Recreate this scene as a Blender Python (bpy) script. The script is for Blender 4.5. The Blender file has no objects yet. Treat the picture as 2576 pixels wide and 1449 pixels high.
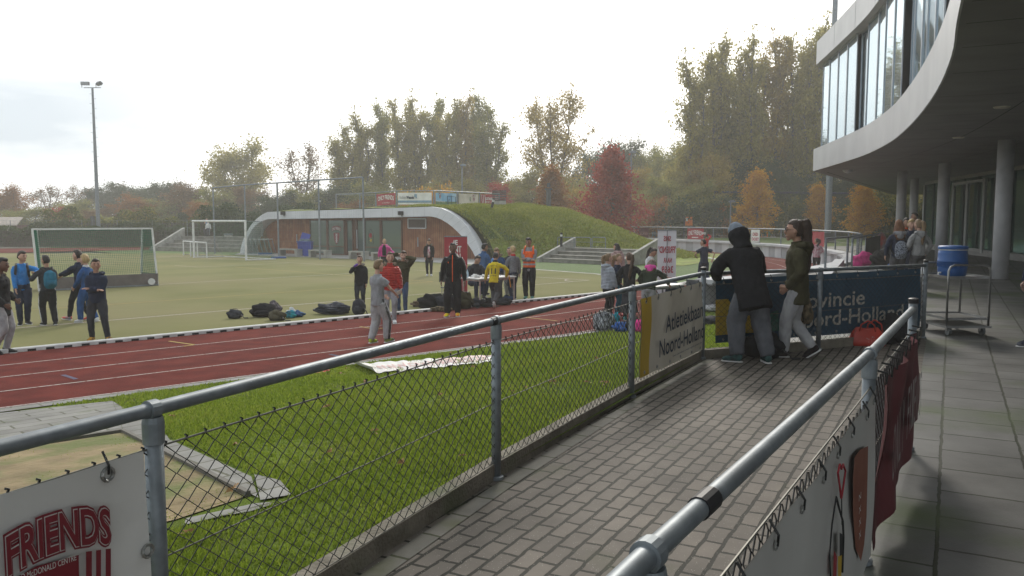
import bpy, math, random
import numpy as np
from mathutils import Vector, Matrix, Euler
scene = bpy.context.scene
COL = scene.collection
R = math.radians
# ---------------------------------------------------------------- camera, sky, sun, exposure
F = 2030.0; PITCH = math.atan(171.5 / F); CZ = 1.65
cam_d = bpy.data.cameras.new('camera'); cam = bpy.data.objects.new('camera', cam_d); COL.objects.link(cam)
cam.location = (0, 0, CZ); cam.rotation_euler = (math.pi / 2 - PITCH, 0, 0)
cam_d.sensor_width = 36; cam_d.lens = 36 * F / 2576; cam_d.clip_start = 0.05; cam_d.clip_end = 3000
scene.camera = cam
SUN_EL, SUN_AZ = R(34), R(8)          # azimuth measured from +Y towards +X
world = bpy.data.worlds.new('World'); scene.world = world; world.use_nodes = True
wt = world.node_tree; wt.nodes.clear()
def wn(t, **k):
    n = wt.nodes.new(t)
    for a, b in k.items(): setattr(n, a, b)
    return n
wo = wn('ShaderNodeOutputWorld'); wb = wn('ShaderNodeBackground'); wb.inputs[1].default_value = 0.1
sk = wn('ShaderNodeTexSky'); sk.sky_type = 'NISHITA'; sk.sun_disc = False
sk.sun_elevation = SUN_EL; sk.sun_rotation = SUN_AZ; sk.dust_density = 4.0
tc = wn('ShaderNodeTexCoord'); mp = wn('ShaderNodeMapping'); mp.inputs['Scale'].default_value = (1.0, 1.0, 4.2)
n1 = wn('ShaderNodeTexNoise'); n1.inputs['Scale'].default_value = 2.6; n1.inputs['Detail'].default_value = 9; n1.inputs['Roughness'].default_value = 0.52
cr = wn('ShaderNodeValToRGB'); cr.color_ramp.elements[0].position = 0.41; cr.color_ramp.elements[1].position = 0.70
cr.color_ramp.elements[0].color = (4.9, 5.7, 6.5, 1); cr.color_ramp.elements[1].color = (11.8, 11.8, 11.6, 1)
# cloud veil brightens towards the sun
dt = wn('ShaderNodeVectorMath', operation='DOT_PRODUCT')
sv = Vector((math.sin(SUN_AZ) * math.cos(SUN_EL), math.cos(SUN_AZ) * math.cos(SUN_EL), math.sin(SUN_EL)))
dt.inputs[1].default_value = sv
mr = wn('ShaderNodeMapRange'); mr.inputs[1].default_value = 0.72; mr.inputs[2].default_value = 0.99; mr.inputs[3].default_value = 0.0; mr.inputs[4].default_value = 1.0
mxs = wn('ShaderNodeMix', data_type='RGBA'); mxs.inputs[7].default_value = (13.5, 13.4, 13.1, 1)
mx = wn('ShaderNodeMix', data_type='RGBA'); mx.inputs[0].default_value = 0.88
L = wt.links.new
L(tc.outputs['Generated'], mp.inputs[0]); L(mp.outputs[0], n1.inputs[0]); L(n1.outputs[0], cr.inputs[0])
L(tc.outputs['Generated'], dt.inputs[0]); L(dt.outputs['Value'], mr.inputs[0])
L(mr.outputs[0], mxs.inputs[0]); L(cr.outputs[0], mxs.inputs[6])
L(sk.outputs[0], mx.inputs[6]); L(mxs.outputs[2], mx.inputs[7]); L(mx.outputs[2], wb.inputs[0]); L(wb.outputs[0], wo.inputs[0])
sd = bpy.data.lights.new('sun', 'SUN'); sd.energy = 1.5; sd.angle = R(11); sd.color = (1, 0.94, 0.85)
so = bpy.data.objects.new('sun', sd); COL.objects.link(so); so.rotation_euler = (-sv).to_track_quat('-Z', 'Y').to_euler()
vs = scene.view_settings; vs.view_transform = 'Standard'; vs.look = 'None'; vs.gamma = 1; vs.exposure = 0.6; vs.use_curve_mapping = False
scene.cycles.max_bounces = 8; scene.cycles.transparent_max_bounces = 16; scene.cycles.volume_bounces = 1
# ---------------------------------------------------------------- measuring: a photo pixel (2576 wide) onto a plane of the place
ZT = -0.73
def ray(x, y):
    r = (x - 1288) / F; u = -(y - 724.5) / F
    return Vector((r, math.cos(PITCH) + math.sin(PITCH) * u, -math.sin(PITCH) + math.cos(PITCH) * u))
def gp(x, y, z=ZT):
    d = ray(x, y); t = (z - CZ) / d.z
    return Vector((d.x * t, d.y * t, z))
def dp(x, y, Y):
    d = ray(x, y); t = Y / d.y
    return Vector((d.x * t, Y, CZ + d.z * t))
def pl(x, y, A, B, off=0.0):              # onto the vertical plane through A and B, moved off metres away from the camera
    d = ray(x, y); n = Vector((-(B[1] - A[1]), B[0] - A[0], 0)).normalized()
    if n.y < 0: n = -n
    t = ((A[0] + n.x * off) * n.x + (A[1] + n.y * off) * n.y) / (d.x * n.x + d.y * n.y)
    return Vector((d.x * t, d.y * t, CZ + d.z * t))
# ---------------------------------------------------------------- materials
MATS = {}
def nd(m, t, **k):
    n = m.node_tree.nodes.new(t)
    for a, b in k.items(): setattr(n, a, b)
    return n
def mat(name, c, c2=None, sc=8.0, rough=0.7, bump=0.0, bsc=None, metal=0.0, det=4.0, spec=0.4, ramp=(0.35, 0.65), emit=0, trans=0.0, stretch=(1, 1, 1), c3=None, sc3=0.6, r3=(0.5, 0.62)):
    m = bpy.data.materials.new(name); m.use_nodes = True; MATS[name] = m
    nt = m.node_tree; p = nt.nodes['Principled BSDF']
    p.inputs['Base Color'].default_value = (*c, 1); p.inputs['Roughness'].default_value = rough; p.inputs['Metallic'].default_value = metal
    p.inputs['Specular IOR Level'].default_value = spec
    tc = nd(m, 'ShaderNodeTexCoord'); mp = nd(m, 'ShaderNodeMapping'); mp.inputs['Scale'].default_value = stretch
    nt.links.new(tc.outputs['Object'], mp.inputs[0])
    if c2 is None: c2 = tuple(v * 0.78 for v in c)
    nz = nd(m, 'ShaderNodeTexNoise'); nz.inputs['Scale'].default_value = sc; nz.inputs['Detail'].default_value = det
    rp = nd(m, 'ShaderNodeValToRGB'); rp.color_ramp.elements[0].position, rp.color_ramp.elements[1].position = ramp
    rp.color_ramp.elements[0].color = (*c2, 1); rp.color_ramp.elements[1].color = (*c, 1)
    nt.links.new(mp.outputs[0], nz.inputs[0]); nt.links.new(nz.outputs[0], rp.inputs[0])
    out = rp.outputs[0]
    if c3 is not None:
        n3 = nd(m, 'ShaderNodeTexNoise'); n3.inputs['Scale'].default_value = sc3; n3.inputs['Detail'].default_value = 5
        r3n = nd(m, 'ShaderNodeValToRGB'); r3n.color_ramp.elements[0].position, r3n.color_ramp.elements[1].position = r3
        mxn = nd(m, 'ShaderNodeMix', data_type='RGBA'); mxn.inputs[7].default_value = (*c3, 1)
        nt.links.new(tc.outputs['Object'], n3.inputs[0]); nt.links.new(n3.outputs[0], r3n.inputs[0]); nt.links.new(r3n.outputs[0], mxn.inputs[0])
        nt.links.new(out, mxn.inputs[6]); out = mxn.outputs[2]
    nt.links.new(out, p.inputs['Base Color'])
    if bump:
        b = nd(m, 'ShaderNodeBump'); b.inputs['Strength'].default_value = bump; b.inputs['Distance'].default_value = 0.02
        nb = nd(m, 'ShaderNodeTexNoise'); nb.inputs['Scale'].default_value = bsc or sc * 3; nb.inputs['Detail'].default_value = 5
        nt.links.new(mp.outputs[0], nb.inputs[0]); nt.links.new(nb.outputs[0], b.inputs['Height']); nt.links.new(b.outputs[0], p.inputs['Normal'])
    return m
def brickmat(name, ca, cb, cm, bw, rh, ang, mortar=0.008, off=0.5, rough=0.75, moss=None, speck=None, bumpd=0.006):
    m = mat(name, ca); nt = m.node_tree; p = nt.nodes['Principled BSDF']; p.inputs['Roughness'].default_value = rough; p.inputs['Specular IOR Level'].default_value = 0.16
    for l in list(p.inputs['Base Color'].links): nt.links.remove(l)
    tc = nd(m, 'ShaderNodeTexCoord'); mp = nd(m, 'ShaderNodeMapping'); mp.inputs['Rotation'].default_value = (0, 0, -ang)
    bt = nd(m, 'ShaderNodeTexBrick'); bt.offset = off; bt.inputs['Scale'].default_value = 1.0
    bt.inputs['Brick Width'].default_value = bw; bt.inputs['Row Height'].default_value = rh; bt.inputs['Mortar Size'].default_value = mortar; bt.inputs['Mortar Smooth'].default_value = 0.12
    bt.inputs['Color1'].default_value = (*ca, 1); bt.inputs['Color2'].default_value = (*cb, 1); bt.inputs['Mortar'].default_value = (*cm, 1); bt.inputs['Bias'].default_value = 0.0
    nz = nd(m, 'ShaderNodeTexNoise'); nz.inputs['Scale'].default_value = 1.3; nz.inputs['Detail'].default_value = 8; nz.inputs['Roughness'].default_value = 0.65
    mr = nd(m, 'ShaderNodeMapRange'); mr.inputs[1].default_value = 0.25; mr.inputs[2].default_value = 0.75; mr.inputs[3].default_value = 0.58; mr.inputs[4].default_value = 1.34
    mu = nd(m, 'ShaderNodeMix', data_type='RGBA', blend_type='MULTIPLY'); mu.inputs[0].default_value = 1
    l = nt.links.new
    dn = nd(m, 'ShaderNodeTexNoise'); dn.inputs['Scale'].default_value = 9; dn.inputs['Detail'].default_value = 3
    ds = nd(m, 'ShaderNodeMix', data_type='RGBA', blend_type='LINEAR_LIGHT'); ds.inputs[0].default_value = 0.012
    l(tc.outputs['Object'], mp.inputs[0]); l(mp.outputs[0], ds.inputs[6]); l(mp.outputs[0], dn.inputs[0]); l(dn.outputs['Color'], ds.inputs[7])
    l(ds.outputs[2], bt.inputs[0]); l(tc.outputs['Object'], nz.inputs[0]); l(nz.outputs[0], mr.inputs[0]); l(bt.outputs['Color'], mu.inputs[6]); l(mr.outputs[0], mu.inputs[7])
    out = mu.outputs[2]
    if speck:
        vn = nd(m, 'ShaderNodeTexVoronoi'); vn.inputs['Scale'].default_value = speck
        lt = nd(m, 'ShaderNodeMath', operation='LESS_THAN'); lt.inputs[1].default_value = 0.16
        sep = nd(m, 'ShaderNodeSeparateColor'); g = nd(m, 'ShaderNodeMath', operation='GREATER_THAN'); g.inputs[1].default_value = 0.72
        mm = nd(m, 'ShaderNodeMath', operation='MULTIPLY'); mm2 = nd(m, 'ShaderNodeMath', operation='MULTIPLY'); mm2.inputs[1].default_value = 0.75
        m3 = nd(m, 'ShaderNodeMix', data_type='RGBA'); m3.inputs[7].default_value = (0.5, 0.48, 0.42, 1)
        l(tc.outputs['Object'], vn.inputs[0]); l(vn.outputs['Distance'], lt.inputs[0]); l(vn.outputs['Color'], sep.inputs[0]); l(sep.outputs[0], g.inputs[0])
        l(lt.outputs[0], mm.inputs[0]); l(g.outputs[0], mm.inputs[1]); l(mm.outputs[0], mm2.inputs[0]); l(mm2.outputs[0], m3.inputs[0]); l(out, m3.inputs[6]); out = m3.outputs[2]
    if moss:
        mn = nd(m, 'ShaderNodeTexNoise'); mn.inputs['Scale'].default_value = moss[1]; mn.inputs['Detail'].default_value = 6
        mrp = nd(m, 'ShaderNodeMapRange'); mrp.inputs[1].default_value = moss[2]; mrp.inputs[2].default_value = moss[2] + 0.16; mrp.inputs[3].default_value = 0; mrp.inputs[4].default_value = moss[3]
        m4 = nd(m, 'ShaderNodeMix', data_type='RGBA'); m4.inputs[7].default_value = (*moss[0], 1)
        l(tc.outputs['Object'], mn.inputs[0]); l(mn.outputs[0], mrp.inputs[0]); l(mrp.outputs[0], m4.inputs[0]); l(out, m4.inputs[6]); out = m4.outputs[2]
    l(out, p.inputs['Base Color'])
    b = nd(m, 'ShaderNodeBump'); b.inputs['Strength'].default_value = 0.8; b.inputs['Distance'].default_value = bumpd; b.invert = True
    fn = nd(m, 'ShaderNodeTexNoise'); fn.inputs['Scale'].default_value = 120; ad = nd(m, 'ShaderNodeMath', operation='MULTIPLY_ADD'); ad.inputs[1].default_value = 0.25
    l(tc.outputs['Object'], fn.inputs[0]); l(fn.outputs[0], ad.inputs[0]); l(bt.outputs['Fac'], ad.inputs[2]); l(ad.outputs[0], b.inputs['Height']); l(b.outputs[0], p.inputs['Normal'])
    return m
def leafmat(name, cols, trans=0.35, rough=0.6):
    m = bpy.data.materials.new(name); m.use_nodes = True; nt = m.node_tree; p = nt.nodes['Principled BSDF']; p.inputs['Roughness'].default_value = rough; p.inputs['Specular IOR Level'].default_value = 0.2
    g = nd(m, 'ShaderNodeNewGeometry'); rp = nd(m, 'ShaderNodeValToRGB'); cr = rp.color_ramp; cr.interpolation = 'LINEAR'
    n = len(cols)
    for i, c in enumerate(cols):
        e = cr.elements[i] if i < 2 else cr.elements.new(0.5)
        e.position = i / (n - 1); e.color = (*c, 1)
    tc = nd(m, 'ShaderNodeTexCoord'); nz = nd(m, 'ShaderNodeTexNoise'); nz.inputs['Scale'].default_value = 0.45; nz.inputs['Detail'].default_value = 2
    ad = nd(m, 'ShaderNodeMath', operation='MULTIPLY_ADD'); ad.inputs[1].default_value = 1.7; ad.inputs[2].default_value = -0.6
    av = nd(m, 'ShaderNodeMix'); av.inputs[0].default_value = 0.45
    tr = nd(m, 'ShaderNodeBsdfTranslucent'); ms = nd(m, 'ShaderNodeMixShader'); ms.inputs[0].default_value = trans
    l = nt.links.new
    l(tc.outputs['Object'], nz.inputs[0]); l(nz.outputs[0], ad.inputs[0]); l(g.outputs['Random Per Island'], av.inputs[2]); l(ad.outputs[0], av.inputs[3]); l(av.outputs[0], rp.inputs[0])
    l(rp.outputs[0], p.inputs['Base Color']); l(rp.outputs[0], tr.inputs[0]); l(p.outputs[0], ms.inputs[1]); l(tr.outputs[0], ms.inputs[2]); l(ms.outputs[0], nt.nodes['Material Output'].inputs[0])
    return m
def glassmat(name, c, rough=0.03, refl=0.35, tint=(0.9, 0.95, 0.95)):
    m = bpy.data.materials.new(name); m.use_nodes = True; nt = m.node_tree; p = nt.nodes['Principled BSDF']
    p.inputs['Base Color'].default_value = (*c, 1); p.inputs['Roughness'].default_value = 0.25; p.inputs['Specular IOR Level'].default_value = 0.3
    gl = nd(m, 'ShaderNodeBsdfGlossy'); gl.inputs['Roughness'].default_value = rough; gl.inputs['Color'].default_value = (*tint, 1)
    lw = nd(m, 'ShaderNodeFresnel'); lw.inputs[0].default_value = 1.5; ad = nd(m, 'ShaderNodeMath', operation='ADD'); ad.inputs[1].default_value = refl; ad.use_clamp = True
    ms = nd(m, 'ShaderNodeMixShader'); l = nt.links.new
    nz = nd(m, 'ShaderNodeTexNoise'); nz.inputs['Scale'].default_value = 0.7; bp = nd(m, 'ShaderNodeBump'); bp.inputs['Strength'].default_value = 0.06; bp.inputs['Distance'].default_value = 0.03
    l(nz.outputs[0], bp.inputs['Height']); l(bp.outputs[0], gl.inputs['Normal'])
    l(lw.outputs[0], ad.inputs[0]); l(ad.outputs[0], ms.inputs[0]); l(p.outputs[0], ms.inputs[1]); l(gl.outputs[0], ms.inputs[2]); l(ms.outputs[0], nt.nodes['Material Output'].inputs[0])
    return m
def clearglass(name, tint=(0.85, 0.95, 0.92)):
    m = bpy.data.materials.new(name); m.use_nodes = True; nt = m.node_tree
    t = nd(m, 'ShaderNodeBsdfTransparent'); t.inputs[0].default_value = (*tint, 1); gl = nd(m, 'ShaderNodeBsdfGlossy'); gl.inputs['Roughness'].default_value = 0.02
    fr = nd(m, 'ShaderNodeFresnel'); ms = nd(m, 'ShaderNodeMixShader'); l = nt.links.new
    l(fr.outputs[0], ms.inputs[0]); l(t.outputs[0], ms.inputs[1]); l(gl.outputs[0], ms.inputs[2]); l(ms.outputs[0], nt.nodes['Material Output'].inputs[0]); return m
# ---------------------------------------------------------------- mesh building
class MB:
    def __init__(s): s.v = []; s.f = []
    def add(s, vs, fs):
        o = len(s.v); s.v += [tuple(v) for v in vs]; s.f += [tuple(i + o for i in f) for f in fs]; return s
    def quad(s, a, b, c, d): return s.add([a, b, c, d], [(0, 1, 2, 3)])
    def poly(s, pts): return s.add(pts, [tuple(range(len(pts)))])
    def box(s, c, d, rz=0.0, M=None):
        x, y, z = d[0] / 2, d[1] / 2, d[2] / 2; ca, sa = math.cos(rz), math.sin(rz)
        vs = []
        for k in range(8):
            p = Vector((x if k & 1 else -x, y if k & 2 else -y, z if k & 4 else -z))
            p = (M @ p) if M else Vector((p.x * ca - p.y * sa, p.x * sa + p.y * ca, p.z))
            vs.append(p + Vector(c))
        return s.add(vs, [(0, 2, 3, 1), (4, 5, 7, 6), (0, 1, 5, 4), (2, 6, 7, 3), (0, 4, 6, 2), (1, 3, 7, 5)])
    def beam(s, a, b, w, h, up=(0, 0, 1)):
        a, b = Vector(a), Vector(b); d = (b - a).normalized(); sd = d.cross(Vector(up))
        if sd.length < 1e-4: sd = Vector((1, 0, 0))
        sd.normalize(); u = sd.cross(d)
        vs = [p + sd * (w / 2 * i) + u * (h / 2 * j) for p in (a, b) for i, j in ((-1, -1), (1, -1), (1, 1), (-1, 1))]
        return s.add(vs, [(3, 2, 1, 0), (4, 5, 6, 7), (0, 1, 5, 4), (1, 2, 6, 5), (2, 3, 7, 6), (3, 0, 4, 7)])
    def tube(s, pts, r, n=8, cap=True, closed=False, flat=None, up=None):
        pts = [Vector(p) for p in pts]; N = len(pts); rs = r if isinstance(r, (list, tuple)) else [r] * N
        vs = []; sd = None
        for i in range(N):
            a = pts[(i - 1) % N] if (closed or i > 0) else pts[i]; b = pts[(i + 1) % N] if (closed or i < N - 1) else pts[i]
            d = (b - a); d = d.normalized() if d.length > 1e-9 else Vector((0, 0, 1))
            if sd is None:
                ref = Vector(up) if up else (Vector((0, 0, 1)) if abs(d.z) < 0.9 else Vector((1, 0, 0)))
                sd = d.cross(ref).normalized()
            else:
                sd = (sd - d * sd.dot(d)); sd = sd.normalized() if sd.length > 1e-6 else d.orthogonal().normalized()
            u = d.cross(sd); rr = rs[i]; ra, rb = rr if isinstance(rr, (list, tuple)) else (rr, rr)
            for k in range(n):
                t = 2 * math.pi * k / n; vs.append(pts[i] + sd * (ra * math.cos(t)) + u * (rb * math.sin(t)))
        fs = []
        for i in range(N if closed else N - 1):
            j = (i + 1) % N
            for k in range(n): fs.append((i * n + k, i * n + (k + 1) % n, j * n + (k + 1) % n, j * n + k))
        if cap and not closed: fs += [tuple(range(n - 1, -1, -1)), tuple((N - 1) * n + k for k in range(n))]
        return s.add(vs, fs)
    def cyl(s, c, r, h, n=16, r2=None):
        c = Vector(c); return s.tube([c, c + Vector((0, 0, h))], [r, r if r2 is None else r2], n)
    def lathe(s, prof, c=(0, 0, 0), n=20):
        c = Vector(c); vs = []; fs = []; m = len(prof)
        for r, z in prof:
            for k in range(n): t = 2 * math.pi * k / n; vs.append(c + Vector((r * math.cos(t), r * math.sin(t), z)))
        for i in range(m - 1):
            for k in range(n): fs.append((i * n + k, i * n + (k + 1) % n, (i + 1) * n + (k + 1) % n, (i + 1) * n + k))
        fs += [tuple(range(n - 1, -1, -1)), tuple((m - 1) * n + k for k in range(n))]
        return s.add(vs, fs)
    def ell(s, c, r, M=None, nu=14, nv=9, fn=None):
        c = Vector(c); vs = []; fs = []
        for j in range(nv + 1):
            ph = math.pi * j / nv
            for i in range(nu):
                th = 2 * math.pi * i / nu
                d = Vector((math.sin(ph) * math.cos(th), math.sin(ph) * math.sin(th), math.cos(ph)))
                k = fn(d) if fn else 1.0
                p = Vector((d.x * r[0] * k, d.y * r[1] * k, d.z * r[2] * k)); p = (M @ p) if M else p
                vs.append(c + p)
        for j in range(nv):
            for i in range(nu):
                a, b, e, g = j * nu + i, j * nu + (i + 1) % nu, (j + 1) * nu + (i + 1) % nu, (j + 1) * nu + i
                fs.append((a, g, e, b))
        return s.add(vs, fs)
    def prism(s, pts, depth):            # closed outline pushed along vector depth
        d = Vector(depth); n = len(pts); pts = [Vector(p) for p in pts]
        fs = [tuple(range(n)), tuple(range(2 * n - 1, n - 1, -1))] + [(i, i + n, (i + 1) % n + n, (i + 1) % n) for i in range(n)]
        return s.add(pts + [p + d for p in pts], fs)
    def grid(s, fn, nu, nv):
        vs = [fn(i / nu, j / nv) for j in range(nv + 1) for i in range(nu + 1)]
        fs = [(j * (nu + 1) + i, j * (nu + 1) + i + 1, (j + 1) * (nu + 1) + i + 1, (j + 1) * (nu + 1) + i) for j in range(nv) for i in range(nu)]
        return s.add(vs, fs)
    def build(s, name, m, parent=None, smooth=False, world=True, org=None, fix=False):
        me = bpy.data.meshes.new(name)
        o = bpy.data.objects.new(name, me); COL.objects.link(o)
        off = Vector((0, 0, 0))
        if parent is not None:
            o.parent = parent
            if world:
                q = parent
                while q is not None: off += q.location; q = q.parent
        elif org is not None: off = Vector(org); o.location = off
        me.from_pydata([(v[0] - off.x, v[1] - off.y, v[2] - off.z) for v in s.v], [], s.f)
        if fix:
            import bmesh
            b = bmesh.new(); b.from_mesh(me); bmesh.ops.recalc_face_normals(b, faces=b.faces); b.to_mesh(me); b.free()
        if smooth: me.polygons.foreach_set('use_smooth', [True] * len(me.polygons))
        me.materials.append(m); me.update(); return o
def tag(o, label=None, cat=None, group=None, kind=None):
    if label: o['label'] = label
    if cat: o['category'] = cat
    if group: o['group'] = group
    if kind: o['kind'] = kind
    return o
def thing(name, label, cat, loc=(0, 0, 0), group=None, rz=0.0):
    o = bpy.data.objects.new(name, None); COL.objects.link(o); o.empty_display_size = 0.2
    o.location = loc; o.rotation_euler = (0, 0, rz)
    return tag(o, label, cat, group)
def struct(name, mb, m, smooth=False, **k): return tag(mb.build(name, m, smooth=smooth, **k), kind='structure')
def copy_tree(o, parent=None):
    c = o.copy(); COL.objects.link(c); c.parent = parent
    for ch in o.children: copy_tree(ch, c)
    return c
def textmesh(s, size, bold=0.0, align='LEFT', ext=0.0, shear=0.0, sx=1.0):
    cu = bpy.data.curves.new('lettering', 'FONT'); cu.body = s; cu.size = size; cu.align_x = align; cu.align_y = 'BOTTOM_BASELINE'; cu.offset = bold; cu.extrude = ext; cu.shear = shear; cu.resolution_u = 3
    o = bpy.data.objects.new('lettering', cu); COL.objects.link(o)
    dg = bpy.context.evaluated_depsgraph_get(); me = bpy.data.meshes.new_from_object(o.evaluated_get(dg))
    vs = [(v.co.x * sx, v.co.y, v.co.z) for v in me.vertices]; fs = [tuple(p.vertices) for p in me.polygons]
    bpy.data.objects.remove(o); bpy.data.curves.remove(cu); bpy.data.meshes.remove(me)
    return vs, fs
def text_on(parent, s, m, org, ux, uz, nrm, size, fit=None, bold=0.0, align='LEFT', arch=0.0, shear=0.0, name='lettering', h=None, warp=None):
    """writing lying on a surface: org = baseline start, ux = reading direction, uz = up, nrm = towards the reader"""
    vs, fs = textmesh(s, size, bold, align, 0.0, shear)
    org, ux, uz, nrm = Vector(org), Vector(ux).normalized(), Vector(uz).normalized(), Vector(nrm).normalized()
    ref = textmesh(s, size, 0.0, align, 0.0, shear)[0] if bold else vs
    x0 = min(v[0] for v in ref); x1 = max(v[0] for v in ref); y0 = min(v[1] for v in ref); y1 = max(v[1] for v in ref)
    kx = (fit / (x1 - x0)) if fit else 1.0; ky = (h / (y1 - y0)) if h else 1.0
    bx = x0 if fit and align == 'LEFT' else 0
    mb = MB(); out = []
    for v in vs:
        x = (v[0] - bx) * kx; y = v[1] * ky; q = (v[0] - x0) / (x1 - x0)
        y += arch * 4 * q * (1 - q)
        w = org + ux * x + uz * y
        if warp: w = warp(w)
        out.append(w + nrm * 0.004)
    mb.add(out, fs)
    return mb.build(name, m, parent)
rng = random.Random(7)
# ================================================================ the ground
P = [(-3.46, -2.09), (-2.33, .28), (-1.2, 2.65), (-.1, 5.03), (1.11, 7.41), (2.26, 9.5), (3.9, 10.18), (5.76, 11.22)]   # fence posts beside the lawn
RP = [(-.95, -.55), (.26, 1.48), (1.69, 3.77), (2.85, 5.7)]                                                   # fence posts beside the terrace
V2 = lambda p: Vector((p[0], p[1], 0))
DI = Vector((.7215, .6924, 0)); NI = Vector((.6924, -.7215, 0))
SI = Vector((2.5, 25.4, 0)); CEN = Vector((-18.9, 47.8, 0)); A0 = math.atan2(SI.y - CEN.y, SI.x - CEN.x); RI, RO = 31.0, 35.7
OD = Vector((.755, .656, 0)); O0 = Vector((-6.45, 10.0, 0))
def track_pt(s, f):                          # s metres along the inner edge from the start of the bend, f = 0 inner edge .. 1 outer edge
    if s <= 0:
        a = SI + DI * s
        e = CEN + Vector((math.cos(A0), math.sin(A0), 0)) * RO
        b = O0 + OD * (s + 16.1 + 0.3); k = min(1, max(0, (s + 6) / 6)); b = b.lerp(e + DI * s, k)
        return a.lerp(b, f)
    t = A0 + s / RI; r = RI + (RO - RI) * f
    return CEN + Vector((math.cos(t), math.sin(t), 0)) * r
LN = (V2(P[3]) - V2(P[2])).normalized(); LM = Vector((-.885, .466, 0)); L2 = Vector((-.441, .897, 0))
def lawn_z(x, y):
    q = Vector((x, y, 0)); s = max((q - V2(P[3])).dot(LM), (q - V2(P[5])).dot(L2)); o = (x - O0.x) * .656 - (y - O0.y) * .755
    s = max(s, 0); o = max(o, 0)
    v = s / (s + o + 1e-6)
    return 0.05 - 0.78 * v
def gs(x, y, up=0.0):                        # photo pixel onto the lawn's slope
    z = -0.3
    for _ in range(40):
        p = gp(x, y, z); z = 0.5 * z + 0.5 * lawn_z(p.x, p.y)
    p.z = z + up; return p
earth = mat('earth', (.05, .06, .025), (.03, .04, .015), sc=.3)
mb = MB(); mb.quad((-900, -300, -.80), (900, -300, -.80), (900, 1500, -.80), (-900, 1500, -.80)); struct('ground', mb, earth)
m_verge = mat('verge_grass', (.075, .13, .02), (.045, .085, .012), sc=5, rough=.9, bump=.8, bsc=60)
mb = MB(); mb.poly([CEN + Vector((math.cos(t), math.sin(t), -.736 - CEN.z)) * 1.0 if 0 else Vector((CEN.x + RI * math.cos(t), CEN.y + RI * math.sin(t), -.736)) for t in np.linspace(A0, A0 + math.pi, 60)])
struct('infield_grass', mb, m_verge)
m_turf = mat('artificial_turf', (.185, .178, .078), (.138, .142, .054), sc=.35, spec=.08, rough=.98, bump=.35, bsc=160, c3=(.20, .178, .092), sc3=.12, r3=(.45, .7))
turf = [track_pt(s, 0) for s in (-90, -60, -30, 0, 1.5, 3, 4.2)] + [gp(*q) for q in ((1640, 709), (1500, 689), (1350, 678), (1205, 668), (1000, 656), (700, 645), (430, 637), (0, 637), (-400, 647))] + [Vector((-90, 45, 0))]
mb = MB(); mb.poly([Vector((p.x, p.y, -.730)) for p in turf]); struct('turf_pitch', mb, m_turf)
m_trk = mat('track_rubber', (.140, .029, .022), (.098, .021, .017), sc=2.2, spec=.08, rough=.95, bump=.5, bsc=220, c3=(.185, .054, .042), sc3=.35, r3=(.52, .75))
ss = [-90, -50, -30, -20, -14, -10, -6, -4, -2, 0] + list(np.linspace(1.2, 78, 48))
mb = MB()
for a, b in zip(ss, ss[1:]):
    q = [track_pt(a, 0), track_pt(b, 0), track_pt(b, 1), track_pt(a, 1)]; mb.poly([Vector((p.x, p.y, -.728)) for p in reversed(q)])
q = [gp(*k) for k in ((-300, 645), (-300, 630), (0, 626), (455, 620), (455, 627.5), (0, 636.5))]; mb.poly([Vector((p.x, p.y, -.722)) for p in q])
struct('running_track', mb, m_trk)
m_line = mat('line_paint', (.42, .38, .35), (.24, .14, .12), sc=22, rough=.9, spec=.08, ramp=(.34, .48)); m_yel = mat('yellow_line_paint', (.36, .25, .06), sc=30, rough=.85); m_blu = mat('blue_line_paint', (.085, .07, .12), rough=.85)
mb = MB()
for f in (.28, .515, .755, .985):
    w = .0042
    for a, b in zip(ss, ss[1:]):
        q = [track_pt(a, f - w), track_pt(b, f - w), track_pt(b, f + w), track_pt(a, f + w)]; mb.poly([Vector((p.x, p.y, -.7235)) for p in reversed(q)])
struct('lane_line', mb, m_line)
def strip(mb, a, b, w, z):
    a, b = Vector((a[0], a[1], z)), Vector((b[0], b[1], z)); d = (b - a).normalized(); n = Vector((-d.y, d.x, 0)) * w / 2
    mb.poly([a - n, b - n, b + n, a + n])
mb = MB()
for x0, y0, x1, y1 in ((-250, 850, 1482, 705), (250, 724.5, 960, 683.5), (430, 643.5, 1482, 705), (440, 668, 497.5, 672), (497.5, 672, 724, 662), (401, 644, 560, 652), (190, 645, 430, 648)): strip(mb, gp(x0, y0), gp(x1, y1), .075, -.7255)
q = gp(1482, 705); mb_arc = [Vector((q.x + .95 * math.cos(t), q.y + .95 * math.sin(t), 0)) for t in np.linspace(2.4, 3.9, 7)]
for a, b in zip(mb_arc, mb_arc[1:]): strip(mb, a, b, .07, -.7254)
e = [gp(1640, 709), gp(1500, 689), gp(1350, 678), gp(1205, 668)]
struct('white_pitch_line', mb, m_line)
mb = MB()
for a, b in zip(e, e[1:]): strip(mb, a, b, .3, -.7253)
mb2 = MB()
for x0, y0, x1, y1 in ((-100, 793, 1090, 709), (591, 672, 1090, 709)): strip(mb2, gp(x0, y0), gp(x1, y1), .06, -.725)
struct('yellow_pitch_line', mb2, m_yel)
m_conc = mat('concrete', (.36, .35, .32), (.24, .235, .21), sc=3, rough=.9, bump=.3, bsc=60)
struct('pitch_edging', mb, m_conc)
mb = MB()
for x0, y0, x1, y1 in ((425, 859, 488, 868), (488, 868, 462, 872), (1322, 799, 1402, 808), (905, 822, 945, 829), (945, 829, 965, 826)): strip(mb, gp(x0, y0), gp(x1, y1), .06, -.722)
struct('yellow_track_mark', mb, m_yel)
mb = MB()
for x0, y0, x1, y1 in ((158, 944, 192, 955), (830, 892, 862, 899)): strip(mb, gp(x0, y0), gp(x1, y1), .07, -.722)
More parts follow.
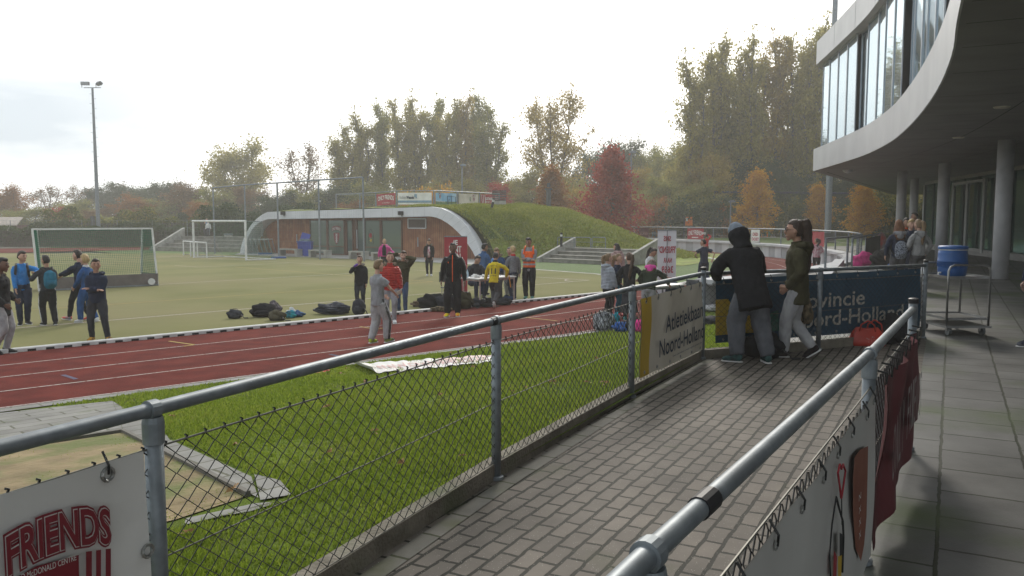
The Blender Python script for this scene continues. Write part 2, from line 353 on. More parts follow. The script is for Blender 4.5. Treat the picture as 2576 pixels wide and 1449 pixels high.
struct('blue_track_mark', mb, m_blu)
# white track edging with its drain slots
m_wpvc = mat('white_plastic', (.62, .62, .60), (.48, .48, .46), sc=6, rough=.5); m_blk = mat('black_plastic', (.012, .012, .013), rough=.6)
mb = MB(); sl = MB(); s = -40.0
sk_ = [-60, -40, -25] + list(np.arange(-20, 0.1, 1.0)) + list(np.arange(1, 30, 1.5))
for a, b in zip(sk_, sk_[1:]):
    p, q = track_pt(a, 0), track_pt(b, 0); n = Vector((NI.x, NI.y, 0)) if a < 0 else (p - CEN).normalized()
    sec = [(-.06, -.70), (-.045, -.652), (.03, -.648), (.055, -.665), (.058, -.726)]
    for (r0, z0), (r1, z1) in zip(sec, sec[1:]):
        mb.quad(p + n * r0 + Vector((0, 0, z0)), p + n * r1 + Vector((0, 0, z1)), q + n * r1 + Vector((0, 0, z1)), q + n * r0 + Vector((0, 0, z0)))
s = -40.0
while s < 24:
    p, q = track_pt(s, 0), track_pt(s + .14, 0); n = Vector((NI.x, NI.y, 0)) if s < 0 else (p - CEN).normalized()
    sl.quad(p + n * .0625 + Vector((0, 0, -.724)), q + n * .0625 + Vector((0, 0, -.724)), q + n * .0605 + Vector((0, 0, -.686)), p + n * .0605 + Vector((0, 0, -.686)))
    s += .3
ke = struct('track_edging', mb, m_wpvc); sl.build('drain_slot', m_blk, ke)
# lawn
m_lawn = mat('lawn_soil', (.14, .19, .026), (.09, .135, .016), spec=.1, sc=2.2, rough=.95, bump=1.0, bsc=90, c3=(.085, .085, .025), sc3=.9, r3=(.5, .72))
def poly_at(pts, u):
    ks = [0]
    for a, b in zip(pts, pts[1:]): ks.append(ks[-1] + (V2(b) - V2(a)).length)
    t = u * ks[-1]
    for i in range(len(pts) - 1):
        if t <= ks[i + 1] + 1e-9: k = (t - ks[i]) / (ks[i + 1] - ks[i]); return V2(pts[i]).lerp(V2(pts[i + 1]), k)
PK = [((-9, -13.2), O0 + OD * -28), ((-3.46, -2.09), O0 + OD * -9), (P[3], O0 + OD * 4.6), (P[5], O0 + OD * 12.4), ((3.15, 9.87), track_pt(-.2, 1.0))]
def lawn_pt(u, v):
    k = u * (len(PK) - 1); i = min(int(k), len(PK) - 2); f = k - i
    a = V2(PK[i][0]).lerp(V2(PK[i + 1][0]), f); b = V2(PK[i][1]).lerp(V2(PK[i + 1][1]), f); return a.lerp(b, v)
def lp(u, v):
    p = lawn_pt(u, v); p.z = lawn_z(p.x, p.y) - .002; return p
mb = MB(); mb.grid(lp, 80, 24); struct('lawn', mb, m_lawn)
# slab strip beside the track, slabs and the sand pit
m_slab_old = brickmat('pale_paving_slab', (.24, .235, .215), (.185, .18, .165), (.10, .10, .07), .6, .3, math.atan2(OD.y, OD.x), .012, .5, moss=((.09, .12, .03), 3, .58, .5))
mb = MB(); st = np.linspace(-30, 26, 90)
for a, b in zip(st, st[1:]):
    q = []
    for s, o in ((a, .0), (b, .0), (b, .42), (a, .42)):
        if s < 22: p = O0 + OD * s + Vector((.656, -.755, 0)) * o
        else: p = O0 + OD * s + Vector((.656, -.755, 0)) * o
        q.append(Vector((p.x, p.y, lawn_z(p.x, p.y) + .012)))
    if b < 15: mb.poly(list(reversed(q)))
def drape(c, up, n=8):
    c = [Vector(k) for k in c]
    def f(u, v):
        p = c[0].lerp(c[1], u).lerp(c[3].lerp(c[2], u), v); return Vector((p.x, p.y, lawn_z(p.x, p.y) + up))
    return f
mb.grid(drape([gs(-200, 1062), gs(283, 1010), gs(310, 1087), gs(-200, 1160)], .010), 10, 6)
mb.grid(drape([gs(284, 1011), gs(420, 1098), gs(455, 1158), gs(311, 1087)], .0105), 6, 6)
mb.grid(drape([gs(412, 1102), gs(632, 1202), gs(650, 1256), gs(455, 1158)], .0108), 6, 6)
mb.grid(drape([gs(640, 1196), gs(705, 1212), gs(735, 1248), gs(655, 1262)], .0112), 6, 6)
mb.grid(drape([gs(640, 1270), gs(715, 1264), gs(630, 1290), gs(520, 1308)], .0100), 6, 6)
mb.grid(drape([gs(470, 1307), gs(640, 1270), gs(636, 1284), gs(460, 1325)], .0095), 6, 6)
struct('slab_path', mb, m_slab_old)
m_sand = mat('sand', (.27, .205, .11), (.16, .12, .06), sc=2.5, rough=.95, bump=1.0, bsc=16, c3=(.12, .135, .04), sc3=2.2, r3=(.44, .62))
mb = MB(); mb.grid(drape([gs(-200, 1168), gs(309, 1090), gs(622, 1250), gs(-200, 1465)], .008), 16, 16); mb.grid(drape([gs(-200, 1463), gs(300, 1320), gs(560, 1235), gs(622, 1250)], .0075), 10, 2)
mb.poly([gs(622, 1250, .006), gs(445, 1308, .006), gs(-200, 1470, .006), gs(100, 1300, .006)])
struct('sand_pit', mb, m_sand)
# paved terrace, walkway of small pavers, kerbs
AF = math.atan2(.879, .477)
m_terr = brickmat('grey_paving_slab', (.125, .125, .118), (.095, .095, .09), (.022, .026, .014), .5, .5, AF, .0105, .5, rough=.5, moss=((.05, .075, .02), .7, .52, .8))
wall_a = [CEN + Vector((math.cos(t), math.sin(t), 0)) * (RO + .15) for t in np.linspace(A0 + .03, A0 + 1.9, 48)]
prom = [V2((-3.4, -9.9)), V2((-.95, -.55)), V2(RP[3]), V2((3.15, 9.87))] + wall_a + [V2((10, 140)), V2((160, 140)), V2((160, -12)), V2((0, -12))]
terr = [V2((-4.8, -7)), V2((-.95, -.55)), V2((3.2, 9.85))] + wall_a + [V2((10, 82)), V2((160, 82)), V2((160, -12)), V2((-4.8, -12))]
mb = MB(); mb.poly([Vector((p.x, p.y, -.004)) for p in terr]); struct('terrace', mb, m_terr)
m_brk = brickmat('concrete_paver', (.150, .130, .108), (.106, .093, .078), (.014, .014, .009), .212, .106, AF, .0105, .5, rough=.7, speck=95, moss=((.06, .075, .028), 1.5, .60, .55))
brick = [V2((-7.1, -9.6)), V2(P[0]), V2(P[3]), V2(P[4]), V2(P[5]), V2(P[6]), V2(P[7]), V2((5.62, 10.85)), V2(RP[3]), V2(RP[2]), V2(RP[1]), V2(RP[0]), V2((-3.7, -5.2)), V2((-5.5, -9.6))]
mb = MB(); mb.poly([Vector((p.x, p.y, 0.0)) for p in brick]); struct('walkway', mb, m_brk)
m_bord = brickmat('border_paver', (.17, .162, .142), (.125, .122, .104), (.05, .055, .03), .31, .5, AF, .01, 0, rough=.8, moss=((.08, .09, .035), 2.2, .52, .6))
mb = MB(); fl = [V2(p) for p in P[:6]]
for a, b in zip(fl, fl[1:]):
    d = (b - a).normalized(); n = Vector((d.y, -d.x, 0)); mb.poly([Vector((q.x, q.y, .004)) for q in (a + n * .04, a + n * .15, b + n * .15, b + n * .04)])
struct('paver_border', mb, m_bord)
m_kerb = mat('old_concrete_kerb', (.23, .205, .165), (.14, .125, .095), sc=6, rough=.95, bump=.6, bsc=50, c3=(.10, .11, .06), sc3=1.5, r3=(.55, .7))
mb = MB(); kl = [V2(p) for p in P]
for i, (a, b) in enumerate(zip(kl, kl[1:])):
    d = (b - a).normalized(); n = Vector((-d.y, d.x, 0)) * .048
    if i == 4: b = b + d * .03
    mb.beam(a + n + Vector((0, 0, .02)), b + n + Vector((0, 0, .02)), .10, .17)
struct('kerb', mb, m_kerb)
mb = MB()
for a, b in ((gs(309, 1088), gs(624, 1249)), (gs(309, 1088), gs(-200, 1165))): mb.beam(a + Vector((0, 0, .01)), b + Vector((0, 0, .01)), .035, .05)
struct('pit_kerb', mb, mat('pit_edge', (.12, .11, .09)))
# wall beside the bend with its coping
m_pan = mat('pale_concrete_panel', (.52, .53, .54), (.42, .43, .44), sc=1.5, rough=.8, bump=.2, bsc=40)
m_pan2 = mat('grey_concrete_pile', (.36, .37, .385), (.28, .29, .30), sc=1.5, rough=.85)
rw = thing('retaining_wall', 'curved retaining wall of pale concrete piles with a white ledge beside the track bend', 'wall', (CEN.x + RO, CEN.y, ZT))
pa, pb, cp = MB(), MB(), MB(); t = A0 - .02; dth = .93 / RO; i = 0
while t < A0 + 1.9:
    c = CEN + Vector((math.cos(t), math.sin(t), 0)) * (RO + .17); (pa if i % 2 else pb).box((c.x, c.y, -.39), (.24 if i % 2 else .16, .93 if i % 2 else .93, .70), rz=t)
    c = CEN + Vector((math.cos(t), math.sin(t), 0)) * (RO + .2); cp.box((c.x, c.y, .03), (.55, .945, .14), rz=t)
    t += dth; i += 1
pa.build('panel', m_pan, rw); pb.build('pile', m_pan2, rw); cp.build('coping', m_pan, rw)
# edge between the lawn and the raised paving
mb = MB(); a, b = V2((3.15, 9.87)), track_pt(-.2, 1.0); mb.beam(a + Vector((.1, 0, -.35)), b + Vector((.1, 0, -.35)), .16, .74)
tag(mb.build('low_wall', m_conc, org=(a.x, a.y, -.7)), 'low straight concrete wall between the lawn and the raised paving, behind the blue banner', 'wall')
m_far = mat('far_grass', (.10, .14, .025), (.06, .09, .018), sc=.8, rough=.95)
mb = MB(); mb.poly([V2(q) + Vector((0, 0, .004)) for q in ((17.6, 63), (19.5, 50), (34, 60), (60, 70), (60, 80), (14, 80))]); struct('grass_strip', mb, m_far)
m_court = mat('court_surface', (.20, .20, .20), (.15, .15, .155), sc=1, rough=.9)
mb = MB(); mb.poly([V2(q) + Vector((0, 0, .008)) for q in ((8, 74.5), (60, 74.5), (70, 98), (0, 98))]); struct('sports_court', mb, m_court)
# ================================================================ the clubhouse on the right
SZ = 3.85
m_fas = mat('white_facade_panel', (.54, .54, .55), (.46, .46, .475), sc=.7, rough=.38, bump=.03, bsc=3)
m_sof = mat('grey_soffit', (.23, .23, .235), (.19, .19, .195), sc=1.2, rough=.75)
m_alu = mat('aluminium_frame', (.40, .43, .46), (.34, .37, .40), sc=3, rough=.35, metal=.6)
m_win = glassmat('upper_window_glass', (.05, .08, .095), refl=.24, tint=(.70, .84, .93))
m_winl = glassmat('teal_glass', (.004, .050, .042), refl=-.03, tint=(.25, .62, .55))
m_col = mat('painted_column', (.48, .48, .49), (.41, .41, .42), sc=3, rough=.55)
EDGE = [(13.65, 36.93), (12.85, 32.2), (12.03, 27.9), (10.95, 23.9), (9.99, 21.0), (8.64, 17.4), (7.2, 13.9), (5.92, 11.1), (5.0, 9.3), (4.35, 8.0), (3.3, 5.9), (1.9, 3.0), (.8, .6), (-.2, -1.8), (-1.2, -4.6)]
def smooth_path(pts, n):
    ps = [V2(p) for p in pts]; out = []
    for i in range(len(ps) - 1):
        p0 = ps[max(i - 1, 0)]; p1 = ps[i]; p2 = ps[i + 1]; p3 = ps[min(i + 2, len(ps) - 1)]
        for k in range(n):
            t = k / n; out.append(.5 * ((2 * p1) + (p2 - p0) * t + (2 * p0 - 5 * p1 + 4 * p2 - p3) * t * t + (3 * p1 - p0 - 3 * p2 + p3) * t ** 3))
    return out + [ps[-1]]
ED = smooth_path(EDGE, 4)
bld = thing('clubhouse', 'large modern clubhouse with a curved white upper storey of tall windows on round grey columns', 'building', (16, 25, 0))
def offset(path, d):
    out = []
    for i, p in enumerate(path):
        a = path[max(i - 1, 0)]; b = path[min(i + 1, len(path) - 1)]; t = (b - a).normalized(); n = Vector((-t.y, t.x, 0)); out.append(p + n * d)
    return out
def band(path, z0, z1, th, side2=(33, 70)):
    mb = MB(); inn = offset(path, th)
    Z = lambda p, z: Vector((p.x, p.y, z))
    for i in range(len(path) - 1):
        a, b, c, d = path[i], path[i + 1], inn[i + 1], inn[i]
        mb.quad(Z(a, z0), Z(b, z0), Z(b, z1), Z(a, z1)); mb.quad(Z(a, z1), Z(b, z1), Z(c, z1), Z(d, z1)); mb.quad(Z(d, z0), Z(c, z0), Z(b, z0), Z(a, z0)); mb.quad(Z(c, z0), Z(d, z0), Z(d, z1), Z(c, z1))
    return mb
T2 = V2((33, 70.5)); TIP = ED[0]
full = [T2] + [T2.lerp(TIP, k) for k in (.3, .6, .9)] + ED
g = lambda z: None
band(full, SZ, SZ + .98, .35).build('lower_fascia', m_fas, bld, fix=True)
WZ0, WZ1 = SZ + .98, SZ + .98 + 3.75
in1 = offset(full, .22)
band([p for p in full], WZ1, WZ1 + 1.0, .4).build('upper_fascia', m_fas, bld, fix=True)
mb = MB()
for z in (WZ1 + 1.0,): mb.poly([Vector((p.x, p.y, WZ1 + .9)) for p in offset(full, .38) + [V2((60, -4.6)), V2((60, 70.5))]])
mb.build('roof', m_sof, bld)
mb = MB(); mb.poly([Vector((p.x, p.y, SZ - .004)) for p in offset(full, .025) + [V2((60, -4.6)), V2((60, 70.5))]][::-1]); sof = mb.build('soffit', m_sof, bld)
# seams in the soffit and the fascia, lamps let into the soffit
m_dark = mat('dark_joint', (.03, .03, .032), rough=.8)
mb = MB()
for d in (1.6, 3.6):
    op = offset(ED, d)
    for a, b in zip(op, op[1:]): strip(mb, a, b, .02, SZ - .009)
for i in range(2, len(ED) - 1, 3):
    a = ED[i]; t = (ED[i + 1] - ED[i - 1]).normalized(); n = Vector((-t.y, t.x, 0)); strip(mb, a + n * .1, a + n * 3.6, .02, SZ - .010)
a, b = TIP + Vector((.5, .3, 0)), T2; strip(mb, TIP.lerp(T2, .03) + Vector((.35, -.3, 0)), T2 + Vector((.35, -.3, 0)), .06, SZ - .011)
mb.build('seam', m_dark, sof)
mb = MB(); acc = 0
for i in range(1, len(ED)):
    acc += (ED[i] - ED[i - 1]).length
    if acc > 3.2:
        acc = 0; t = (ED[i] - ED[i - 1]).normalized(); n = Vector((t.y, -t.x, 0)) * .003; p = ED[i] + n
        mb = MB(); mb.beam(p + Vector((0, 0, WZ1 + .02)), p + Vector((0, 0, WZ1 + .98)), .012, .006, up=n); mb.build('panel_joint', MATS.get('grey_joint') or mat('grey_joint', (.43, .43, .44)), bld)
m_lampw = mat('pale_lamp_cover', (.62, .58, .48), rough=.4)
for px, py in ((1400 + 1288 - 1272 + 1, 0),):
    pass
for q in (gp(2411, 345, SZ), gp(2520, 268, SZ)):
    mb = MB(); mb.lathe([(.0, 0), (.13, 0), (.15, .02), (.15, .05)], (q.x, q.y, SZ - .03), 16); mb.build('recessed_lamp', m_lampw, sof)
q = gp(2133, 427, SZ); mb = MB(); mb.lathe([(.02, 0), (.16, .05), (.22, .13), (.24, .17)], (q.x, q.y, SZ - .16), 18); mb.build('dome_lamp', m_alu, sof)
# upper windows: each pane stands in its own frame; some frames stand proud and tilted
wp = offset(full, .30); cum = [0]
for a, b in zip(wp, wp[1:]): cum.append(cum[-1] + (b - a).length)
def wat(s):
    for i in range(len(wp) - 1):
        if s <= cum[i + 1]: return wp[i].lerp(wp[i + 1], (s - cum[i]) / (cum[i + 1] - cum[i]))
    return wp[-1]
s = 0.1; k = 0; rw2 = random.Random(5)
mull = MB()
tip_s = cum[4]
ws = []
while s < cum[-1] - 1.5:
    w = 1.6
    if s < tip_s < s + w: w = tip_s - s if tip_s - s > .3 else w
    ws.append((s, w)); s += w
for k, (s, w) in enumerate(ws):
    a, b = wat(s + .03), wat(s + w - .03); t = (b - a).normalized(); n = Vector((t.y, -t.x, 0))
    j = k - sum(1 for q in ws if q[0] < tip_s - .01)
    dark = j >= 0 and j % 5 == 3; proud = .0
    if j >= 0 and j % 5 in (1, 2) and j > 4: proud = .07
    a2, b2 = a + n * proud, b + n * proud
    if dark: a2, b2 = a - n * .14, b - n * .14
    pane = MB(); pane.quad(a2 + Vector((0, 0, WZ0 + .06)), b2 + Vector((0, 0, WZ0 + .06)), b2 + Vector((0, 0, WZ1 - .06)), a2 + Vector((0, 0, WZ1 - .06)))
    fr = MB()
    for p in (a2, b2): fr.beam(p + Vector((0, 0, WZ0)) + n * .012, p + Vector((0, 0, WZ1)) + n * .012, .055, .03, up=n)
    for z in (WZ0 + .03, WZ1 - .03): fr.beam(a2 + n * .021 + Vector((0, 0, z)), b2 + n * .021 + Vector((0, 0, z)), .088, .055)
    f = fr.build('window_frame', m_alu, bld); pane.build('pane', m_win, f)
mb = MB()
for i in range(len(wp) - 1):
    a, b = offset(full, .55)[i], offset(full, .55)[i + 1]; mb.quad(a + Vector((0, 0, WZ0)), b + Vector((0, 0, WZ0)), b + Vector((0, 0, WZ1)), a + Vector((0, 0, WZ1)))
mb.build('inner_wall', mat('dim_interior', (.10, .125, .14), rough=.6), bld)
# ground floor glazing
G = [V2((24.2, 47.5)), V2((22.4, 40.2)), V2((20.3, 31.5)), V2((18.6, 24)), V2((17.4, 18))]
mb = MB(); sil = MB(); mu_ = MB()
for a, b in zip(G, G[1:]):
    mb.quad(a + Vector((0, 0, .3)), b + Vector((0, 0, .3)), b + Vector((0, 0, SZ - .12)), a + Vector((0, 0, SZ - .12)))
    sil.beam(a + Vector((0, 0, .12)), b + Vector((0, 0, .12)), .3, .32); 
    sil.beam(a + Vector((0, 0, SZ - .08)), b + Vector((0, 0, SZ - .08)), .16, .17)
    m = int((b - a).length / 2.3) + 1
    for q in range(m):
        p = a.lerp(b, q / m); mu_.box((p.x - .03, p.y, 2), (.07, .05, 3.5))
mb.build('ground_floor_glazing', m_winl, bld); sil.build('plinth', mat('pale_sill', (.26, .26, .25), rough=.6), bld); mu_.build('mullion', mat('dark_green_frame', (.012, .03, .028), rough=.4), bld)
mb = MB(); mb.quad(V2((24.2, 47.5)), V2((60, 52)), V2((60, 52)) + Vector((0, 0, SZ)), V2((24.2, 47.5)) + Vector((0, 0, SZ))); mb.build('rear_wall', m_winl, bld)
dr = MB(); A, B = V2((22.6, 41.3)), V2((21.5, 36.6)); d = (B - A); nn = Vector((-1, .24, 0)).normalized() * .12
for k in (0, .46, .96): p = A + d * k + nn; dr.box((p.x, p.y, 1.83), (.12, .17, 3.4))
for z in (.25, 3.45): dr.beam(A + nn + Vector((0, 0, z)), A + d * .96 + nn + Vector((0, 0, z)), .13, .12)
dd = dr.build('door_frame', mat('pale_door_frame', (.33, .34, .33), rough=.5), bld)
hd = MB(); p = A + d * .9 + nn * 2; hd.beam(p + Vector((0, 0, 1.1)), p + Vector((0, 0, 2.2)), .05, .05); hd.build('door_handle', m_blk, dd)
for x, y, r in ((13.66, 22.55, .21), (16.9, 31.8, .215), (17.75, 37.0, .205), (21.6, 43.6, .21), (26, 51, .16), (11.4, 12.0, .21), (9.5, 3.5, .21)):
    mb = MB(); mb.lathe([(r, 0), (r, SZ + .005)], (x, y, 0), 28); mb.build('column', m_col, bld, smooth=False)
for o in list(bld.children):
    if o.name.startswith('column'):
        for p_ in o.data.polygons: p_.use_smooth = len(p_.vertices) == 4
# ================================================================ the sunken pavilion under its grass mound
FA, FB = (-19.28, 57.73), (-1.83, 47.5)
FU = (V2(FB) - V2(FA)).normalized(); FW = Vector((-FU.y, FU.x, 0)); FLEN = (V2(FB) - V2(FA)).length
fp = lambda x, y, off=0.0: pl(x, y, FA, FB, off)
pav = thing('pavilion', 'low wooden pavilion with glass doors under a white arched frame and a grass roof', 'building', (-10.5, 52.6, ZT))
outer = [(603.6, 640), (606, 622), (611.6, 603), (619, 586), (628, 571), (637, 559), (646.6, 549.5), (659, 540), (673, 533), (760, 530.5), (880, 527), (1000, 523), (1084, 520), (1111, 524), (1128, 531.5), (1143, 541.5), (1159, 554), (1173, 568), (1186, 585), (1197, 603), (1206, 622), (1214, 652)]
inner = [(613.5, 640), (615.5, 622), (620, 606), (626, 592), (633, 579), (642, 568), (652, 560), (662, 555), (673, 551), (760, 550), (880, 548), (1000, 546), (1081.6, 544), (1098, 547.5), (1111, 552.5), (1125, 561), (1138, 571), (1152, 584), (1165, 598), (1178, 616), (1189, 633), (1201, 656)]
m_arch = mat('white_arch_panel', (.60, .61, .63), (.52, .53, .55), sc=1.2, rough=.55)
OUT = [fp(*q) for q in outer]; INN = [fp(*q) for q in inner]
for l in (OUT, INN): l[0].z = ZT - .05; l[-1].z = ZT - .05
mb = MB(); dpt = FW * 1.25
for i in range(len(OUT) - 1):
    a, b, c, d = OUT[i], OUT[i + 1], INN[i + 1], INN[i]
    mb.quad(a, b, c, d); mb.quad(d, c, c + dpt, d + dpt); mb.quad(b, a, a + dpt * .4, b + dpt * .4)
mb.build('arch_frame', m_arch, pav, fix=True)
mb = MB(); nf = FW * -.004
for i in list(range(1, 8)) + list(range(13, 21)): mb = MB(); mb.beam(OUT[i] + nf, INN[i] + nf, .012, .006, up=FW); mb.build('panel_joint', MATS['grey_joint'], pav)
for x in np.arange(690, 1085, 27): mb = MB(); mb.beam(fp(x, 532.8 - (x - 673) * .031) + nf, fp(x, 550.8 - (x - 673) * .0165) + nf, .012, .006, up=FW); mb.build('panel_joint', MATS['grey_joint'], pav)
m_wood = mat('red_cedar_cladding', (.30, .115, .05), (.19, .07, .03), sc=1.0, rough=.75, stretch=(6, 6, .25), bump=.3, bsc=12, c3=(.36, .17, .085), sc3=1.6, r3=(.48, .66))
SET = 1.2
wl = lambda x, y, o=0.0: fp(x, y, SET + o)
def wrect(x0, x1, zt, zb, o):
    a, b = wl(x0, 600, o), wl(x1, 600, o); return [Vector((a.x, a.y, zb)), Vector((b.x, b.y, zb)), Vector((b.x, b.y, zt)), Vector((a.x, a.y, zt))]
ztop = 1.72
X = lambda c: (900 + c / 2.342) / 1.590
mb = MB(); a, b = V2(FA) + FU * .3 + FW * SET, V2(FA) + FU * (FLEN - .3) + FW * SET
INW = [p + FW * SET for p in INN]
for rng_ in (((0, 9),) if 0 else ((0, len(INW)),)):
    pass
mb.poly([Vector((p.x, p.y, p.z)) for p in INW]); wall = mb.build('wooden_wall', m_wood, pav)
m_plk = mat('cladding_gap', (.05, .022, .012), rough=.9)
mb = MB()
for u in np.arange(.6, FLEN - .5, .145):
    p = V2(FA) + FU * u + FW * (SET - .004)
    zc = max(ZT, min(np.interp((p - V2(FA)).dot(FU), [(q - V2(FA)).dot(FU) for q in INN], [q.z for q in INN]) - .02, 1.9))
    xp = None
    mb.beam(p + Vector((0, 0, ZT)), p + Vector((0, 0, zc)), .014, .006, up=FW)
mb.build('plank_gap', m_plk, wall)
m_pg = glassmat('pavilion_glass', (.07, .10, .085), refl=.10, tint=(.7, .85, .8)); m_mull = mat('wooden_mullion', (.12, .045, .022), rough=.6)
gz = MB(); ztp = 1.62
for x0, x1 in ((800, 955), (962, 1118), (1142, 1198), (1240, 1300), (1310, 1455), (1470, 1655)):
    gz = MB(); gz.add(wrect(X(x0), X(x1), ztp, -.68, -.03), [(0, 1, 2, 3)]); fr = MB(); c = wrect(X(x0), X(x1), ztp, -.68, -.05)
    for i in range(4): fr.beam(c[i], c[(i + 1) % 4], .07, .07, up=FW)
    lowb = -.15 if x0 in (800, 962, 1310, 1470) else -.55
    fr.beam(Vector((c[0].x, c[0].y, lowb)), Vector((c[1].x, c[1].y, lowb)), .07, .09, up=FW)
    nm = 'glass_door' if x0 in (1142, 1240) else 'window'
    w_ = fr.build(nm + '_frame' if nm == 'window' else nm, m_mull, pav); gz.build('pane', m_pg, w_)
    if x0 == 1240:
        h = MB(); p = wl(X(1236), 600, -.12); h.beam(Vector((p.x, p.y, -.25)), Vector((p.x, p.y, 1.0)), .05, .05); h.build('door_handle', m_alu, w_)
for c in (1130, 1218, 960, 1463): mb = MB(); q = wrect(X(c - 7), X(c + 7), ztp + .04, ZT, -.08); mb.prism(q, FW * .05); mb.build('door_post', m_mull, pav)
vq = wrect(X(1718), X(1884), 1.72, 1.12, -.03); mb = MB(); mb.add(vq, [(0, 1, 2, 3)])
v_ = mb.build('vent_grille', mat('dark_grille', (.10, .075, .065), rough=.6), pav); mb = MB()
for i in range(4): mb.beam(vq[i] - FW * .02, vq[(i + 1) % 4] - FW * .02, .07, .05, up=FW)
mb.build('vent_frame', m_arch, v_)
for c, z in ((673, .55), (1806, .45)):
    mb = MB(); p = wl(X(c), 600, -.05); mb.beam(Vector((p.x, p.y, z - .5)), Vector((p.x, p.y, z + .1)), .05, .05); mb.build('door_handle', m_alu, pav)
# the red club shield stuck on the glass
m_red = mat('banner_red', (.33, .025, .035), (.28, .02, .03), sc=3, rough=.55); m_whi = mat('banner_white', (.70, .69, .66), (.60, .59, .56), sc=3, rough=.6)
m_redd = mat('shield_red', (.22, .02, .03), rough=.5)
def shield(parent, org, ux, uz, nrm, h, m_f, m_t, letters='NXXX', head='ONLY FRIENDS'):
    ux, uz, nrm, org = Vector(ux).normalized(), Vector(uz).normalized(), Vector(nrm).normalized(), Vector(org)
    P2 = lambda x, y, o=.003: org + ux * (x * h) + uz * (y * h) + nrm * o
    mb = MB(); mb.poly([P2(*q) for q in ((-.02, 0), (-.12, .14), (-.2, .36), (-.21, .62), (.21, .62), (.2, .36), (.12, .14), (.02, 0))])
    s_ = mb.build('shield', m_f, parent)
    mb = MB()
    for i in range(10):
        x0, x1 = -.32 + .064 * i, -.32 + .064 * (i + 1); y = lambda x: .70 + .07 * (1 - (x / .32) ** 2)
        mb.quad(P2(x0, y(x0)), P2(x1, y(x1)), P2(x1, y(x1) + .23), P2(x0, y(x0) + .23))
    mb.build('shield_heading', m_f, s_)
    for i, c in enumerate(letters): text_on(s_, c, m_t, P2(-.045, .47 - i * .125, .004), ux, uz, nrm, .11 * h, fit=.09 * h, h=.1 * h, bold=.01 * h)
    text_on(s_, head, m_t, P2(-.29, .735, .004), ux, uz, nrm, .15 * h, fit=.58 * h, h=.14 * h, arch=.06 * h, bold=.005 * h)
    return s_
p = wl(X(1045), 600, -.04); shield(pav, Vector((p.x, p.y, .0)), FU, (0, 0, 1), -FW, 1.25, m_redd, MATS['banner_white'])
# a little hanging decoration in the window
deco = MB(); p = wl(X(1367), 600, -.045); c_ = Vector((p.x, p.y, 0))
for a, b in (((-.2, .1), (.2, .1)), ((.2, .1), (.2, .75)), ((.2, .75), (0, 1.05)), ((0, 1.05), (-.2, .75)), ((-.2, .75), (-.2, .1))): deco.beam(c_ + FU * a[0] + Vector((0, 0, a[1])), c_ + FU * b[0] + Vector((0, 0, b[1])), .015, .015, up=FW)
de = deco.build('window_ornament', m_blk, pav)
mb = MB(); mb.poly([c_ + FU * (.12 * math.cos(t) * (1 if i % 2 else .45)) + Vector((0, 0, .3 + .14 * math.sin(t) * (1 if i % 2 else .45))) - FW * .01 for i, t in enumerate(np.linspace(0, 2 * math.pi, 11)[:-1])]); mb.build('star', mat('ornament_yellow', (.6, .4, .03)), de)
mb = MB(); mb.ell(c_ + Vector((0, 0, .62)) - FW * .01, (.13, .02, .16), nu=8, nv=6); mb.build('red_bird', m_red, de)
for c in (552, 1654):
    p = fp(X(c), (750 + 240 / 2.342) / 1.59); l_ = MB(); l_.box(p - FW * .1, (.3, .22, .24), rz=.5); l_.beam(p - FW * .02, p - FW * .15 + Vector((.12, 0, -.2)), .05, .05)
    tag(l_.build('floodlight', m_blk, org=p), 'small black floodlight on the white fascia of the pavilion, ' + ('left one above the wooden wall' if c < 1000 else 'right one beside the vent grille'), 'lamp', 'floodlights on the pavilion fascia')
# mound
ZM = OUT[12].z + .02
m_mound = mat('mound_grass', (.22, .27, .04), (.11, .14, .022), sc=1.6, rough=.95, bump=1.0, bsc=14, c3=(.18, .165, .05), sc3=.8, r3=(.5, .68))
oxu = [(q - V2(FA)).dot(FU) for q in OUT]; oz = [q.z for q in OUT]
UR0, UL0 = oxu[12], oxu[8]; HH = ZM - ZT
rise_r = [((u - UR0) / (oxu[-1] - UR0), (z - ZT) / HH) for u, z in zip(oxu[12:], oz[12:])]
rise_l = [((UL0 - u) / (UL0 - oxu[0]), (z - ZT) / HH) for u, z in zip(oxu[:9][::-1], oz[:9][::-1])]
def mound_h(u, w):
    kw = min(1, w / 8.0)
    top_r = UR0 + 1.6 * kw; foot = oxu[-1] + .1 + 11.3 * kw
    if u > top_r: q = (u - top_r) / (foot - top_r); h = np.interp(q, [a for a, _ in rise_r], [b for _, b in rise_r]) if kw < .12 else (1 - kw) * np.interp(q, [a for a, _ in rise_r], [b for _, b in rise_r]) + kw * (.5 + .5 * math.cos(math.pi * min(q, 1))) ** .9
    elif u < UL0: q = (UL0 - u) / (UL0 - oxu[0] + 3 * kw); h = np.interp(q, [a for a, _ in rise_l], [b for _, b in rise_l])
    else: h = 1.0
    zt = np.interp(u, [UL0, UR0, UR0 + 9], [OUT[8].z + .02, ZM, ZM - .05]) - ZT + .022 * min(w, 9)
    if w > 9: h *= .5 + .5 * math.cos(math.pi * min(1, (w - 9) / 7))
    bump_ = .05 * math.sin(u * 1.7 + w) + .04 * math.sin(w * 2.3 - u * .6)
    return ZT + zt * max(h, 0) + (bump_ * min(1, w) * h if u > 2 else 0)
mb = MB(); us = np.concatenate([np.linspace(oxu[0] - 2.5, UL0, 14), np.linspace(UL0, UR0, 20)[1:], np.linspace(UR0, oxu[-1] + 12, 56)[1:]]); wsn = np.concatenate([np.linspace(.42, 2, 10), np.linspace(2.4, 16, 30)])
vs, fs = [], []
for w in wsn:
    for u in us: p = V2(FA) + FU * u + FW * w; vs.append((p.x, p.y, mound_h(u, w) + .015))
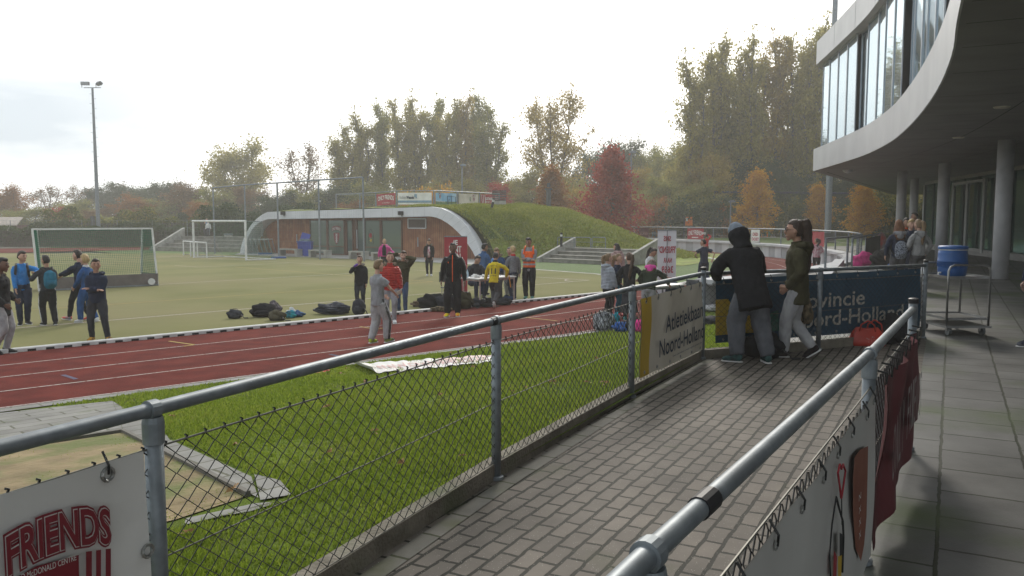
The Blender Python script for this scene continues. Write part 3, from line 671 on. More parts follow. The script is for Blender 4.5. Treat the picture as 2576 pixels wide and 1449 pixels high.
nu_ = len(us)
for j in range(len(wsn) - 1):
    for i in range(nu_ - 1): fs.append((j * nu_ + i, j * nu_ + i + 1, (j + 1) * nu_ + i + 1, (j + 1) * nu_ + i))
mb.add(vs, fs); mo = tag(mb.build('grass_mound', m_mound, smooth=True), kind='structure')
# dark steep turf right beside the arch
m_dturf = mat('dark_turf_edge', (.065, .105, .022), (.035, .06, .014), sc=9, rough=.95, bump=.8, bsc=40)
def mpt(u, w, up=.03): p = V2(FA) + FU * u + FW * w; p.z = mound_h(u, w) + up; return p
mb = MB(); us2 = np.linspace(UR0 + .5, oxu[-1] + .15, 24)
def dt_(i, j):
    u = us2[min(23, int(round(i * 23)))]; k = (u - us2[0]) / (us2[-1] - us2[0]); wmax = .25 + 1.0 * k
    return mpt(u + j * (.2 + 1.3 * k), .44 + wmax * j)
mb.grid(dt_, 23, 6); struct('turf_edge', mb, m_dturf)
m_pavt = mat('pavilion_paving', (.33, .32, .30), (.26, .25, .235), sc=2, rough=.9)
mb = MB(); a = [fp(590, 640), fp(1225, 662)]
q = [V2(FA) - FU * 1.5 + FW * SET, V2(FB) + FU * .2 + FW * SET, gp(1215, 667), gp(1000, 655.5), gp(700, 644.6), gp(590, 640.5)]
mb.poly([Vector((p.x, p.y, ZT + .006)) for p in q]); struct('pavilion_paving', mb, m_pavt)
# ================================================================ seating steps
m_step = mat('weathered_step', (.24, .23, .20), (.15, .145, .125), sc=3, rough=.95)
def terrace(name, label, a, b, n, rise, run, wing=None):
    """steps with front edge a->b (left to right), climbing away from the pitch"""
    a, b = V2(a), V2(b); d = (b - a).normalized(); nn = Vector((-d.y, d.x, 0)); t = thing(name, label, 'steps', (a.x, a.y, ZT))
    for i in range(n):
        mb = MB(); c = (a + b) / 2 + nn * (run * (i + .5)); L_ = (b - a).length
        mb.box((c.x, c.y, ZT + rise * (i + 1) - rise / 2 - .02 * i * 0), (L_, run, rise), rz=math.atan2(d.y, d.x)); 
        mb.box((c.x - nn.x * .02, c.y - nn.y * .02, ZT + rise * (i + 1) + .02), (L_, run + .04, .04), rz=math.atan2(d.y, d.x))
        if i: c2 = (a + b) / 2 + nn * (run * (n + i) / 2); mb.box((c2.x, c2.y, ZT + rise * i / 2 - .01), (L_ - .01, run * (n - i) - .01, rise * i - .03), rz=math.atan2(d.y, d.x)) if False else None
        mb.build('step', m_step, t)
    return t, a, b, d, nn
t1, a, b, d, nn = terrace('seating_steps', 'concrete seating steps with metal handrails at the foot of the grass mound', gp(1362, 659), gp(1560, 668), 4, .18, .7)
for p0, L_ in ((a - d * .12, 3.4), (b + d * .1, 3.6)):
    mb = MB(); q0 = p0 - nn * .3; q1 = p0 + nn * (L_ - .3)
    vs = [q0 + Vector((0, 0, ZT)), q1 + Vector((0, 0, ZT)), q1 + Vector((0, 0, ZT + 1.35)), q0 + Vector((0, 0, ZT + .25))]; mb.prism(vs, d * .2); mb.build('wing_wall', m_conc, t1)
m_galv = mat('galvanised_steel', (.235, .26, .275), (.16, .18, .195), sc=14, rough=.5, metal=.45, c3=(.17, .185, .195), sc3=5, r3=(.52, .7))
def handrail(p, q, zb0, zb1, h=.85):
    mb = MB(); p, q = V2(p), V2(q)
    top = [p + Vector((0, 0, zb0)), p + Vector((0, 0, zb0 + h)), q + Vector((0, 0, zb1 + h)), q + Vector((0, 0, zb1))]
    mb.tube([top[0], top[0].lerp(top[1], .92), top[1].lerp(top[2], .06), top[1].lerp(top[2], .94), top[3].lerp(top[2], .92), top[3]], .03, 7)
    for k in (.33, .62): mb.tube([top[0].lerp(top[1], k + .1), top[3].lerp(top[2], k + .1)], .015, 6)
    return mb
for k, lab in ((.33, 'left section'), (.62, 'middle section'), (.80, 'right section')):
    pass
for x0, x1, lab in ((1378, 1420, 'left one'), (1423, 1462, 'middle one'), (1466, 1500, 'right one')):
    p, q = gp(x0, 655), gp(x1, 657); p += nn * .9; q += nn * .9
    tag(handrail(p, q, ZT + .35, ZT + .35, 1.0).build('handrail', m_galv, org=(p.x, p.y, ZT + .3)), 'grey tubular handrail on the concrete steps below the mound, ' + lab + ' of three', 'handrail', 'handrails on the right steps')
t2, a2, b2, d2, n2 = terrace('seating_steps', 'low concrete seating steps left of the pavilion, beyond the white goal', gp(398, 631), gp(606, 635), 4, .26, .8)
mb = MB(); q0 = a2 - d2 * .2 - n2 * .4; q1 = a2 - d2 * .2 + n2 * 3.0
mb.prism([q0 + Vector((0, 0, ZT)), q1 + Vector((0, 0, ZT)), q1 + Vector((0, 0, ZT + 1.75)), q0 + Vector((0, 0, ZT + .25))], d2 * -.25); mb.build('wing_wall', m_conc, t2)
# ================================================================ trees
m_bark = mat('bark', (.10, .08, .06), (.05, .04, .03), sc=6, rough=.95, stretch=(3, 3, .6)); m_barkg = mat('grey_bark', (.16, .15, .13), (.09, .085, .075), sc=6, rough=.95, stretch=(3, 3, .6))
LM_ = {
 'olive': leafmat('olive_leaves', [(.17, .165, .045), (.35, .30, .075), (.50, .40, .12)], .62),
 'gold': leafmat('golden_leaves', [(.20, .15, .03), (.36, .26, .05), (.48, .36, .09)], .5),
 'ginkgo': leafmat('orange_yellow_leaves', [(.40, .16, .014), (.58, .32, .022), (.66, .45, .045)], .5),
 'red': leafmat('dark_red_leaves', [(.17, .022, .017), (.34, .05, .032), (.46, .13, .05)], .46),
 'rust': leafmat('rust_leaves', [(.15, .075, .018), (.30, .12, .022), (.38, .20, .04)], .45),
 'green': leafmat('dark_green_leaves', [(.03, .05, .018), (.055, .08, .026), (.10, .115, .035)], .4),
 'mid': leafmat('mid_green_leaves', [(.12, .14, .035), (.26, .25, .065), (.42, .36, .10)], .6),
 'brown': leafmat('brown_leaves', [(.10, .065, .03), (.18, .105, .045), (.26, .15, .06)], .42),
 'yel': leafmat('yellow_hedge_leaves', [(.05, .07, .015), (.11, .12, .025), (.46, .36, .05)], .4)}
def leaves_mesh(name, pts, size, r, aspect=.75):
    n = len(pts); rs = np.random.RandomState(r)
    d = rs.normal(size=(n, 3)); d /= np.linalg.norm(d, axis=1)[:, None]; e = np.cross(d, rs.normal(size=(n, 3))); e /= np.linalg.norm(e, axis=1)[:, None]
    s = size * rs.uniform(.6, 1.35, n)[:, None]
    a, b = d * s * .5, e * s * .5 * aspect
    v = np.empty((n, 4, 3)); v[:, 0] = pts - a; v[:, 1] = pts + b; v[:, 2] = pts + a; v[:, 3] = pts - b
    me = bpy.data.meshes.new(name); me.vertices.add(n * 4); me.vertices.foreach_set('co', v.reshape(-1)); me.loops.add(n * 4); me.loops.foreach_set('vertex_index', np.arange(n * 4, dtype=np.int32))
    me.polygons.add(n); me.polygons.foreach_set('loop_start', np.arange(0, n * 4, 4, dtype=np.int32)); me.polygons.foreach_set('loop_total', np.full(n, 4, dtype=np.int32)); me.update(); me.validate(); return me
def tree_proto(kind, seed, h, rad, n, leaf, base=.15, cl=.55, up=1.0, fork=1, nb=26, dens=None, prof=None):
    """one tree of unit placement: trunk with limbs, leaf clumps along the limbs"""
    r = random.Random(seed); rs = np.random.RandomState(seed); tk = MB()
    prof = prof or (lambda t: math.sin(math.pi * min(1, (t * .85 + .15))) ** .7)
    lead = []
    for k in range(fork):
        a = 2 * math.pi * k / max(fork, 1) + r.random(); sp = (rad * .45 if fork > 1 else 0); hh = h * (1 if k == 0 else r.uniform(.82, .97))
        pts = [Vector((0, 0, 0)), Vector((0, 0, h * base))]
        for t in (.35, .6, .8, .97): pts.append(Vector((math.cos(a) * sp * t ** .7 + r.uniform(-.02, .02) * h, math.sin(a) * sp * t ** .7 + r.uniform(-.02, .02) * h, h * base + (hh - h * base) * t)))
        w = h * (.016 if fork == 1 else .011)
        tk.tube(pts, [w * 1.35, w, w * .8, w * .55, w * .3, w * .1], 6); lead.append(pts)
    cents = []
    def along(pts, t):
        z = h * base + (pts[-1].z - h * base) * t
        for p, q in zip(pts, pts[1:]):
            if p.z <= z <= q.z: return p.lerp(q, (z - p.z) / max(q.z - p.z, 1e-6))
        return pts[-1].copy()
    for i in range(nb):
        pts = lead[i % fork]; t = (i + r.random()) / nb; s0 = along(pts, t * .9); R_ = rad * prof(t) * r.uniform(.5, 1.18) / (1 if fork == 1 else 1.35)
        az = i * 2.399 + r.uniform(-.4, .4); lift = up * r.uniform(.5, 1.1)
        e = s0 + Vector((math.cos(az) * R_, math.sin(az) * R_, R_ * lift)); mid = s0.lerp(e, .5) + Vector((0, 0, -R_ * .12 * (1 if up > 0 else -1)))
        w = h * .005; tk.tube([s0, mid, e], [w, w * .6, w * .15], 4)
        for k in range(4):
            q = (k + 1.3) / 4.6; c = (s0.lerp(mid, q * 2) if q < .5 else mid.lerp(e, q * 2 - 1)); cents.append((c, cl * (.7 + .5 * q) * r.uniform(.7, 1.25)))
            if k > 0:
                sd_ = Vector((r.uniform(-1, 1), r.uniform(-1, 1), r.uniform(-.3, .8))) * cl * 1.2; cents.append((c + sd_, cl * r.uniform(.5, .9)))
    for pts in lead: cents.append((pts[-1], cl * .5)); cents.append((along(pts, .93), cl * .7))
    wts = np.array([c[1] ** 2 for c in cents]); wts /= wts.sum(); idx = rs.choice(len(cents), n, p=wts)
    cc = np.array([tuple(c[0]) for c in cents])[idx]; ss_ = np.array([c[1] for c in cents])[idx][:, None]
    g_ = rs.normal(size=(n, 3)); g_ *= (np.abs(rs.normal(size=(n, 1))) ** .3) * .62; p = cc + g_ * ss_; p[:, 2] = np.maximum(p[:, 2], .15)
    tm = bpy.data.meshes.new('trunk'); tm.from_pydata(tk.v, [], tk.f); tm.materials.append(m_barkg if kind in ('poplar', 'ginkgo') else m_bark)
    lm = leaves_mesh('crown', p, leaf, seed); lm.materials.append(LM_['olive'])
    return tm, lm, h
cone = lambda t: (1 - t) ** .75 * min(1, .45 + t * 4)
egg = lambda t: math.sin(math.pi * (.18 + .82 * t) ** .85) ** .6 if t < 1 else 0
PROTO = {
 'poplar': [tree_proto('poplar', 11 + i, 18, 2.7, 13000, .25, .06, .58, 2.0, 3, 66, prof=lambda t: 1.02 - .66 * t) for i in range(3)],
 'broad': [tree_proto('broad', 31 + i, 12, 4.8, 15000, .26, .12, .95, .55, 3, 40, prof=egg) for i in range(3)],
 'loose': [tree_proto('loose', 51, 18, 5.6, 11000, .26, .16, .8, .9, 3, 50, prof=lambda t: egg(t) * (1.0 if t < .6 else 1 - (t - .6) * .6))],
 'thin': [tree_proto('thin', 56, 12, 4.0, 3800, .22, .2, .7, .8, 3, 34, prof=egg)],
 'cone': [tree_proto('cone', 61, 8, 3.1, 11000, .21, .06, .50, .10, 1, 60, prof=lambda t: (1 - t) ** .62 * min(1, .6 + t * 3)), tree_proto('ginkgo', 63, 8, 2.7, 10000, .2, .10, .44, .4, 1, 56, prof=lambda t: (1 - t) ** .55 * min(1, .5 + t * 4))],
 'bush': [tree_proto('bush', 71 + i, 4, 2.6, 3000, .26, .04, .62, .5, 3, 26, prof=lambda t: .95 - .35 * t) for i in range(3)],
 'fir': [tree_proto('fir', 81, 8, 2.0, 4500, .22, .06, .35, -.1, 1, 50, prof=lambda t: (1 - t) * .95 + .03)]}
def tree(proto, leaf, pos, h, wid, label, cat='tree', group=None, rz=0.0, var=0):
    tm, lm, h0 = PROTO[proto][var % len(PROTO[proto])]
    nm = {'poplar': 'poplar_tree', 'broad': 'broadleaf_tree', 'loose': 'loose_poplar_tree', 'thin': 'bare_tree', 'cone': 'conical_tree', 'bush': 'bush', 'fir': 'fir_tree'}[proto]
    t = thing(nm, label, cat, pos, group, rz); k = h / h0; t.scale = (k * wid, k * wid, k)
    a = bpy.data.objects.new('trunk', tm); COL.objects.link(a); a.parent = t
    c = bpy.data.objects.new('crown', lm); COL.objects.link(c); c.parent = t
    c.material_slots[0].link = 'OBJECT'; c.material_slots[0].material = LM_[leaf]
    return t
rt = random.Random(3)
def tpx(proto, leaf, x, ytop, Y, label, wpx=None, group=None, zb=-.75, var=0, cat='tree'):
    """a tree whose crown tops out at pixel (x, ytop) when it stands Y metres off"""
    p = dp(x, ytop, Y); h = p.z - zb; base = Vector((p.x, Y, zb)); h0 = PROTO[proto][0][2]
    r0 = {'poplar': 3.4, 'broad': 5.0, 'loose': 5.8, 'thin': 4.2, 'cone': 3.0, 'bush': 2.9, 'fir': 2.1}[proto] * h / h0
    wid = (wpx / F * Y / 2) / r0 if wpx else 1.0
    return tree(proto, leaf, base, h, wid, label, cat, group, rt.uniform(0, 6.28), var)
G1 = 'row of poplars behind the pavilion'
names = ['leftmost', 'second', 'third', 'fourth', 'fifth', 'sixth', 'seventh', 'eighth', 'ninth', 'tenth']
for i, (x, y, lf) in enumerate(((862, 288, 'olive'), (912, 262, 'olive'), (962, 236, 'mid'), (1006, 222, 'olive'), (1046, 219, 'olive'), (1086, 222, 'mid'), (1126, 218, 'olive'), (1164, 216, 'gold'), (1200, 210, 'mid'), (1232, 240, 'mid'))):
    tpx('poplar', lf, x, y, 102 + (i % 3) * 2.5, 'tall ' + ('golden ' if lf == 'gold' else 'olive green ') + 'poplar in the long row behind the pavilion, ' + names[i] + ' counting from the left', 112 if i not in (0, 9) else 135, G1, var=i)
tpx('loose', 'gold', 1392, 196, 98, 'tall airy poplar with thin golden leaves, alone between the poplar row and the red oak', 230)
G2 = 'tall poplars beside the clubhouse'
for i, (x, y, w, lf) in enumerate(((1755, 128, 135, 'olive'), (1800, 84, 140, 'olive'), (1852, 98, 130, 'mid'), (1897, 72, 130, 'olive'), (1948, 66, 130, 'gold'), (1998, 62, 125, 'olive'), (2048, 34, 130, 'olive'), (2094, 48, 120, 'mid'), (2150, 60, 130, 'olive'), (2210, 80, 130, 'olive'))):
    tpx('poplar', lf, x, y - 14, 84 + (i % 3) * 2, 'very tall poplar in the thick group left of the clubhouse, ' + names[i] + ' from the left', w * 1.2, G2, var=i + 1)
tpx('broad', 'olive', 596, 342, 118, 'wide round olive tree standing alone above the backstop net', 205)
tpx('thin', 'brown', 757, 352, 116, 'thin leaved grey brown tree between the round tree and the poplar row', 150)
tpx('cone', 'red', 1541, 356, 68, 'dark red oak with a conical crown behind the rail on the retaining wall', 190, zb=0)
tpx('broad', 'red', 1252, 455, 84, 'small round dark red tree behind the pavilion roof railing', 112, var=1)
tpx('cone', 'rust', 1388, 408, 76, 'rust coloured conical oak right of the small red tree', 150)
tpx('cone', 'ginkgo', 1907, 418, 70, 'bright orange yellow conical tree in front of the sports court', 140, zb=0, var=1)
tpx('cone', 'ginkgo', 2062, 455, 74, 'orange yellow tree beside the grey mast', 110, zb=0, var=1)
tpx('cone', 'ginkgo', 2178, 452, 66, 'orange yellow tree seen under the edge of the clubhouse', 130, zb=0, var=1)
# the wood behind: every tree with its own place
GB = 'trees of the wood behind the sports ground'
bgl = [(28, 464, 108, 'broad', 'rust', 110), (118, 462, 118, 'thin', 'brown', 105), (62, 520, 96, 'broad', 'mid', 130), (205, 462, 128, 'thin', 'brown', 80), (250, 470, 130, 'broad', 'green', 110), (318, 456, 132, 'broad', 'green', 130), (372, 462, 128, 'broad', 'green', 100), (420, 456, 124, 'broad', 'green', 120), (300, 455, 138, 'thin', 'brown', 70),
 (180, 500, 104, 'broad', 'mid', 110), (145, 525, 98, 'bush', 'red', 70), (245, 520, 98, 'broad', 'brown', 90), (335, 486, 102, 'broad', 'rust', 110), (418, 500, 104, 'broad', 'mid', 130), (475, 455, 106, 'broad', 'brown', 120), (458, 528, 90, 'fir', 'green', 60), (500, 505, 92, 'broad', 'rust', 80), (290, 545, 88, 'bush', 'mid', 100), (545, 470, 98, 'broad', 'mid', 110), (640, 470, 100, 'broad', 'brown', 120), (700, 480, 96, 'broad', 'green', 120), (755, 470, 98, 'broad', 'mid', 110), (815, 470, 98, 'broad', 'mid', 120), (885, 500, 90, 'broad', 'rust', 90), (860, 452, 96, 'broad', 'green', 110), (935, 455, 94, 'broad', 'mid', 130), (1000, 470, 96, 'broad', 'olive', 130), (1062, 468, 92, 'broad', 'olive', 120), (1040, 480, 84, 'bush', 'ginkgo', 70), (1100, 470, 84, 'bush', 'ginkgo', 60), (1125, 452, 94, 'broad', 'olive', 120), (1185, 450, 96, 'broad', 'olive', 120), (1300, 445, 104, 'broad', 'green', 120), (1330, 420, 92, 'broad', 'olive', 130), (1440, 435, 94, 'broad', 'olive', 120), (1455, 470, 80, 'bush', 'gold', 90),
 (1500, 352, 112, 'broad', 'green', 130), (1575, 350, 110, 'broad', 'green', 120), (1625, 362, 108, 'broad', 'mid', 110), (1680, 352, 102, 'broad', 'mid', 120), (1610, 420, 88, 'broad', 'gold', 90), (1670, 440, 80, 'broad', 'mid', 110), (1705, 395, 84, 'broad', 'olive', 120), (1790, 380, 82, 'broad', 'gold', 150), (1850, 400, 84, 'broad', 'green', 130), (1760, 450, 77, 'broad', 'mid', 120), (1650, 500, 76, 'bush', 'rust', 90), (1720, 505, 75, 'bush', 'green', 110), (1800, 490, 76, 'broad', 'green', 110), (1940, 400, 82, 'broad', 'green', 130), (2000, 420, 82, 'broad', 'green', 120), (2060, 430, 84, 'broad', 'green', 120), (2120, 440, 82, 'broad', 'green', 130), (2200, 430, 82, 'broad', 'mid', 140), (2270, 440, 82, 'broad', 'olive', 130), (2340, 440, 84, 'broad', 'mid', 130), (1990, 500, 75, 'bush', 'yel', 90), (2215, 500, 72, 'bush', 'yel', 120), (2120, 520, 74, 'bush', 'yel', 90), (2290, 500, 72, 'bush', 'yel', 110), (1840, 520, 75, 'bush', 'rust', 70), (1580, 495, 84, 'bush', 'gold', 80), (1870, 300, 95, 'broad', 'green', 160), (2000, 300, 95, 'broad', 'green', 160), (1760, 320, 96, 'broad', 'mid', 120)]
cols = {'green': 'dark green', 'mid': 'mid green', 'olive': 'olive', 'rust': 'rust coloured', 'brown': 'brown', 'gold': 'golden', 'red': 'dark red', 'yel': 'yellow flecked', 'ginkgo': 'orange'}
def where(x):
    for lim, s in ((110, 'at the far left behind the hedge'), (290, 'left of and behind the tall floodlight mast'), (470, 'right of the tall floodlight mast'), (620, 'behind the left seating steps'), (830, 'behind the backstop net'), (1240, 'behind the pavilion roof'), (1480, 'behind the right end of the mound'), (1640, 'around the dark red oak'), (1880, 'behind the orange notice board'), (2080, 'behind the orange yellow tree'), (9999, 'beyond the clubhouse columns')):
        if x < lim: return s
seen = {}
for i, (x, y, Y, pr, lf, w) in enumerate(bgl):
    kd = {'broad': 'broadleaf tree', 'thin': 'thin leaved tree', 'bush': 'bush', 'fir': 'fir tree'}[pr]
    base = cols[lf] + ' ' + kd + ' ' + where(x); n_ = seen.get(base, 0); seen[base] = n_ + 1
    lab = base if n_ == 0 else base + ', ' + ('the taller further back' if y < 470 and n_ == 1 else ('number %s from the left' % names[min(n_, 9)])).replace('number ', '')
    tpx(pr, lf, x, y, Y, lab, w * 1.3, GB, zb=-.4, var=i, cat='bush' if pr == 'bush' else 'tree')
# hedges: clipped leaf bodies
def hedge(name, label, a, b, h, th, leaf, n, size, zb, hv=.15):
    a, b = V2(a), V2(b); d = (b - a); L_ = d.length; d = d / L_; nn = Vector((-d.y, d.x, 0)); rs = np.random.RandomState(int(L_ * 10))
    u = rs.uniform(0, L_, n); f = rs.uniform(0, 1, n); w = rs.uniform(-.5, .5, n) * th; hh = h * (1 + hv * np.sin(u * .9) + hv * .6 * np.sin(u * 2.7 + 1)); z = hh * np.sqrt(f)
    pts = np.stack([d.x * u + nn.x * w, d.y * u + nn.y * w, z], 1)
    t = thing(name, label, 'hedge', (a.x, a.y, zb)); lm = leaves_mesh('foliage', pts, size, 5); lm.materials.append(LM_[leaf]); o = bpy.data.objects.new('foliage', lm); COL.objects.link(o); o.parent = t
    mb = MB(); mb.box((d.x * L_ / 2, d.y * L_ / 2, h * .38), (L_, th * .45, h * .7), rz=math.atan2(d.y, d.x)); mb.build('stems', m_bark, t, world=False)
hedge('hedge', 'long dark clipped hedge beyond the far straight of the track', (-62, 66), (-25, 74), 2.0, 1.6, 'green', 26000, .16, -.75)
hedge('hedge', 'dark overgrown hedge behind the left seating steps', (-26, 68), (-15, 66), 3.2, 1.6, 'green', 12000, .17, -.75)
hedge('hedge', 'tangled hedge with yellow and green leaves behind the sports court', (4, 92), (62, 88), 3.4, 2.2, 'yel', 42000, .2, -.1, .25)
hedge('hedge', 'ivy hedge with yellow leaves behind the net of the hockey goal', (-44, 76), (-24, 78), 2.9, 1.2, 'yel', 12000, .18, -.75, .2)
# ================================================================ fences of the walkway
m_wire = mat('black_coated_wire', (.008, .008, .007), rough=.45); m_cable = mat('steel_cable', (.16, .155, .13), rough=.5, metal=.4); m_cap = mat('black_rubber_cap', (.012, .012, .014), rough=.5)
def chainlink(parent, a, b, z0, z1, loops=True, pw=.088, r=.0027, skew=0.0, ph=.072):
    a, b = V2(a), V2(b); d = (b - a); L_ = d.length; d /= L_; nn = Vector((-d.y, d.x, 0)); mb = MB(); n = int(L_ / pw); pw = L_ / n; rows = int((z1 - z0) / (ph / 2)); hz = (z1 - z0) / rows; rr = random.Random(int(L_ * 1000))
    for k in range(n + 1):
        pts = []
        for j in range(rows + 1):
            s = pw * (k + (.28 if j % 2 else -.28)) if 0 else pw * k + (pw * .52 if j % 2 else -pw * .02)
            s = min(max(s + rr.uniform(-.002, .002), 0), L_); z = z0 + hz * j
            pts.append(a + d * s + nn * (.0025 if j % 2 else -.0025) + Vector((0, 0, z)))
        mb.tube(pts, r, 4, cap=False)
        mb2 = pts[-1]
        if loops: mb.tube([mb2 + Vector((0, 0, -.002)), mb2 + d * .006 + Vector((0, 0, .012)), mb2 + d * -.004 + Vector((0, 0, .016))], r * 1.7, 4)
    for k in range(n):                                # the wires lean the other way in between
        pts = []
        for j in range(rows + 1):
            s = pw * k + (pw * .50 if j % 2 else pw * 1.0); s = min(s, L_); pts.append(a + d * s + nn * (-.0025 if j % 2 else .0025) + Vector((0, 0, z0 + hz * j)))
        mb.tube(pts, r, 4, cap=False)
    return mb.build('wire_mesh', m_wire, parent)
def rail_fence(name, label, pts, zr=1.02, r=.0238, caps=(), mesh=(), joints=(), base=True, zc=.885, bare=()):
    f = thing(name, label, 'fence', (pts[0][0], pts[0][1], 0))
    rail = MB(); rail.tube([V2(p) + Vector((0, 0, zr)) for p in pts], r, 14); ro = rail.build('top_rail', m_galv, f)
    for p_ in ro.data.polygons: p_.use_smooth = len(p_.vertices) == 4
    for i, p in enumerate(pts):
        q = V2(p); mb = MB(); top = zr + (.07 if i in caps else -.045)
        mb.lathe([(.0305, 0), (.0305, top)], q, 16); po = mb.build('post', m_galv, f)
        for p_ in po.data.polygons: p_.use_smooth = len(p_.vertices) == 4
        if base: mb = MB(); mb.lathe([(.047, .002), (.047, .022), (.036, .026)], q, 16); mb.build('base_collar', m_galv, po)
        if i in caps: mb = MB(); mb.lathe([(.034, zr + .04), (.035, zr + .072), (.02, zr + .078)], q, 16); mb.build('end_cap', m_cap, po)
        else:
            j = min(i, len(pts) - 2); d = (V2(pts[j + 1]) - V2(pts[j])).normalized(); mb = MB(); mb.lathe([(.035, zr - .115), (.036, zr - .045), (.032, zr - .025)], q, 16)
            c = q + Vector((0, 0, zr)); mb.tube([c - d * .022, c + d * .016], .0325, 16); mb.build('tee_fitting', m_galv, po, smooth=False)
    for i, t in joints:
        a, b = V2(pts[i]), V2(pts[i + 1]); c = a.lerp(b, t) + Vector((0, 0, zr)); d = (b - a).normalized(); mb = MB(); mb.tube([c - d * .045, c + d * .04], .0275, 14); mb.build('rail_sleeve', m_cap, f)
    for i in mesh:
        a, b = pts[i], pts[i + 1]; chainlink(f, a, b, .115, zc if zc > .88 else (.80 if i == 1 else .85), zc > .88)
    for i in range(len(pts) - 1):
        a, b = V2(pts[i]), V2(pts[i + 1])
        for z, rr in ((zc + .004, .0038), (.50, .003), (.118, .003)):
            if i in bare and z > .8: continue
            mb = MB(); m_ = a.lerp(b, .5) + Vector((0, 0, z - .008)); mb.tube([a + Vector((0, 0, z)), m_, b + Vector((0, 0, z))], rr, 6); mb.build('cable', m_cable, f)
    return f
F1 = rail_fence('railing_fence', 'galvanised pipe railing with black chain link between the lawn and the paved walkway', P, caps=(5, 7), mesh=(1, 2, 3, 4, 5, 6), joints=((2, .985),))
F2 = rail_fence('railing_fence', 'galvanised pipe railing hung with banners between the walkway and the large slabs on the right', RP, caps=(3,), mesh=(1, 2), joints=((0, .80), (1, .12)), zc=.872, bare=(0, 1))
# ---------------------------------------------------------------- banners
m_ban = mat('off_white_banner', (.66, .65, .62), (.55, .54, .51), sc=1.6, rough=.55, bump=.25, bsc=5); m_cream = mat('cream_banner', (.60, .55, .46), (.50, .45, .36), sc=2.2, rough=.65, bump=.3, bsc=5)
m_yell = mat('banner_yellow', (.55, .37, .03), (.47, .30, .02), sc=3, rough=.6); m_blue = mat('banner_blue', (.022, .075, .13), (.016, .06, .105), sc=2, rough=.6, bump=.2, bsc=4)
m_maro = mat('maroon_print', (.20, .012, .022), (.16, .01, .018), sc=4, rough=.6); m_ink = mat('dark_blue_ink', (.018, .03, .06), rough=.6); m_dred = mat('dark_red_cloth', (.115, .012, .018), (.075, .008, .012), sc=2, rough=.6, bump=.3, bsc=4)
m_ring = mat('metal_eyelet', (.4, .4, .38), rough=.3, metal=.8)
def banner(name, label, tl, tr, br, bl, m, wave=.012, eyelets=(0, 0), group=None, nu=24, nv=8, edges='tb', phase=0.0, ewid=.016, cat='banner'):
    tl, tr, br, bl = map(Vector, (tl, tr, br, bl)); ux = (tr - tl).normalized(); nrm = ux.cross(Vector((0, 0, 1))).normalized()
    if nrm.y > 0: nrm = -nrm
    def surf(u, v, o=0.0):
        p = tl.lerp(tr, u).lerp(bl.lerp(br, u), v)
        k = wave * (math.sin(u * 17 + phase + v * 2) * .5 + math.sin(u * 31 + 1.3 * phase + v * 5) * .3 + math.sin(v * 6 + u * 4) * .4)
        return p + nrm * (k + o)
    mb = MB(); mb.grid(lambda u, v: surf(u, v), nu, nv)
    mb.grid(lambda u, v: surf(u, v, -.003), nu, nv)
    th = bl
    o = tag(mb.build(name, m, smooth=True, org=(bl.x, bl.y, bl.z)), label, cat, group)
    n = eyelets[0]
    if n:
        L_ = (tr - tl).length; H_ = (tl - bl).length
        for i in range(n):
            u = (i + .3) / (n - .4) if n > 1 else .5; u = min(max(u, .03), .97)
            for v in ((.05, .95) if 'b' in edges else (.05,)):
                c = surf(u, v, .006); e = MB(); pts = [c + ux * (ewid * math.cos(t)) + Vector((0, 0, ewid * math.sin(t))) for t in np.linspace(0, 2 * math.pi, 13)[:-1]]; e.tube(pts, ewid * .32, 5, closed=True); e.build('eyelet', m_ring, o)
                if v < .5: e = MB(); e.tube([c + nrm * .004, c + nrm * .006 + Vector((0, 0, .03)), c - nrm * .02 + Vector((0, 0, .07))], .004, 5); e.build('tie', m_wire, o)
    return o, surf, ux, nrm
PA, PB = P[1], P[2]; q_ = lambda x, y, o=-.045: pl(x, y, PA, PB, o)
tr_ = q_(366, 1136); br_ = q_(398, 1449); dF = (V2(PB) - V2(PA)).normalized(); tl_ = tr_ - dF * 2.15 + Vector((0, 0, .015)); bl_ = tl_ + Vector((0, 0, -.72)); br_ = tr_ + Vector((.004, 0, -.72))
b1, s1, ux, nr = banner('banner', 'white banner with a dark red FRIENDS logo at the near left end of the railing', tl_, tr_, br_, bl_, m_ban, .010, (5, 2), edges='t', ewid=.02)
c = q_(372, 1386, -.055); e = MB(); e.tube([c + dF * (.02 * math.cos(t)) + Vector((0, 0, .02 * math.sin(t))) for t in np.linspace(0, 2 * math.pi, 13)[:-1]], .006, 5, closed=True); e.build('eyelet', m_ring, b1)
p0, p1 = q_(17, 1446, -.062), q_(274, 1366, -.062); hF = (q_(4, 1352) - q_(17, 1446)).length * .98
bx = (p1 - p0).normalized(); U = Vector((0, 0, 1))
for bold, m_, k in ((.070, m_maro, 0), (.034, m_ban, .002), (.018, m_maro, .004)):
    text_on(b1, 'FRIENDS', m_, p0 + nr * k, bx, U, nr, .1, fit=(p1 - p0).length, h=hF, bold=bold * .12, arch=.028)
mb = MB()
for x0, x1 in ((344, 368), (385, 405), (424, 445)):
    x0, x1 = x0 * .62 + 3, x1 * .62 + 3
    mb.add([q_(x0, 1388 - (x0 - 215) * .13, -.062), q_(x1, 1388 - (x1 - 215) * .13, -.062), q_(x1, 1500, -.062), q_(x0, 1500, -.062)], [(3, 2, 1, 0)])
mb.build('stripe', m_maro, b1)
mb = MB(); mb.poly([q_(198, 1396, -.061), q_(200, 1500, -.061), q_(-40, 1560, -.061), q_(-40, 1500, -.061), q_(90, 1425, -.061)]); mb.build('shield', m_maro, b1)
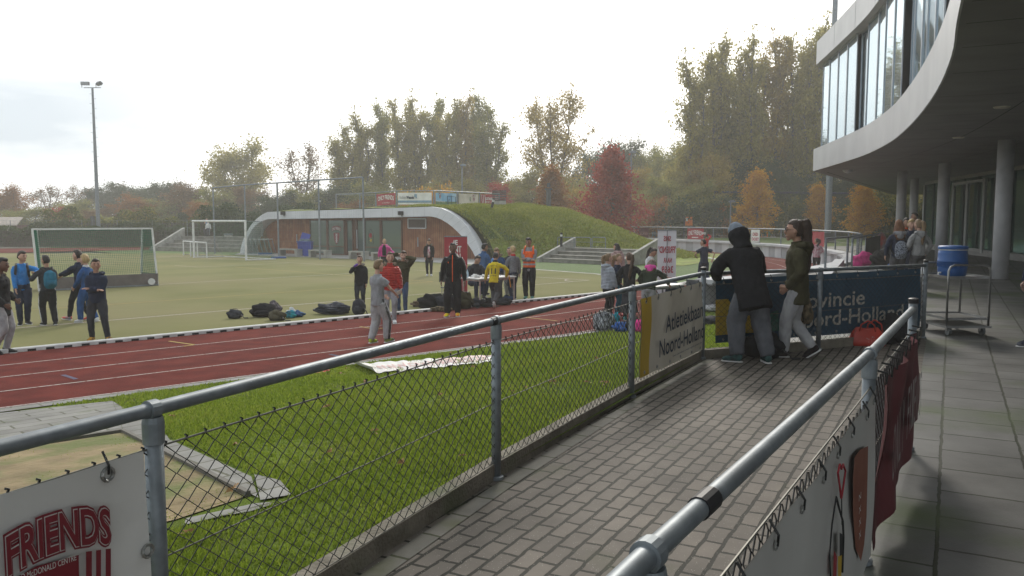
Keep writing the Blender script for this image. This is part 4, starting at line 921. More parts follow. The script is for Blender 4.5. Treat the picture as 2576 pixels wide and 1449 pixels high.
pa, pb = q_(52, 1459, -.065), q_(190, 1408, -.065); text_on(b1, 'D McDONALD CENTRE', m_ban, pa, (pb - pa), U, nr, .02, fit=(pb - pa).length, h=.018)
# cream banner
q_ = lambda x, y, o=-.04: pl(x, y, P[4], P[5], o)
b2, s2, ux, nr = banner('banner', 'cream banner reading Atletiekbaan Noord-Holland with a yellow left edge', q_(1611, 752), q_(1768, 709), q_(1768, 880), q_(1609, 951), m_cream, .014, (6, 2), ewid=.014)
mb = MB(); mb.grid(lambda u, v: s2(u * .13 * (1 + .1 * math.sin(v * 5)), v, .005), 4, 10); mb.build('yellow_stripe', m_yell, b2, smooth=True)
for s_, a, b, h in (('Atletiekbaan', (1674, 837), (1767, 795), 44), ('Noord-Holland', (1658, 899), (1769, 848), 44), ('Deze atletiekbaan is mede mogelijk gemaakt door', (1692, 898), (1766, 862), 7)):
    pa, pb = q_(*a, -.06), q_(*b, -.06); hh = h / 2030 * pa.y * .98; text_on(b2, s_, m_ink, pa, pb - pa, U, nr, .1, fit=(pb - pa).length, h=hh, bold=.001 if h > 20 else 0, shear=.0)
# blue banner
q_ = lambda x, y, o=.03: pl(x, y, P[5], P[7], o)
b3, s3, ux, nr = banner('banner', 'long dark blue banner reading Provincie Noord-Holland with a yellow N', q_(1800, 704), q_(2318, 676), q_(2314, 826), q_(1800, 863), m_blue, .012, (10, 2), nu=40, ewid=.012)
N_ = lambda x, y: q_(x, y, .012)
mb = MB()
for pg in (((1800, 754), (1832, 752), (1832, 841), (1800, 844)), ((1832, 752), (1866, 815), (1866, 839), (1832, 778)), ((1866, 752), (1896, 750), (1896, 837), (1866, 839))): mb.add([N_(*k) for k in pg], [(3, 2, 1, 0)])
mb.build('yellow_letter', m_yell, b3)
mb = MB()
for x, y in ((1874, 762), (1872, 785), (1873, 808)): mb.poly([N_(x + 5 * math.cos(t) * (1 if i % 2 else .5), y - 7 * math.sin(t) * (1 if i % 2 else .5)) - FW * 0 + nr * .004 for i, t in enumerate(np.linspace(0, 2 * math.pi, 13)[:-1])])
mb.build('red_lions', mat('lion_red', (.45, .07, .03)), b3)
mb = MB(); mb.poly([N_(1900, 838), N_(1960, 832), N_(1958, 780), N_(1915, 795)]); mb.build('green_field', mat('banner_green', (.02, .13, .10)), b3)
mb = MB(); mb.poly([N_(1862, 718), N_(1866, 716), N_(1872, 738), N_(1868, 740)]); mb.build('yellow_plume', m_yell, b3)
m_btxt = mat('pale_lettering', (.52, .50, .45), rough=.6)
for s_, a, b, h in (('Provincie', (1982, 779), (2174, 765), 40), ('Noord-Holland', (1982, 829), (2271, 800), 40)):
    pa, pb = q_(*a, .008), q_(*b, .008); text_on(b3, s_, m_btxt, pa, pb - pa, U, nr, .1, fit=(pb - pa).length, h=h / 2030 * pa.y * .98, bold=.0012)
# white and dark red banners on the right railing
q_ = lambda x, y, o=-.045: pl(x, y, RP[1], RP[2], o)
dR = (V2(RP[2]) - V2(RP[1])).normalized(); nR = Vector((dR.y, -dR.x, 0))
tR = V2(RP[2]) + nR * .045 + Vector((0, 0, .858)) - dR * .03; tL = tR - dR * 2.6 + Vector((0, 0, -.055))
mb = MB(); mb.tube([tR + Vector((0, 0, .012)) - nR * .03, tL + Vector((0, 0, .012)) - nR * .03], .004, 6); mb.build('cable', m_cable, F2)
b4, s4, ux, nr = banner('banner', 'white banner with a heart balloon drawing and a red shield on the right railing', tL, tR, tR + Vector((0, 0, -.80)), tL + Vector((0, 0, -.80)), mat('grey_white_banner', (.50, .49, .46), (.42, .41, .385), sc=1.4, rough=.55, bump=.2, bsc=4), .010, (9, 2), edges='t', ewid=.011)
if nr.dot(nR) < 0: nr = -nr
W = lambda x, y: q_(x, y, -.062)
m_draw = mat('drawing_black', (.02, .02, .02)); m_sh = mat('faded_shield', (.24, .085, .05), (.19, .06, .035), sc=6)
def pline(parent, pts, w, m, name): mb = MB(); mb.tube([W(*p) for p in pts], w, 5); return mb.build(name, m, parent)
pline(b4, [(2116, 1253), (2113, 1225), (2108, 1190), (2113, 1168), (2117, 1180), (2121, 1168), (2127, 1185), (2122, 1220), (2117, 1253)], .004, m_red, 'heart_balloon')
pline(b4, [(2117, 1255), (2118, 1320)], .0022, m_draw, 'balloon_string'); pline(b4, [(2104, 1250), (2110, 1275), (2120, 1310), (2122, 1350), (2119, 1440)], .004, m_draw, 'drawn_figure'); pline(b4, [(2104, 1250), (2093, 1320), (2087, 1400), (2090, 1460)], .003, m_draw, 'drawn_outline')
mb = MB(); mb.poly([W(*p) for p in ((2112, 1340), (2121, 1345), (2120, 1395), (2112, 1400))]); mb.build('dark_sleeve', m_draw, b4)
mb = MB(); mb.poly([W(*p) for p in ((2098, 1385), (2106, 1400), (2104, 1450), (2095, 1450))]); mb.build('red_wing', m_red, b4)
mb = MB(); mb.poly([W(*p) for p in ((2108, 1400), (2118, 1395), (2116, 1460), (2108, 1460))]); mb.build('yellow_coat', m_yell, b4)
mb = MB(); mb.poly([W(*p) for p in ((2150, 1150), (2165, 1130), (2184, 1122), (2183, 1180), (2180, 1300), (2174, 1370), (2166, 1412), (2152, 1380), (2146, 1290), (2146, 1200))]); sh = mb.build('shield', m_sh, b4)
for i, ch in enumerate('NXXX'):
    p = W(2158, 1262 + i * 32); text_on(sh, ch, m_ban, p, dR, U, nr, .1, fit=.05, h=.028)
q2 = lambda x, y, o=-.045: pl(x, y, RP[2], RP[3], o)
dR2 = (V2(RP[3]) - V2(RP[2])).normalized(); nR2 = Vector((dR2.y, -dR2.x, 0)); a_ = V2(RP[2]) + nR2 * .05 + dR2 * .02 + Vector((0, 0, .86)); b_ = V2(RP[3]) + nR2 * .05 - dR2 * .05 + Vector((0, 0, .86))
b5, s5, ux5, nr5 = banner('banner', 'crumpled dark red banner with white lettering on the far half of the right railing', a_, b_, b_ + Vector((0, 0, -.62)), a_ + Vector((0, 0, -.80)), m_dred, .038, (0, 0), phase=1.4, nu=40)
for i, ch in enumerate('ONLY FRIENDS'):
    if ch != ' ':
        p = a_ + dR2 * (.22 + i * .145) + Vector((0, 0, -.52 + .05 * math.sin(i / 11 * math.pi))) + nR2 * .04; text_on(b5, ch, mat('faded_white', (.3, .26, .25)) if 'faded_white' not in MATS else MATS['faded_white'], p, dR2, U, nR2, .1, fit=.10, h=.30)
for k in range(9):
    p = a_.lerp(b_, (k + .5) / 9); mb = MB(); mb.tube([p + Vector((0, 0, -.01)) + nR2 * .01, p + nR2 * .015 + Vector((0, 0, .05)), p - nR2 * .04 + Vector((0, 0, .06))], .006, 5); mb.build('tie', m_wire, b5)
# white banner lying flat on the lawn
c4 = [gs(880, 920), gs(1243, 897), gs(1243, 914), gs(937, 944)]
def flat(u, v, o=0.0):
    p = c4[0].lerp(c4[1], u).lerp(c4[3].lerp(c4[2], u), v); p.z = lawn_z(p.x, p.y) + .03 + .010 * math.sin(u * 31) * math.sin(v * 3 + u * 9) + .006 * math.sin(u * 70 + v * 7) + (.08 * (1 - u * 25) ** 2 if u < .04 else 0) + o; return p
mb = MB(); mb.grid(flat, 70, 12); fb = tag(mb.build('banner', m_ban, smooth=True, org=c4[3]), 'creased white banner with faded red lettering lying flat on the lawn', 'banner')
m_pink = mat('faded_red_print', (.58, .33, .31), (.62, .44, .41), sc=8, rough=.6)
vs_, fs_ = textmesh('WWW.ONLYFRIENDS.NL', .3, .004); x1 = max(v[0] for v in vs_)
mb = MB(); mb.add([flat(.10 + .86 * v[0] / x1, .80 - v[1] / .24 * .45, .008) for v in vs_], fs_); mb.build('lettering', m_pink, fb)
mb = MB(); mb.grid(lambda u, v: flat(.62 + .37 * u, .04 + .30 * v, .006), 20, 4); mb.build('red_band', mat('pale_red_print', (.60, .42, .38), (.64, .52, .48), sc=6), fb)
# ---------------------------------------------------------------- roof railing with five banners
RB = [(845.3, 489.2, 524), (905, 486.5, 522.5), (945.2, 484.6, 521), (997.9, 480.3, 518.7), (1091, 479.8, 516), (1151.5, 482.4, 515.5), (1206.5, 485, 515), (1256, 487.8, 514.7)]
YR = [60, 59, 58, 56, 55.5, 57, 59, 61]
rf = thing('roof_railing', 'grey metal railing with five banners along the grass roof of the pavilion', 'railing', dp(1091, 516, 55.5))
tops = [dp(x, y, Y) for (x, y, _), Y in zip(RB, YR)]; bots = [dp(x, y2 + 3, Y) for (x, _, y2), Y in zip(RB, YR)]
for a, b in zip(tops, bots): mb = MB(); mb.tube([a, Vector((a.x, a.y, b.z - .25))], .05, 8); mb.build('post', m_galv, rf)
mb = MB(); mb.tube(tops, .035, 8); mb.tube([tops[0] + Vector((0, 0, -.32)), tops[2] + Vector((0, 0, -.32))], .02, 6) if 0 else None; mb.build('top_rail', m_galv, rf)
mb = MB(); back = dp(872, 490, 66); mb.tube([tops[0], back, dp(945, 491, 66)], .03, 6); mb.build('top_rail', m_galv, rf)
m_sky = mat('sky_blue_print', (.10, .33, .55), (.35, .52, .62), sc=1.2, rough=.6)
for (x0, x1, i, m_, lab) in ((948, 995, 2, m_red, 'red banner reading ONLY FRIENDS on the roof railing'), (1001, 1086, 3, m_whi, 'white banner reading VolkerWessels with a blue band on the roof railing'), (1096, 1148, 4, m_sky, 'sky blue banner with a playground picture on the roof railing'), (1155, 1203, 5, m_cream, 'cream banner with a small red shield on the roof railing'), (1209, 1254, 6, m_red, 'red banner with white side stripes at the right end of the roof railing')):
    f0, f1 = (x0 - RB[i][0]) / (RB[i + 1][0] - RB[i][0]), (x1 - RB[i][0]) / (RB[i + 1][0] - RB[i][0]); o_ = Vector((0, -.06, 0))
    a, b = tops[i].lerp(tops[i + 1], f0) + o_, tops[i].lerp(tops[i + 1], f1) + o_; H_ = .80
    a.z -= .13; b.z -= .13
    o, sf, ux, nr = banner('banner', lab, a, b, b - Vector((0, 0, H_)), a - Vector((0, 0, H_)), m_, .02, (0, 0), 'banners on the roof railing', phase=i)
    T = lambda s, u, v, w, h, m2, **k: text_on(o, s, m2, sf(u, v, .03), ux, U, nr, .1, fit=w * (b - a).length, h=h, **k)
    if i == 2: T('ONLY FRIENDS', .08, .62, .84, .30, m_whi, arch=.10, bold=.002); T('WWW.ONLYFRIENDS.NL', .3, .85, .42, .07, m_whi)
    if i == 3:
        T('Volker', .05, .52, .20, .2, mat('grey_ink', (.25, .26, .28))); T('Wessels', .262, .52, .22, .2, m_ink, bold=.004)
        mb = MB(); mb.grid(lambda u, v: sf(u, .66 + .17 * v, .01), 10, 2); mb.build('blue_band', mat('grey_blue_print', (.20, .32, .42)), o); mb = MB(); mb.grid(lambda u, v: sf(u, .84 + .02 * v, .012), 10, 1); mb.build('dark_line', m_ink, o)
        mb = MB(); mb.box(sf(.51, .25, .02), (.10, .02, .2)); mb.box(sf(.55, .3, .02), (.08, .02, .28)); mb.build('emblem', MATS['grey_blue_print'], o)
    if i == 4:
        mb = MB(); mb.grid(lambda u, v: sf(u, .72 + .28 * v, .01), 8, 2); mb.build('green_ground', mat('printed_green', (.12, .2, .08)), o); mb = MB()
        for u0, u1, v0, v1 in ((.55, .55, .25, .9), (.75, .75, .2, .9), (.55, .95, .25, .3), (.95, .95, .3, .85), (.62, .62, .55, .95), (.62, .7, .55, .6)): mb.beam(sf(u0, v0, .02), sf(u1, v1, .02), .03, .02)
        mb.build('climbing_frame_print', m_ink, o); T('Only Friends', .04, .8, .4, .16, m_whi); shield(o, sf(.2, .5, .01), ux, U, nr, .38, m_redd, m_whi)
    if i == 5: shield(o, sf(.76, .68, .01), ux, U, nr, .5, m_redd, m_whi); T('Ronald McDonald Centre Only Friends', .04, .95, .9, .10, m_ink); mb = MB(); mb.box(sf(.55, .45, .02), (.12, .02, .3)); mb.build('green_figure', mat('printed_green_grey', (.25, .3, .2)), o)
    if i == 6:
        for u in (.03, .12, .21, .80, .88, .96): mb = MB(); mb.beam(sf(u, .02, .02), sf(u + (.06 if u < .5 else -.03), .98, .02), .05, .02); mb.build('white_stripe', m_whi, o)
        T('CARTHAGINIAN', .26, .46, .5, .2, m_whi, bold=.003); T('SPORT GOED', .26, .74, .5, .14, m_whi)
# ---------------------------------------------------------------- rail along the top of the curved wall
wr = thing('wall_railing', 'grey metal railing along the top of the curved retaining wall', 'railing', CEN + Vector((RO, 0, 0)))
angs = np.arange(A0 + .16, A0 + 1.75, 3.0 / RO); cw = [CEN + Vector((math.cos(t), math.sin(t), 0)) * (RO + .62) for t in angs]
for p in cw: mb = MB(); mb.tube([p + Vector((0, 0, .0)), p + Vector((0, 0, 1.05))], .04, 8); mb.build('post', m_galv, wr)
mb = MB(); mb.tube([p + Vector((0, 0, 1.05)) for p in cw], .035, 8); mb.build('top_rail', m_galv, wr)
mb = MB(); mb.tube([p + Vector((0, 0, .5)) for p in cw], .008, 5); mb.tube([p + Vector((0, 0, .12)) for p in cw], .008, 5); mb.build('wire', m_cable, wr)
def on_wall(x0, x1):
    r = []
    for x in (x0, x1):
        best = min(((abs((CEN.x + (RO + .55) * math.cos(t)) / (CEN.y + (RO + .55) * math.sin(t)) - ray(x, 590).x / ray(x, 590).y), t) for t in np.arange(A0 + .1, A0 + 1.75, .002)))
        r.append(CEN + Vector((math.cos(best[1]), math.sin(best[1]), 0)) * (RO + .55))
    return r
GW = 'banners on the railing above the curved wall'
for x0, x1, m_, lab, k in ((1585, 1632, m_dred, 'dark red and black banner seen from behind, left of the mirrored SMS banner', 0), (1730, 1770, m_red, 'red banner reading ONLY FRIENDS behind the runner', 1), (1890, 1911, m_whi, 'white banner with red letters just right of the beanie', 2), (2040, 2074, m_red, 'red banner with white side stripes behind the girl in pink', 3)):
    a, b = on_wall(x0, x1); z1, z0 = .98, .16
    o, sf, ux, nr = banner('banner', lab, a + Vector((0, 0, z1)), b + Vector((0, 0, z1)), b + Vector((0, 0, z0)), a + Vector((0, 0, z0)), m_, .015, (0, 0), GW, phase=k)
    Lb = (b - a).length
    if k == 0:
        mb = MB(); mb.grid(lambda u, v: sf(.0 + .30 * u, .1 + .85 * v, .012), 3, 3); mb.build('white_patch', m_whi, o); text_on(o, 'WWW.ONLYFRIENDS.NL', m_pink, sf(.97, .72, .03), -ux, U, nr, .1, fit=.9 * Lb, h=.25)
    if k == 1: text_on(o, 'ONLY FRIENDS', m_whi, sf(.08, .68, .03), ux, U, nr, .1, fit=.84 * Lb, h=.33, arch=.1, bold=.002); mb = MB(); mb.grid(lambda u, v: sf(.3 + .4 * u, .8 + .08 * v, .02), 3, 1); mb.build('white_bar', m_whi, o)
    if k == 2: text_on(o, 'DED', m_red, sf(.25, .5, .03), ux, U, nr, .1, fit=.6 * Lb, h=.2, bold=.003); text_on(o, 'DOET', m_red, sf(.15, .9, .03), ux, U, nr, .1, fit=.8 * Lb, h=.2, bold=.003)
    if k == 3:
        for u in (.05, .14, .23, .78, .87, .95): mb = MB(); mb.beam(sf(u, .02, .02), sf(u, .98, .02), .045, .02); mb.build('white_stripe', m_whi, o)
        text_on(o, 'ONLY FRIENDS', m_whi, sf(.12, .68, .04), ux, U, nr, .1, fit=.8 * Lb, h=.28, bold=.003)
# roll-up banner stands
def stand(label, x0, x1, yt, yb, m_, back=False):
    a, b = gp(x0, yb), gp(x1, yb); zt = dp(x0, yt, a.y).z; t = thing('banner_stand', label, 'banner', (a + b) / 2)
    d = (b - a).normalized(); nn = Vector((d.y, -d.x, 0)); mb = MB(); 
    mb.grid(lambda u, v: (a.lerp(b, u)) * 1 + Vector((0, 0, .06 + (zt - ZT - .06) * v)) + nn * (.01 * math.sin(v * 3)), 3, 8); sh = mb.build('banner_sheet', m_, t)
    mb = MB(); mb.beam(a + Vector((0, 0, .04)) - d * .03, b + Vector((0, 0, .04)) + d * .03, .16, .08); mb.build('base', m_galv, t)
    mb = MB(); mb.beam(Vector((a.x, a.y, zt)), Vector((b.x, b.y, zt)), .04, .03); mb.build('top_bar', m_galv, t)
    mb = MB(); c = (a + b) / 2; sgn = 1 if back else -1; mb.tube([c + nn * (.07 * sgn) + Vector((0, 0, .05)), Vector((c.x, c.y, zt)) + nn * (.03 * sgn)], .012, 6); mb.build('support_pole', mat('grey_pole', (.2, .2, .21)) if 'grey_pole' not in MATS else MATS['grey_pole'], t)
    return t, sh, a, b, zt, d, nn
t_, sh, a, b, zt, d, nn = stand('red roll up banner reading JE behind the man in the black quilted jacket', 1118.5, 1176, 595, 740, m_red)
w_ = (b - a).length
for s_, u, dz, wd in (('JE', .38, .26, .2), ('BENT', .22, .50, .52), ('EEN', .32, .74, .38), ('VRIEND', .14, .98, .72)): text_on(sh, s_, m_whi, a + d * (w_ * u) + Vector((0, 0, zt - ZT - dz)) + nn * .02, d, U, nn, .1, fit=wd * w_, h=.19, bold=.003)
t_, sh, a, b, zt, d, nn = stand('white roll up banner seen from the back with mirrored red letters SMS FRIEND NAAR 3669', 1652, 1699, 579, 748, mat('translucent_banner', (.60, .60, .62), (.54, .54, .57), sc=2), True)
w_ = (b - a).length; H_ = zt - ZT; m_rs = mat('show_through_red', (.40, .06, .08), rough=.6)
for s_, u, k, wd, h in (('SMS', .70, .16, .38, .15), ("'FRIEND'", .96, .335, .90, .20), ('NAAR', .77, .48, .44, .14), ('3669', .84, .63, .60, .20), ('U KUNT', .76, .735, .4, .08), ('DONEREN', .76, .80, .5, .07), ('AAN ONS', .76, .86, .5, .06)): text_on(sh, s_, m_rs, a + d * (w_ * u) + Vector((0, 0, H_ * (1 - k))) + nn * .02, -d, U, nn, .1, fit=wd * w_, h=h, bold=.003)
# ================================================================ people
REMESH = []
def ik(a, t, l1, l2, hint):
    a, t, hint = Vector(a), Vector(t), Vector(hint); d = t - a; L_ = d.length; mx = (l1 + l2) * .999
    if L_ > mx: t = a + d * (mx / L_); d = t - a; L_ = mx
    x = (l1 * l1 - l2 * l2 + L_ * L_) / (2 * L_); h = math.sqrt(max(l1 * l1 - x * x, 0)); u = d / L_
    p = hint - u * hint.dot(u); p = p.normalized() if p.length > 1e-5 else u.orthogonal().normalized()
    return a + u * x + p * h, t
def pbuild(mb, name, m, parent, vox=None, smooth_it=4, disp=None):
    o = mb.build(name, m, parent, smooth=True, world=False)
    if vox:
        r = o.modifiers.new('r', 'REMESH'); r.mode = 'VOXEL'; r.voxel_size = vox; r.use_smooth_shade = True
        s = o.modifiers.new('s', 'SMOOTH'); s.factor = .5; s.iterations = smooth_it
        if disp:
            tx = bpy.data.textures.get('folds') or bpy.data.textures.new('folds', 'CLOUDS'); tx.noise_scale = .07
            d = o.modifiers.new('d', 'DISPLACE'); d.texture = tx; d.strength = disp; d.mid_level = .5; d.texture_coords = 'LOCAL'
        REMESH.append(o)
    return o
def cloth(name, c, rough=.85, puff=0, c2=None, sc=14):
    if name in MATS: return MATS[name]
    m = mat(name, c, c2 or tuple(v * .7 for v in c), sc=sc, rough=rough, bump=.5 if not puff else 0, bsc=22, stretch=(1, 1, .55), spec=.15)
    if puff:
        nt = m.node_tree; p = nt.nodes['Principled BSDF']; tc = nd(m, 'ShaderNodeTexCoord'); w = nd(m, 'ShaderNodeTexWave'); w.wave_type = 'BANDS'; w.bands_direction = 'Z'; w.wave_profile = 'SIN'; w.inputs['Scale'].default_value = puff; w.inputs['Distortion'].default_value = 1.2; w.inputs['Detail'].default_value = 2
        b = nd(m, 'ShaderNodeBump'); b.inputs['Strength'].default_value = 1.0; b.inputs['Distance'].default_value = .03
        nt.links.new(tc.outputs['Object'], w.inputs[0]); nt.links.new(w.outputs['Fac'], b.inputs['Height']); nt.links.new(b.outputs[0], p.inputs['Normal'])
    return m
SK = {k: mat('skin_' + k, c, tuple(v * .88 for v in c), sc=10, rough=.55) for k, c in (('fair', (.48, .28, .205)), ('tan', (.36, .20, .135)), ('olive', (.30, .165, .105)), ('brown', (.145, .075, .048)))}
HR = {k: mat('hair_' + k, c, tuple(v * .55 for v in c), sc=30, rough=.6, bump=.6, bsc=60, stretch=(1, 1, .2)) for k, c in (('black', (.018, .014, .012)), ('dark', (.028, .018, .012)), ('darkbrown', (.05, .028, .018)), ('brown', (.075, .042, .022)), ('auburn', (.17, .065, .022)), ('blond', (.42, .29, .13)), ('dblond', (.22, .14, .07)), ('grey', (.12, .11, .1)))}
m_eye = mat('eye_dark', (.015, .012, .01), rough=.2); m_lip = mat('lip', (.26, .09, .075), rough=.5); m_sole = mat('white_sole', (.62, .62, .6), rough=.6)
def person(label, pos, face, H, top, legs, shoe, skin='fair', hair=('short', 'brown'), feet=None, hands=None, elb=None, lean=0.0, twist=0.0, hyaw=0.0, hpitch=0.0, kid=True, hem=.47, bulk=1.0, baggy=1.0, sleeve='long', hood=False, fur=None, stripes=None, vox=.0105, seat=None, collar=None, bag=None, soles=True, curl=.5, zip_=None, group=None, fine=False, leanx=0.0, skirt=None):
    t = thing('person', label, 'person', pos, group or 'people at the sports ground', -R(face))
    k = 1.13 if kid else 1.0; hs = .099 if kid else .110
    HP = .515; feet = feet or [(-.052, 0, .045, 0, -6), (.052, 0, .045, 0, 6)]
    thl, shl = .245, .235
    pz = seat if seat else HP
    if not seat:
        for _ in range(60):
            if all((Vector((s * .05, 0, pz - .005)) - Vector(f[:3])).length < (thl + shl) * .997 for s, f in zip((-1, 1), feet)): break
            pz -= .004
    pel = Vector((0, 0, pz)); RM = Euler((-R(lean), R(leanx), -R(twist))).to_matrix()
    T = lambda x, y, z: pel + RM @ Vector((x, y, z - HP))
    S = lambda v: Vector(v) * H
    hips = [pel + Vector((s * .05, 0, -.005)) for s in (-1, 1)]
    knees, anks = [], []
    for s, h, f in zip((-1, 1), hips, feet):
        kn, an = ik(h, f[:3], thl, shl, Vector((s * .12, 1, .15))); knees.append(kn); anks.append(an)
    sh = [T(s * hs, -.005, .80) for s in (-1, 1)]
    hands = hands or [(-.155, .02, .44), (.155, .02, .44)]; elb = elb or [(-.6, -.8, -.2), (.6, -.8, -.2)]
    el, wr_ = [], []
    for s, a, h, e in zip((-1, 1), sh, hands, elb):
        b, w = ik(a, T(*h) if len(h) == 3 else Vector(h[:3]), .172, .148, RM @ Vector(e)); el.append(b); wr_.append(w)
    neck = T(0, -.004, .835); HM = RM @ Euler((-R(hpitch), 0, -R(hyaw))).to_matrix(); hc = T(0, .008, .868) + HM @ Vector((0, .010, .058 * k))
    # ---- body: one continuous skin
    b = MB()
    hr = (.0445 * k * H, .054 * k * H, .067 * k * H)
    def hf(d):
        q = 1.0
        if d.z < -.1 and d.y > -.3: q *= 1 - .16 * (-d.z - .1) * (1 - .3 * d.y)
        if d.z < -.2 and d.y < 0: q *= 1 - .25 * min(1, -d.z)
        if d.y > .75: q *= .965
        return q
    b.ell(S(hc), hr, HM, 18, 12, hf)
    HL = lambda x, y, z: S(hc) + HM @ Vector((x * hr[0], y * hr[1], z * hr[2]))
    b.tube([HL(0, .88, .18), HL(0, 1.10, -.16), HL(0, .96, -.24)], [.007 * H, .011 * H, .006 * H], 8)           # nose
    b.ell(HL(0, .70, -.80), (.017 * H, .015 * H, .012 * H), HM, 8, 6); b.ell(HL(0, .86, -.52), (.018 * H, .010 * H, .010 * H), HM, 8, 6)
    for s in (-1, 1): b.ell(HL(s * 1.02, -.02, -.08), (.006 * H, .012 * H, .018 * H), HM, 8, 6); b.ell(HL(s * .42, .80, .23), (.014 * H, .008 * H, .006 * H), HM, 8, 6)
    b.tube([S(T(0, -.01, .79)), S(neck), S(hc) + HM @ Vector((0, -.012 * H, -.02 * H))], [.036 * H, .030 * H, .030 * H], 10)
    b.tube([S(T(0, 0, .52)), S(T(0, 0, .66)), S(T(0, 0, .80))], [(.07 * H, .045 * H), (.065 * H, .04 * H), (.085 * H, .04 * H)], 10, up=(0, 1, 0))
    for i, s in enumerate((-1, 1)):
        b.tube([S(T(0, 0, .775)), S(sh[i] + RM @ Vector((-s * .012, 0, -.022))), S(el[i]), S(wr_[i])], [.024 * H, .0215 * H, .018 * H, .0145 * H], 8)
        b.tube([S(hips[i]), S(knees[i]), S(anks[i])], [.045 * H, .028 * H, .018 * H], 8)
        # hand
        fd = (wr_[i] - el[i]).normalized(); side = fd.cross(Vector((0, 1, 0)) if abs(fd.y) < .8 else Vector((0, 0, 1))).normalized()
        pn = fd.cross(side).normalized()
        if pn.y < 0: pn = -pn
        if abs(fd.y) >= .8: pn = Vector((-s, 0, 0)).lerp(pn, .3).normalized(); side = pn.cross(fd).normalized()
        sp = pn                                     # fingers spread along the facing plane
        inn = (side if side.x * s < 0 else -side)   # palm looks inwards
        w = wr_[i]; b.tube([S(w), S(w + fd * .022), S(w + fd * .048)], [(.0135 * H, .0105 * H), (.021 * H, .0105 * H), (.023 * H, .009 * H)], 8, up=tuple(inn))
        for q, (o, l) in enumerate(((-.017, .036), (-.006, .043), (.0055, .040), (.0165, .030))):
            p0 = w + fd * .045 + sp * o; c1 = curl * (.9 + .15 * q); p1 = p0 + fd * l * .5 + inn * l * .22 * c1; p2 = p1 + fd * l * .5 * (1 - .5 * c1) + inn * l * .5 * c1
            b.tube([S(p0), S(p1), S(p2)], [.0068 * H, .0062 * H, .0052 * H], 6)
        p0 = w + fd * .014 + sp * .016; p1 = p0 + sp * .016 + fd * .014 + inn * .006; p2 = p1 + fd * .02 + inn * .008; b.tube([S(p0), S(p1), S(p2)], [.0085 * H, .0075 * H, .006 * H], 6)
    body = pbuild(b, 'body', SK[skin], t, vox if not fine else .008, 2)
    # ---- face
    for s in (-1, 1):
        e = MB(); e.ell(HL(s * .40, .845, .10), (.0072 * H, .004 * H, .0046 * H), HM, 8, 6); pbuild(e, 'eye', m_eye, t)
        e = MB(); e.tube([HL(s * .20, .96, .30), HL(s * .42, .92, .35), HL(s * .62, .80, .29)], .003 * H, 5); pbuild(e, 'eyebrow', HR[hair[1]], t)
    e = MB(); e.tube([HL(-.27, .90, -.50), HL(0, .99, -.53), HL(.27, .90, -.50)], .0046 * H, 5); pbuild(e, 'mouth', m_lip, t)
    # ---- hair
    st = hair[0]
    if st != 'bald':
        h = MB(); vol = {'short': 1.10, 'crop': 1.05, 'long': 1.13, 'pony': 1.07, 'curly': 1.2, 'bob': 1.14, 'mop': 1.17, 'beanie': 1.14, 'cap': 1.08}[st]
        line = {'beanie': .25, 'mop': .42, 'long': .5, 'bob': .45}.get(st, .52)
        back = {'short': -.42, 'crop': -.35, 'beanie': -.1}.get(st, -.62)
        def hk(d):
            lim = line if d.y > .35 else (line + (back - line) * min(1, (.35 - d.y) / .75))
            return vol if d.z > lim else .86
        h.ell(S(hc) + HM @ Vector((0, -.003 * H, .004 * H)), hr, HM, 26, 18, hk)
        if st == 'short' or st == 'crop' or st == 'mop': h.ell(HL(.1, .45, .80), (.034 * H, .03 * H, .02 * H * vol), HM, 10, 6)
        mm = HR[hair[1]] if st != 'beanie' else hair[2]
        if st == 'pony':
            ln = hair[2] if len(hair) > 2 else .16; bk = HL(0, -1.1, .55); h.ell(bk, (.022 * H,) * 3, None, 8, 6)
            h.tube([HL(0, -.95, .5), HL(0, -1.5, .45), HL(.05, -1.6, -.3) , S(T(.0, -.075, .868 - ln * .75)), S(T(.005, -.07, .868 - ln))], [.018 * H, .026 * H, .03 * H, .024 * H, .008 * H], 9)
        if st in ('long', 'curly', 'bob'):
            ln = {'long': .17, 'curly': .15, 'bob': .05}[st]; wd = 1.25 if st == 'curly' else 1.0
            h.tube([HL(0, -.35, .7), HL(0, -.62, -.1), S(T(0, -.055, .86 - ln * .45)), S(T(0, -.06, .87 - ln))], [(.04 * H * k, .035 * H), (.05 * H * k * wd, .034 * H), (.06 * H * wd, .03 * H), (.04 * H * wd, .014 * H)], 12, up=(0, 1, 0))
            for s in (-1, 1): h.tube([HL(s * .85, -.1, .3), HL(s * 1.0, -.1, -.5), S(T(s * .06 * wd, -.01, .86 - ln * .7))], [.016 * H, .022 * H, .012 * H], 8)
        pbuild(h, 'hair' if st != 'beanie' else 'beanie', mm, t, vox, 2, .012 * H if st in ('curly', 'mop', 'long') else .008 * H)
    # ---- trousers
    if legs:
        g = MB(); bg = baggy
        g.tube([S(pel + Vector((0, 0, -.045))), S(pel + RM @ Vector((0, 0, .005))), S(pel + RM @ Vector((0, 0, .065)))], [(.088 * H, .062 * H), (.094 * H, .066 * H), (.086 * H, .058 * H)], 14, up=(0, 1, 0))
        g.ell(S(pel + Vector((0, -.022, -.015))), (.082 * H, .055 * H, .055 * H), None, 10, 8)
        for i in (0, 1):
            c = anks[i] + Vector((0, 0, .002)); g.tube([S(hips[i] + Vector((0, 0, -.01))), S(hips[i].lerp(knees[i], .5)), S(knees[i]), S(knees[i].lerp(c, .45)), S(c)], [.060 * H, .055 * H * bg ** .5, .041 * H * bg, .037 * H * bg, .030 * H * bg], 12)
        pbuild(g, 'skirt' if skirt else 'trousers', legs, t, vox * 1.2, 4, .012 * H)
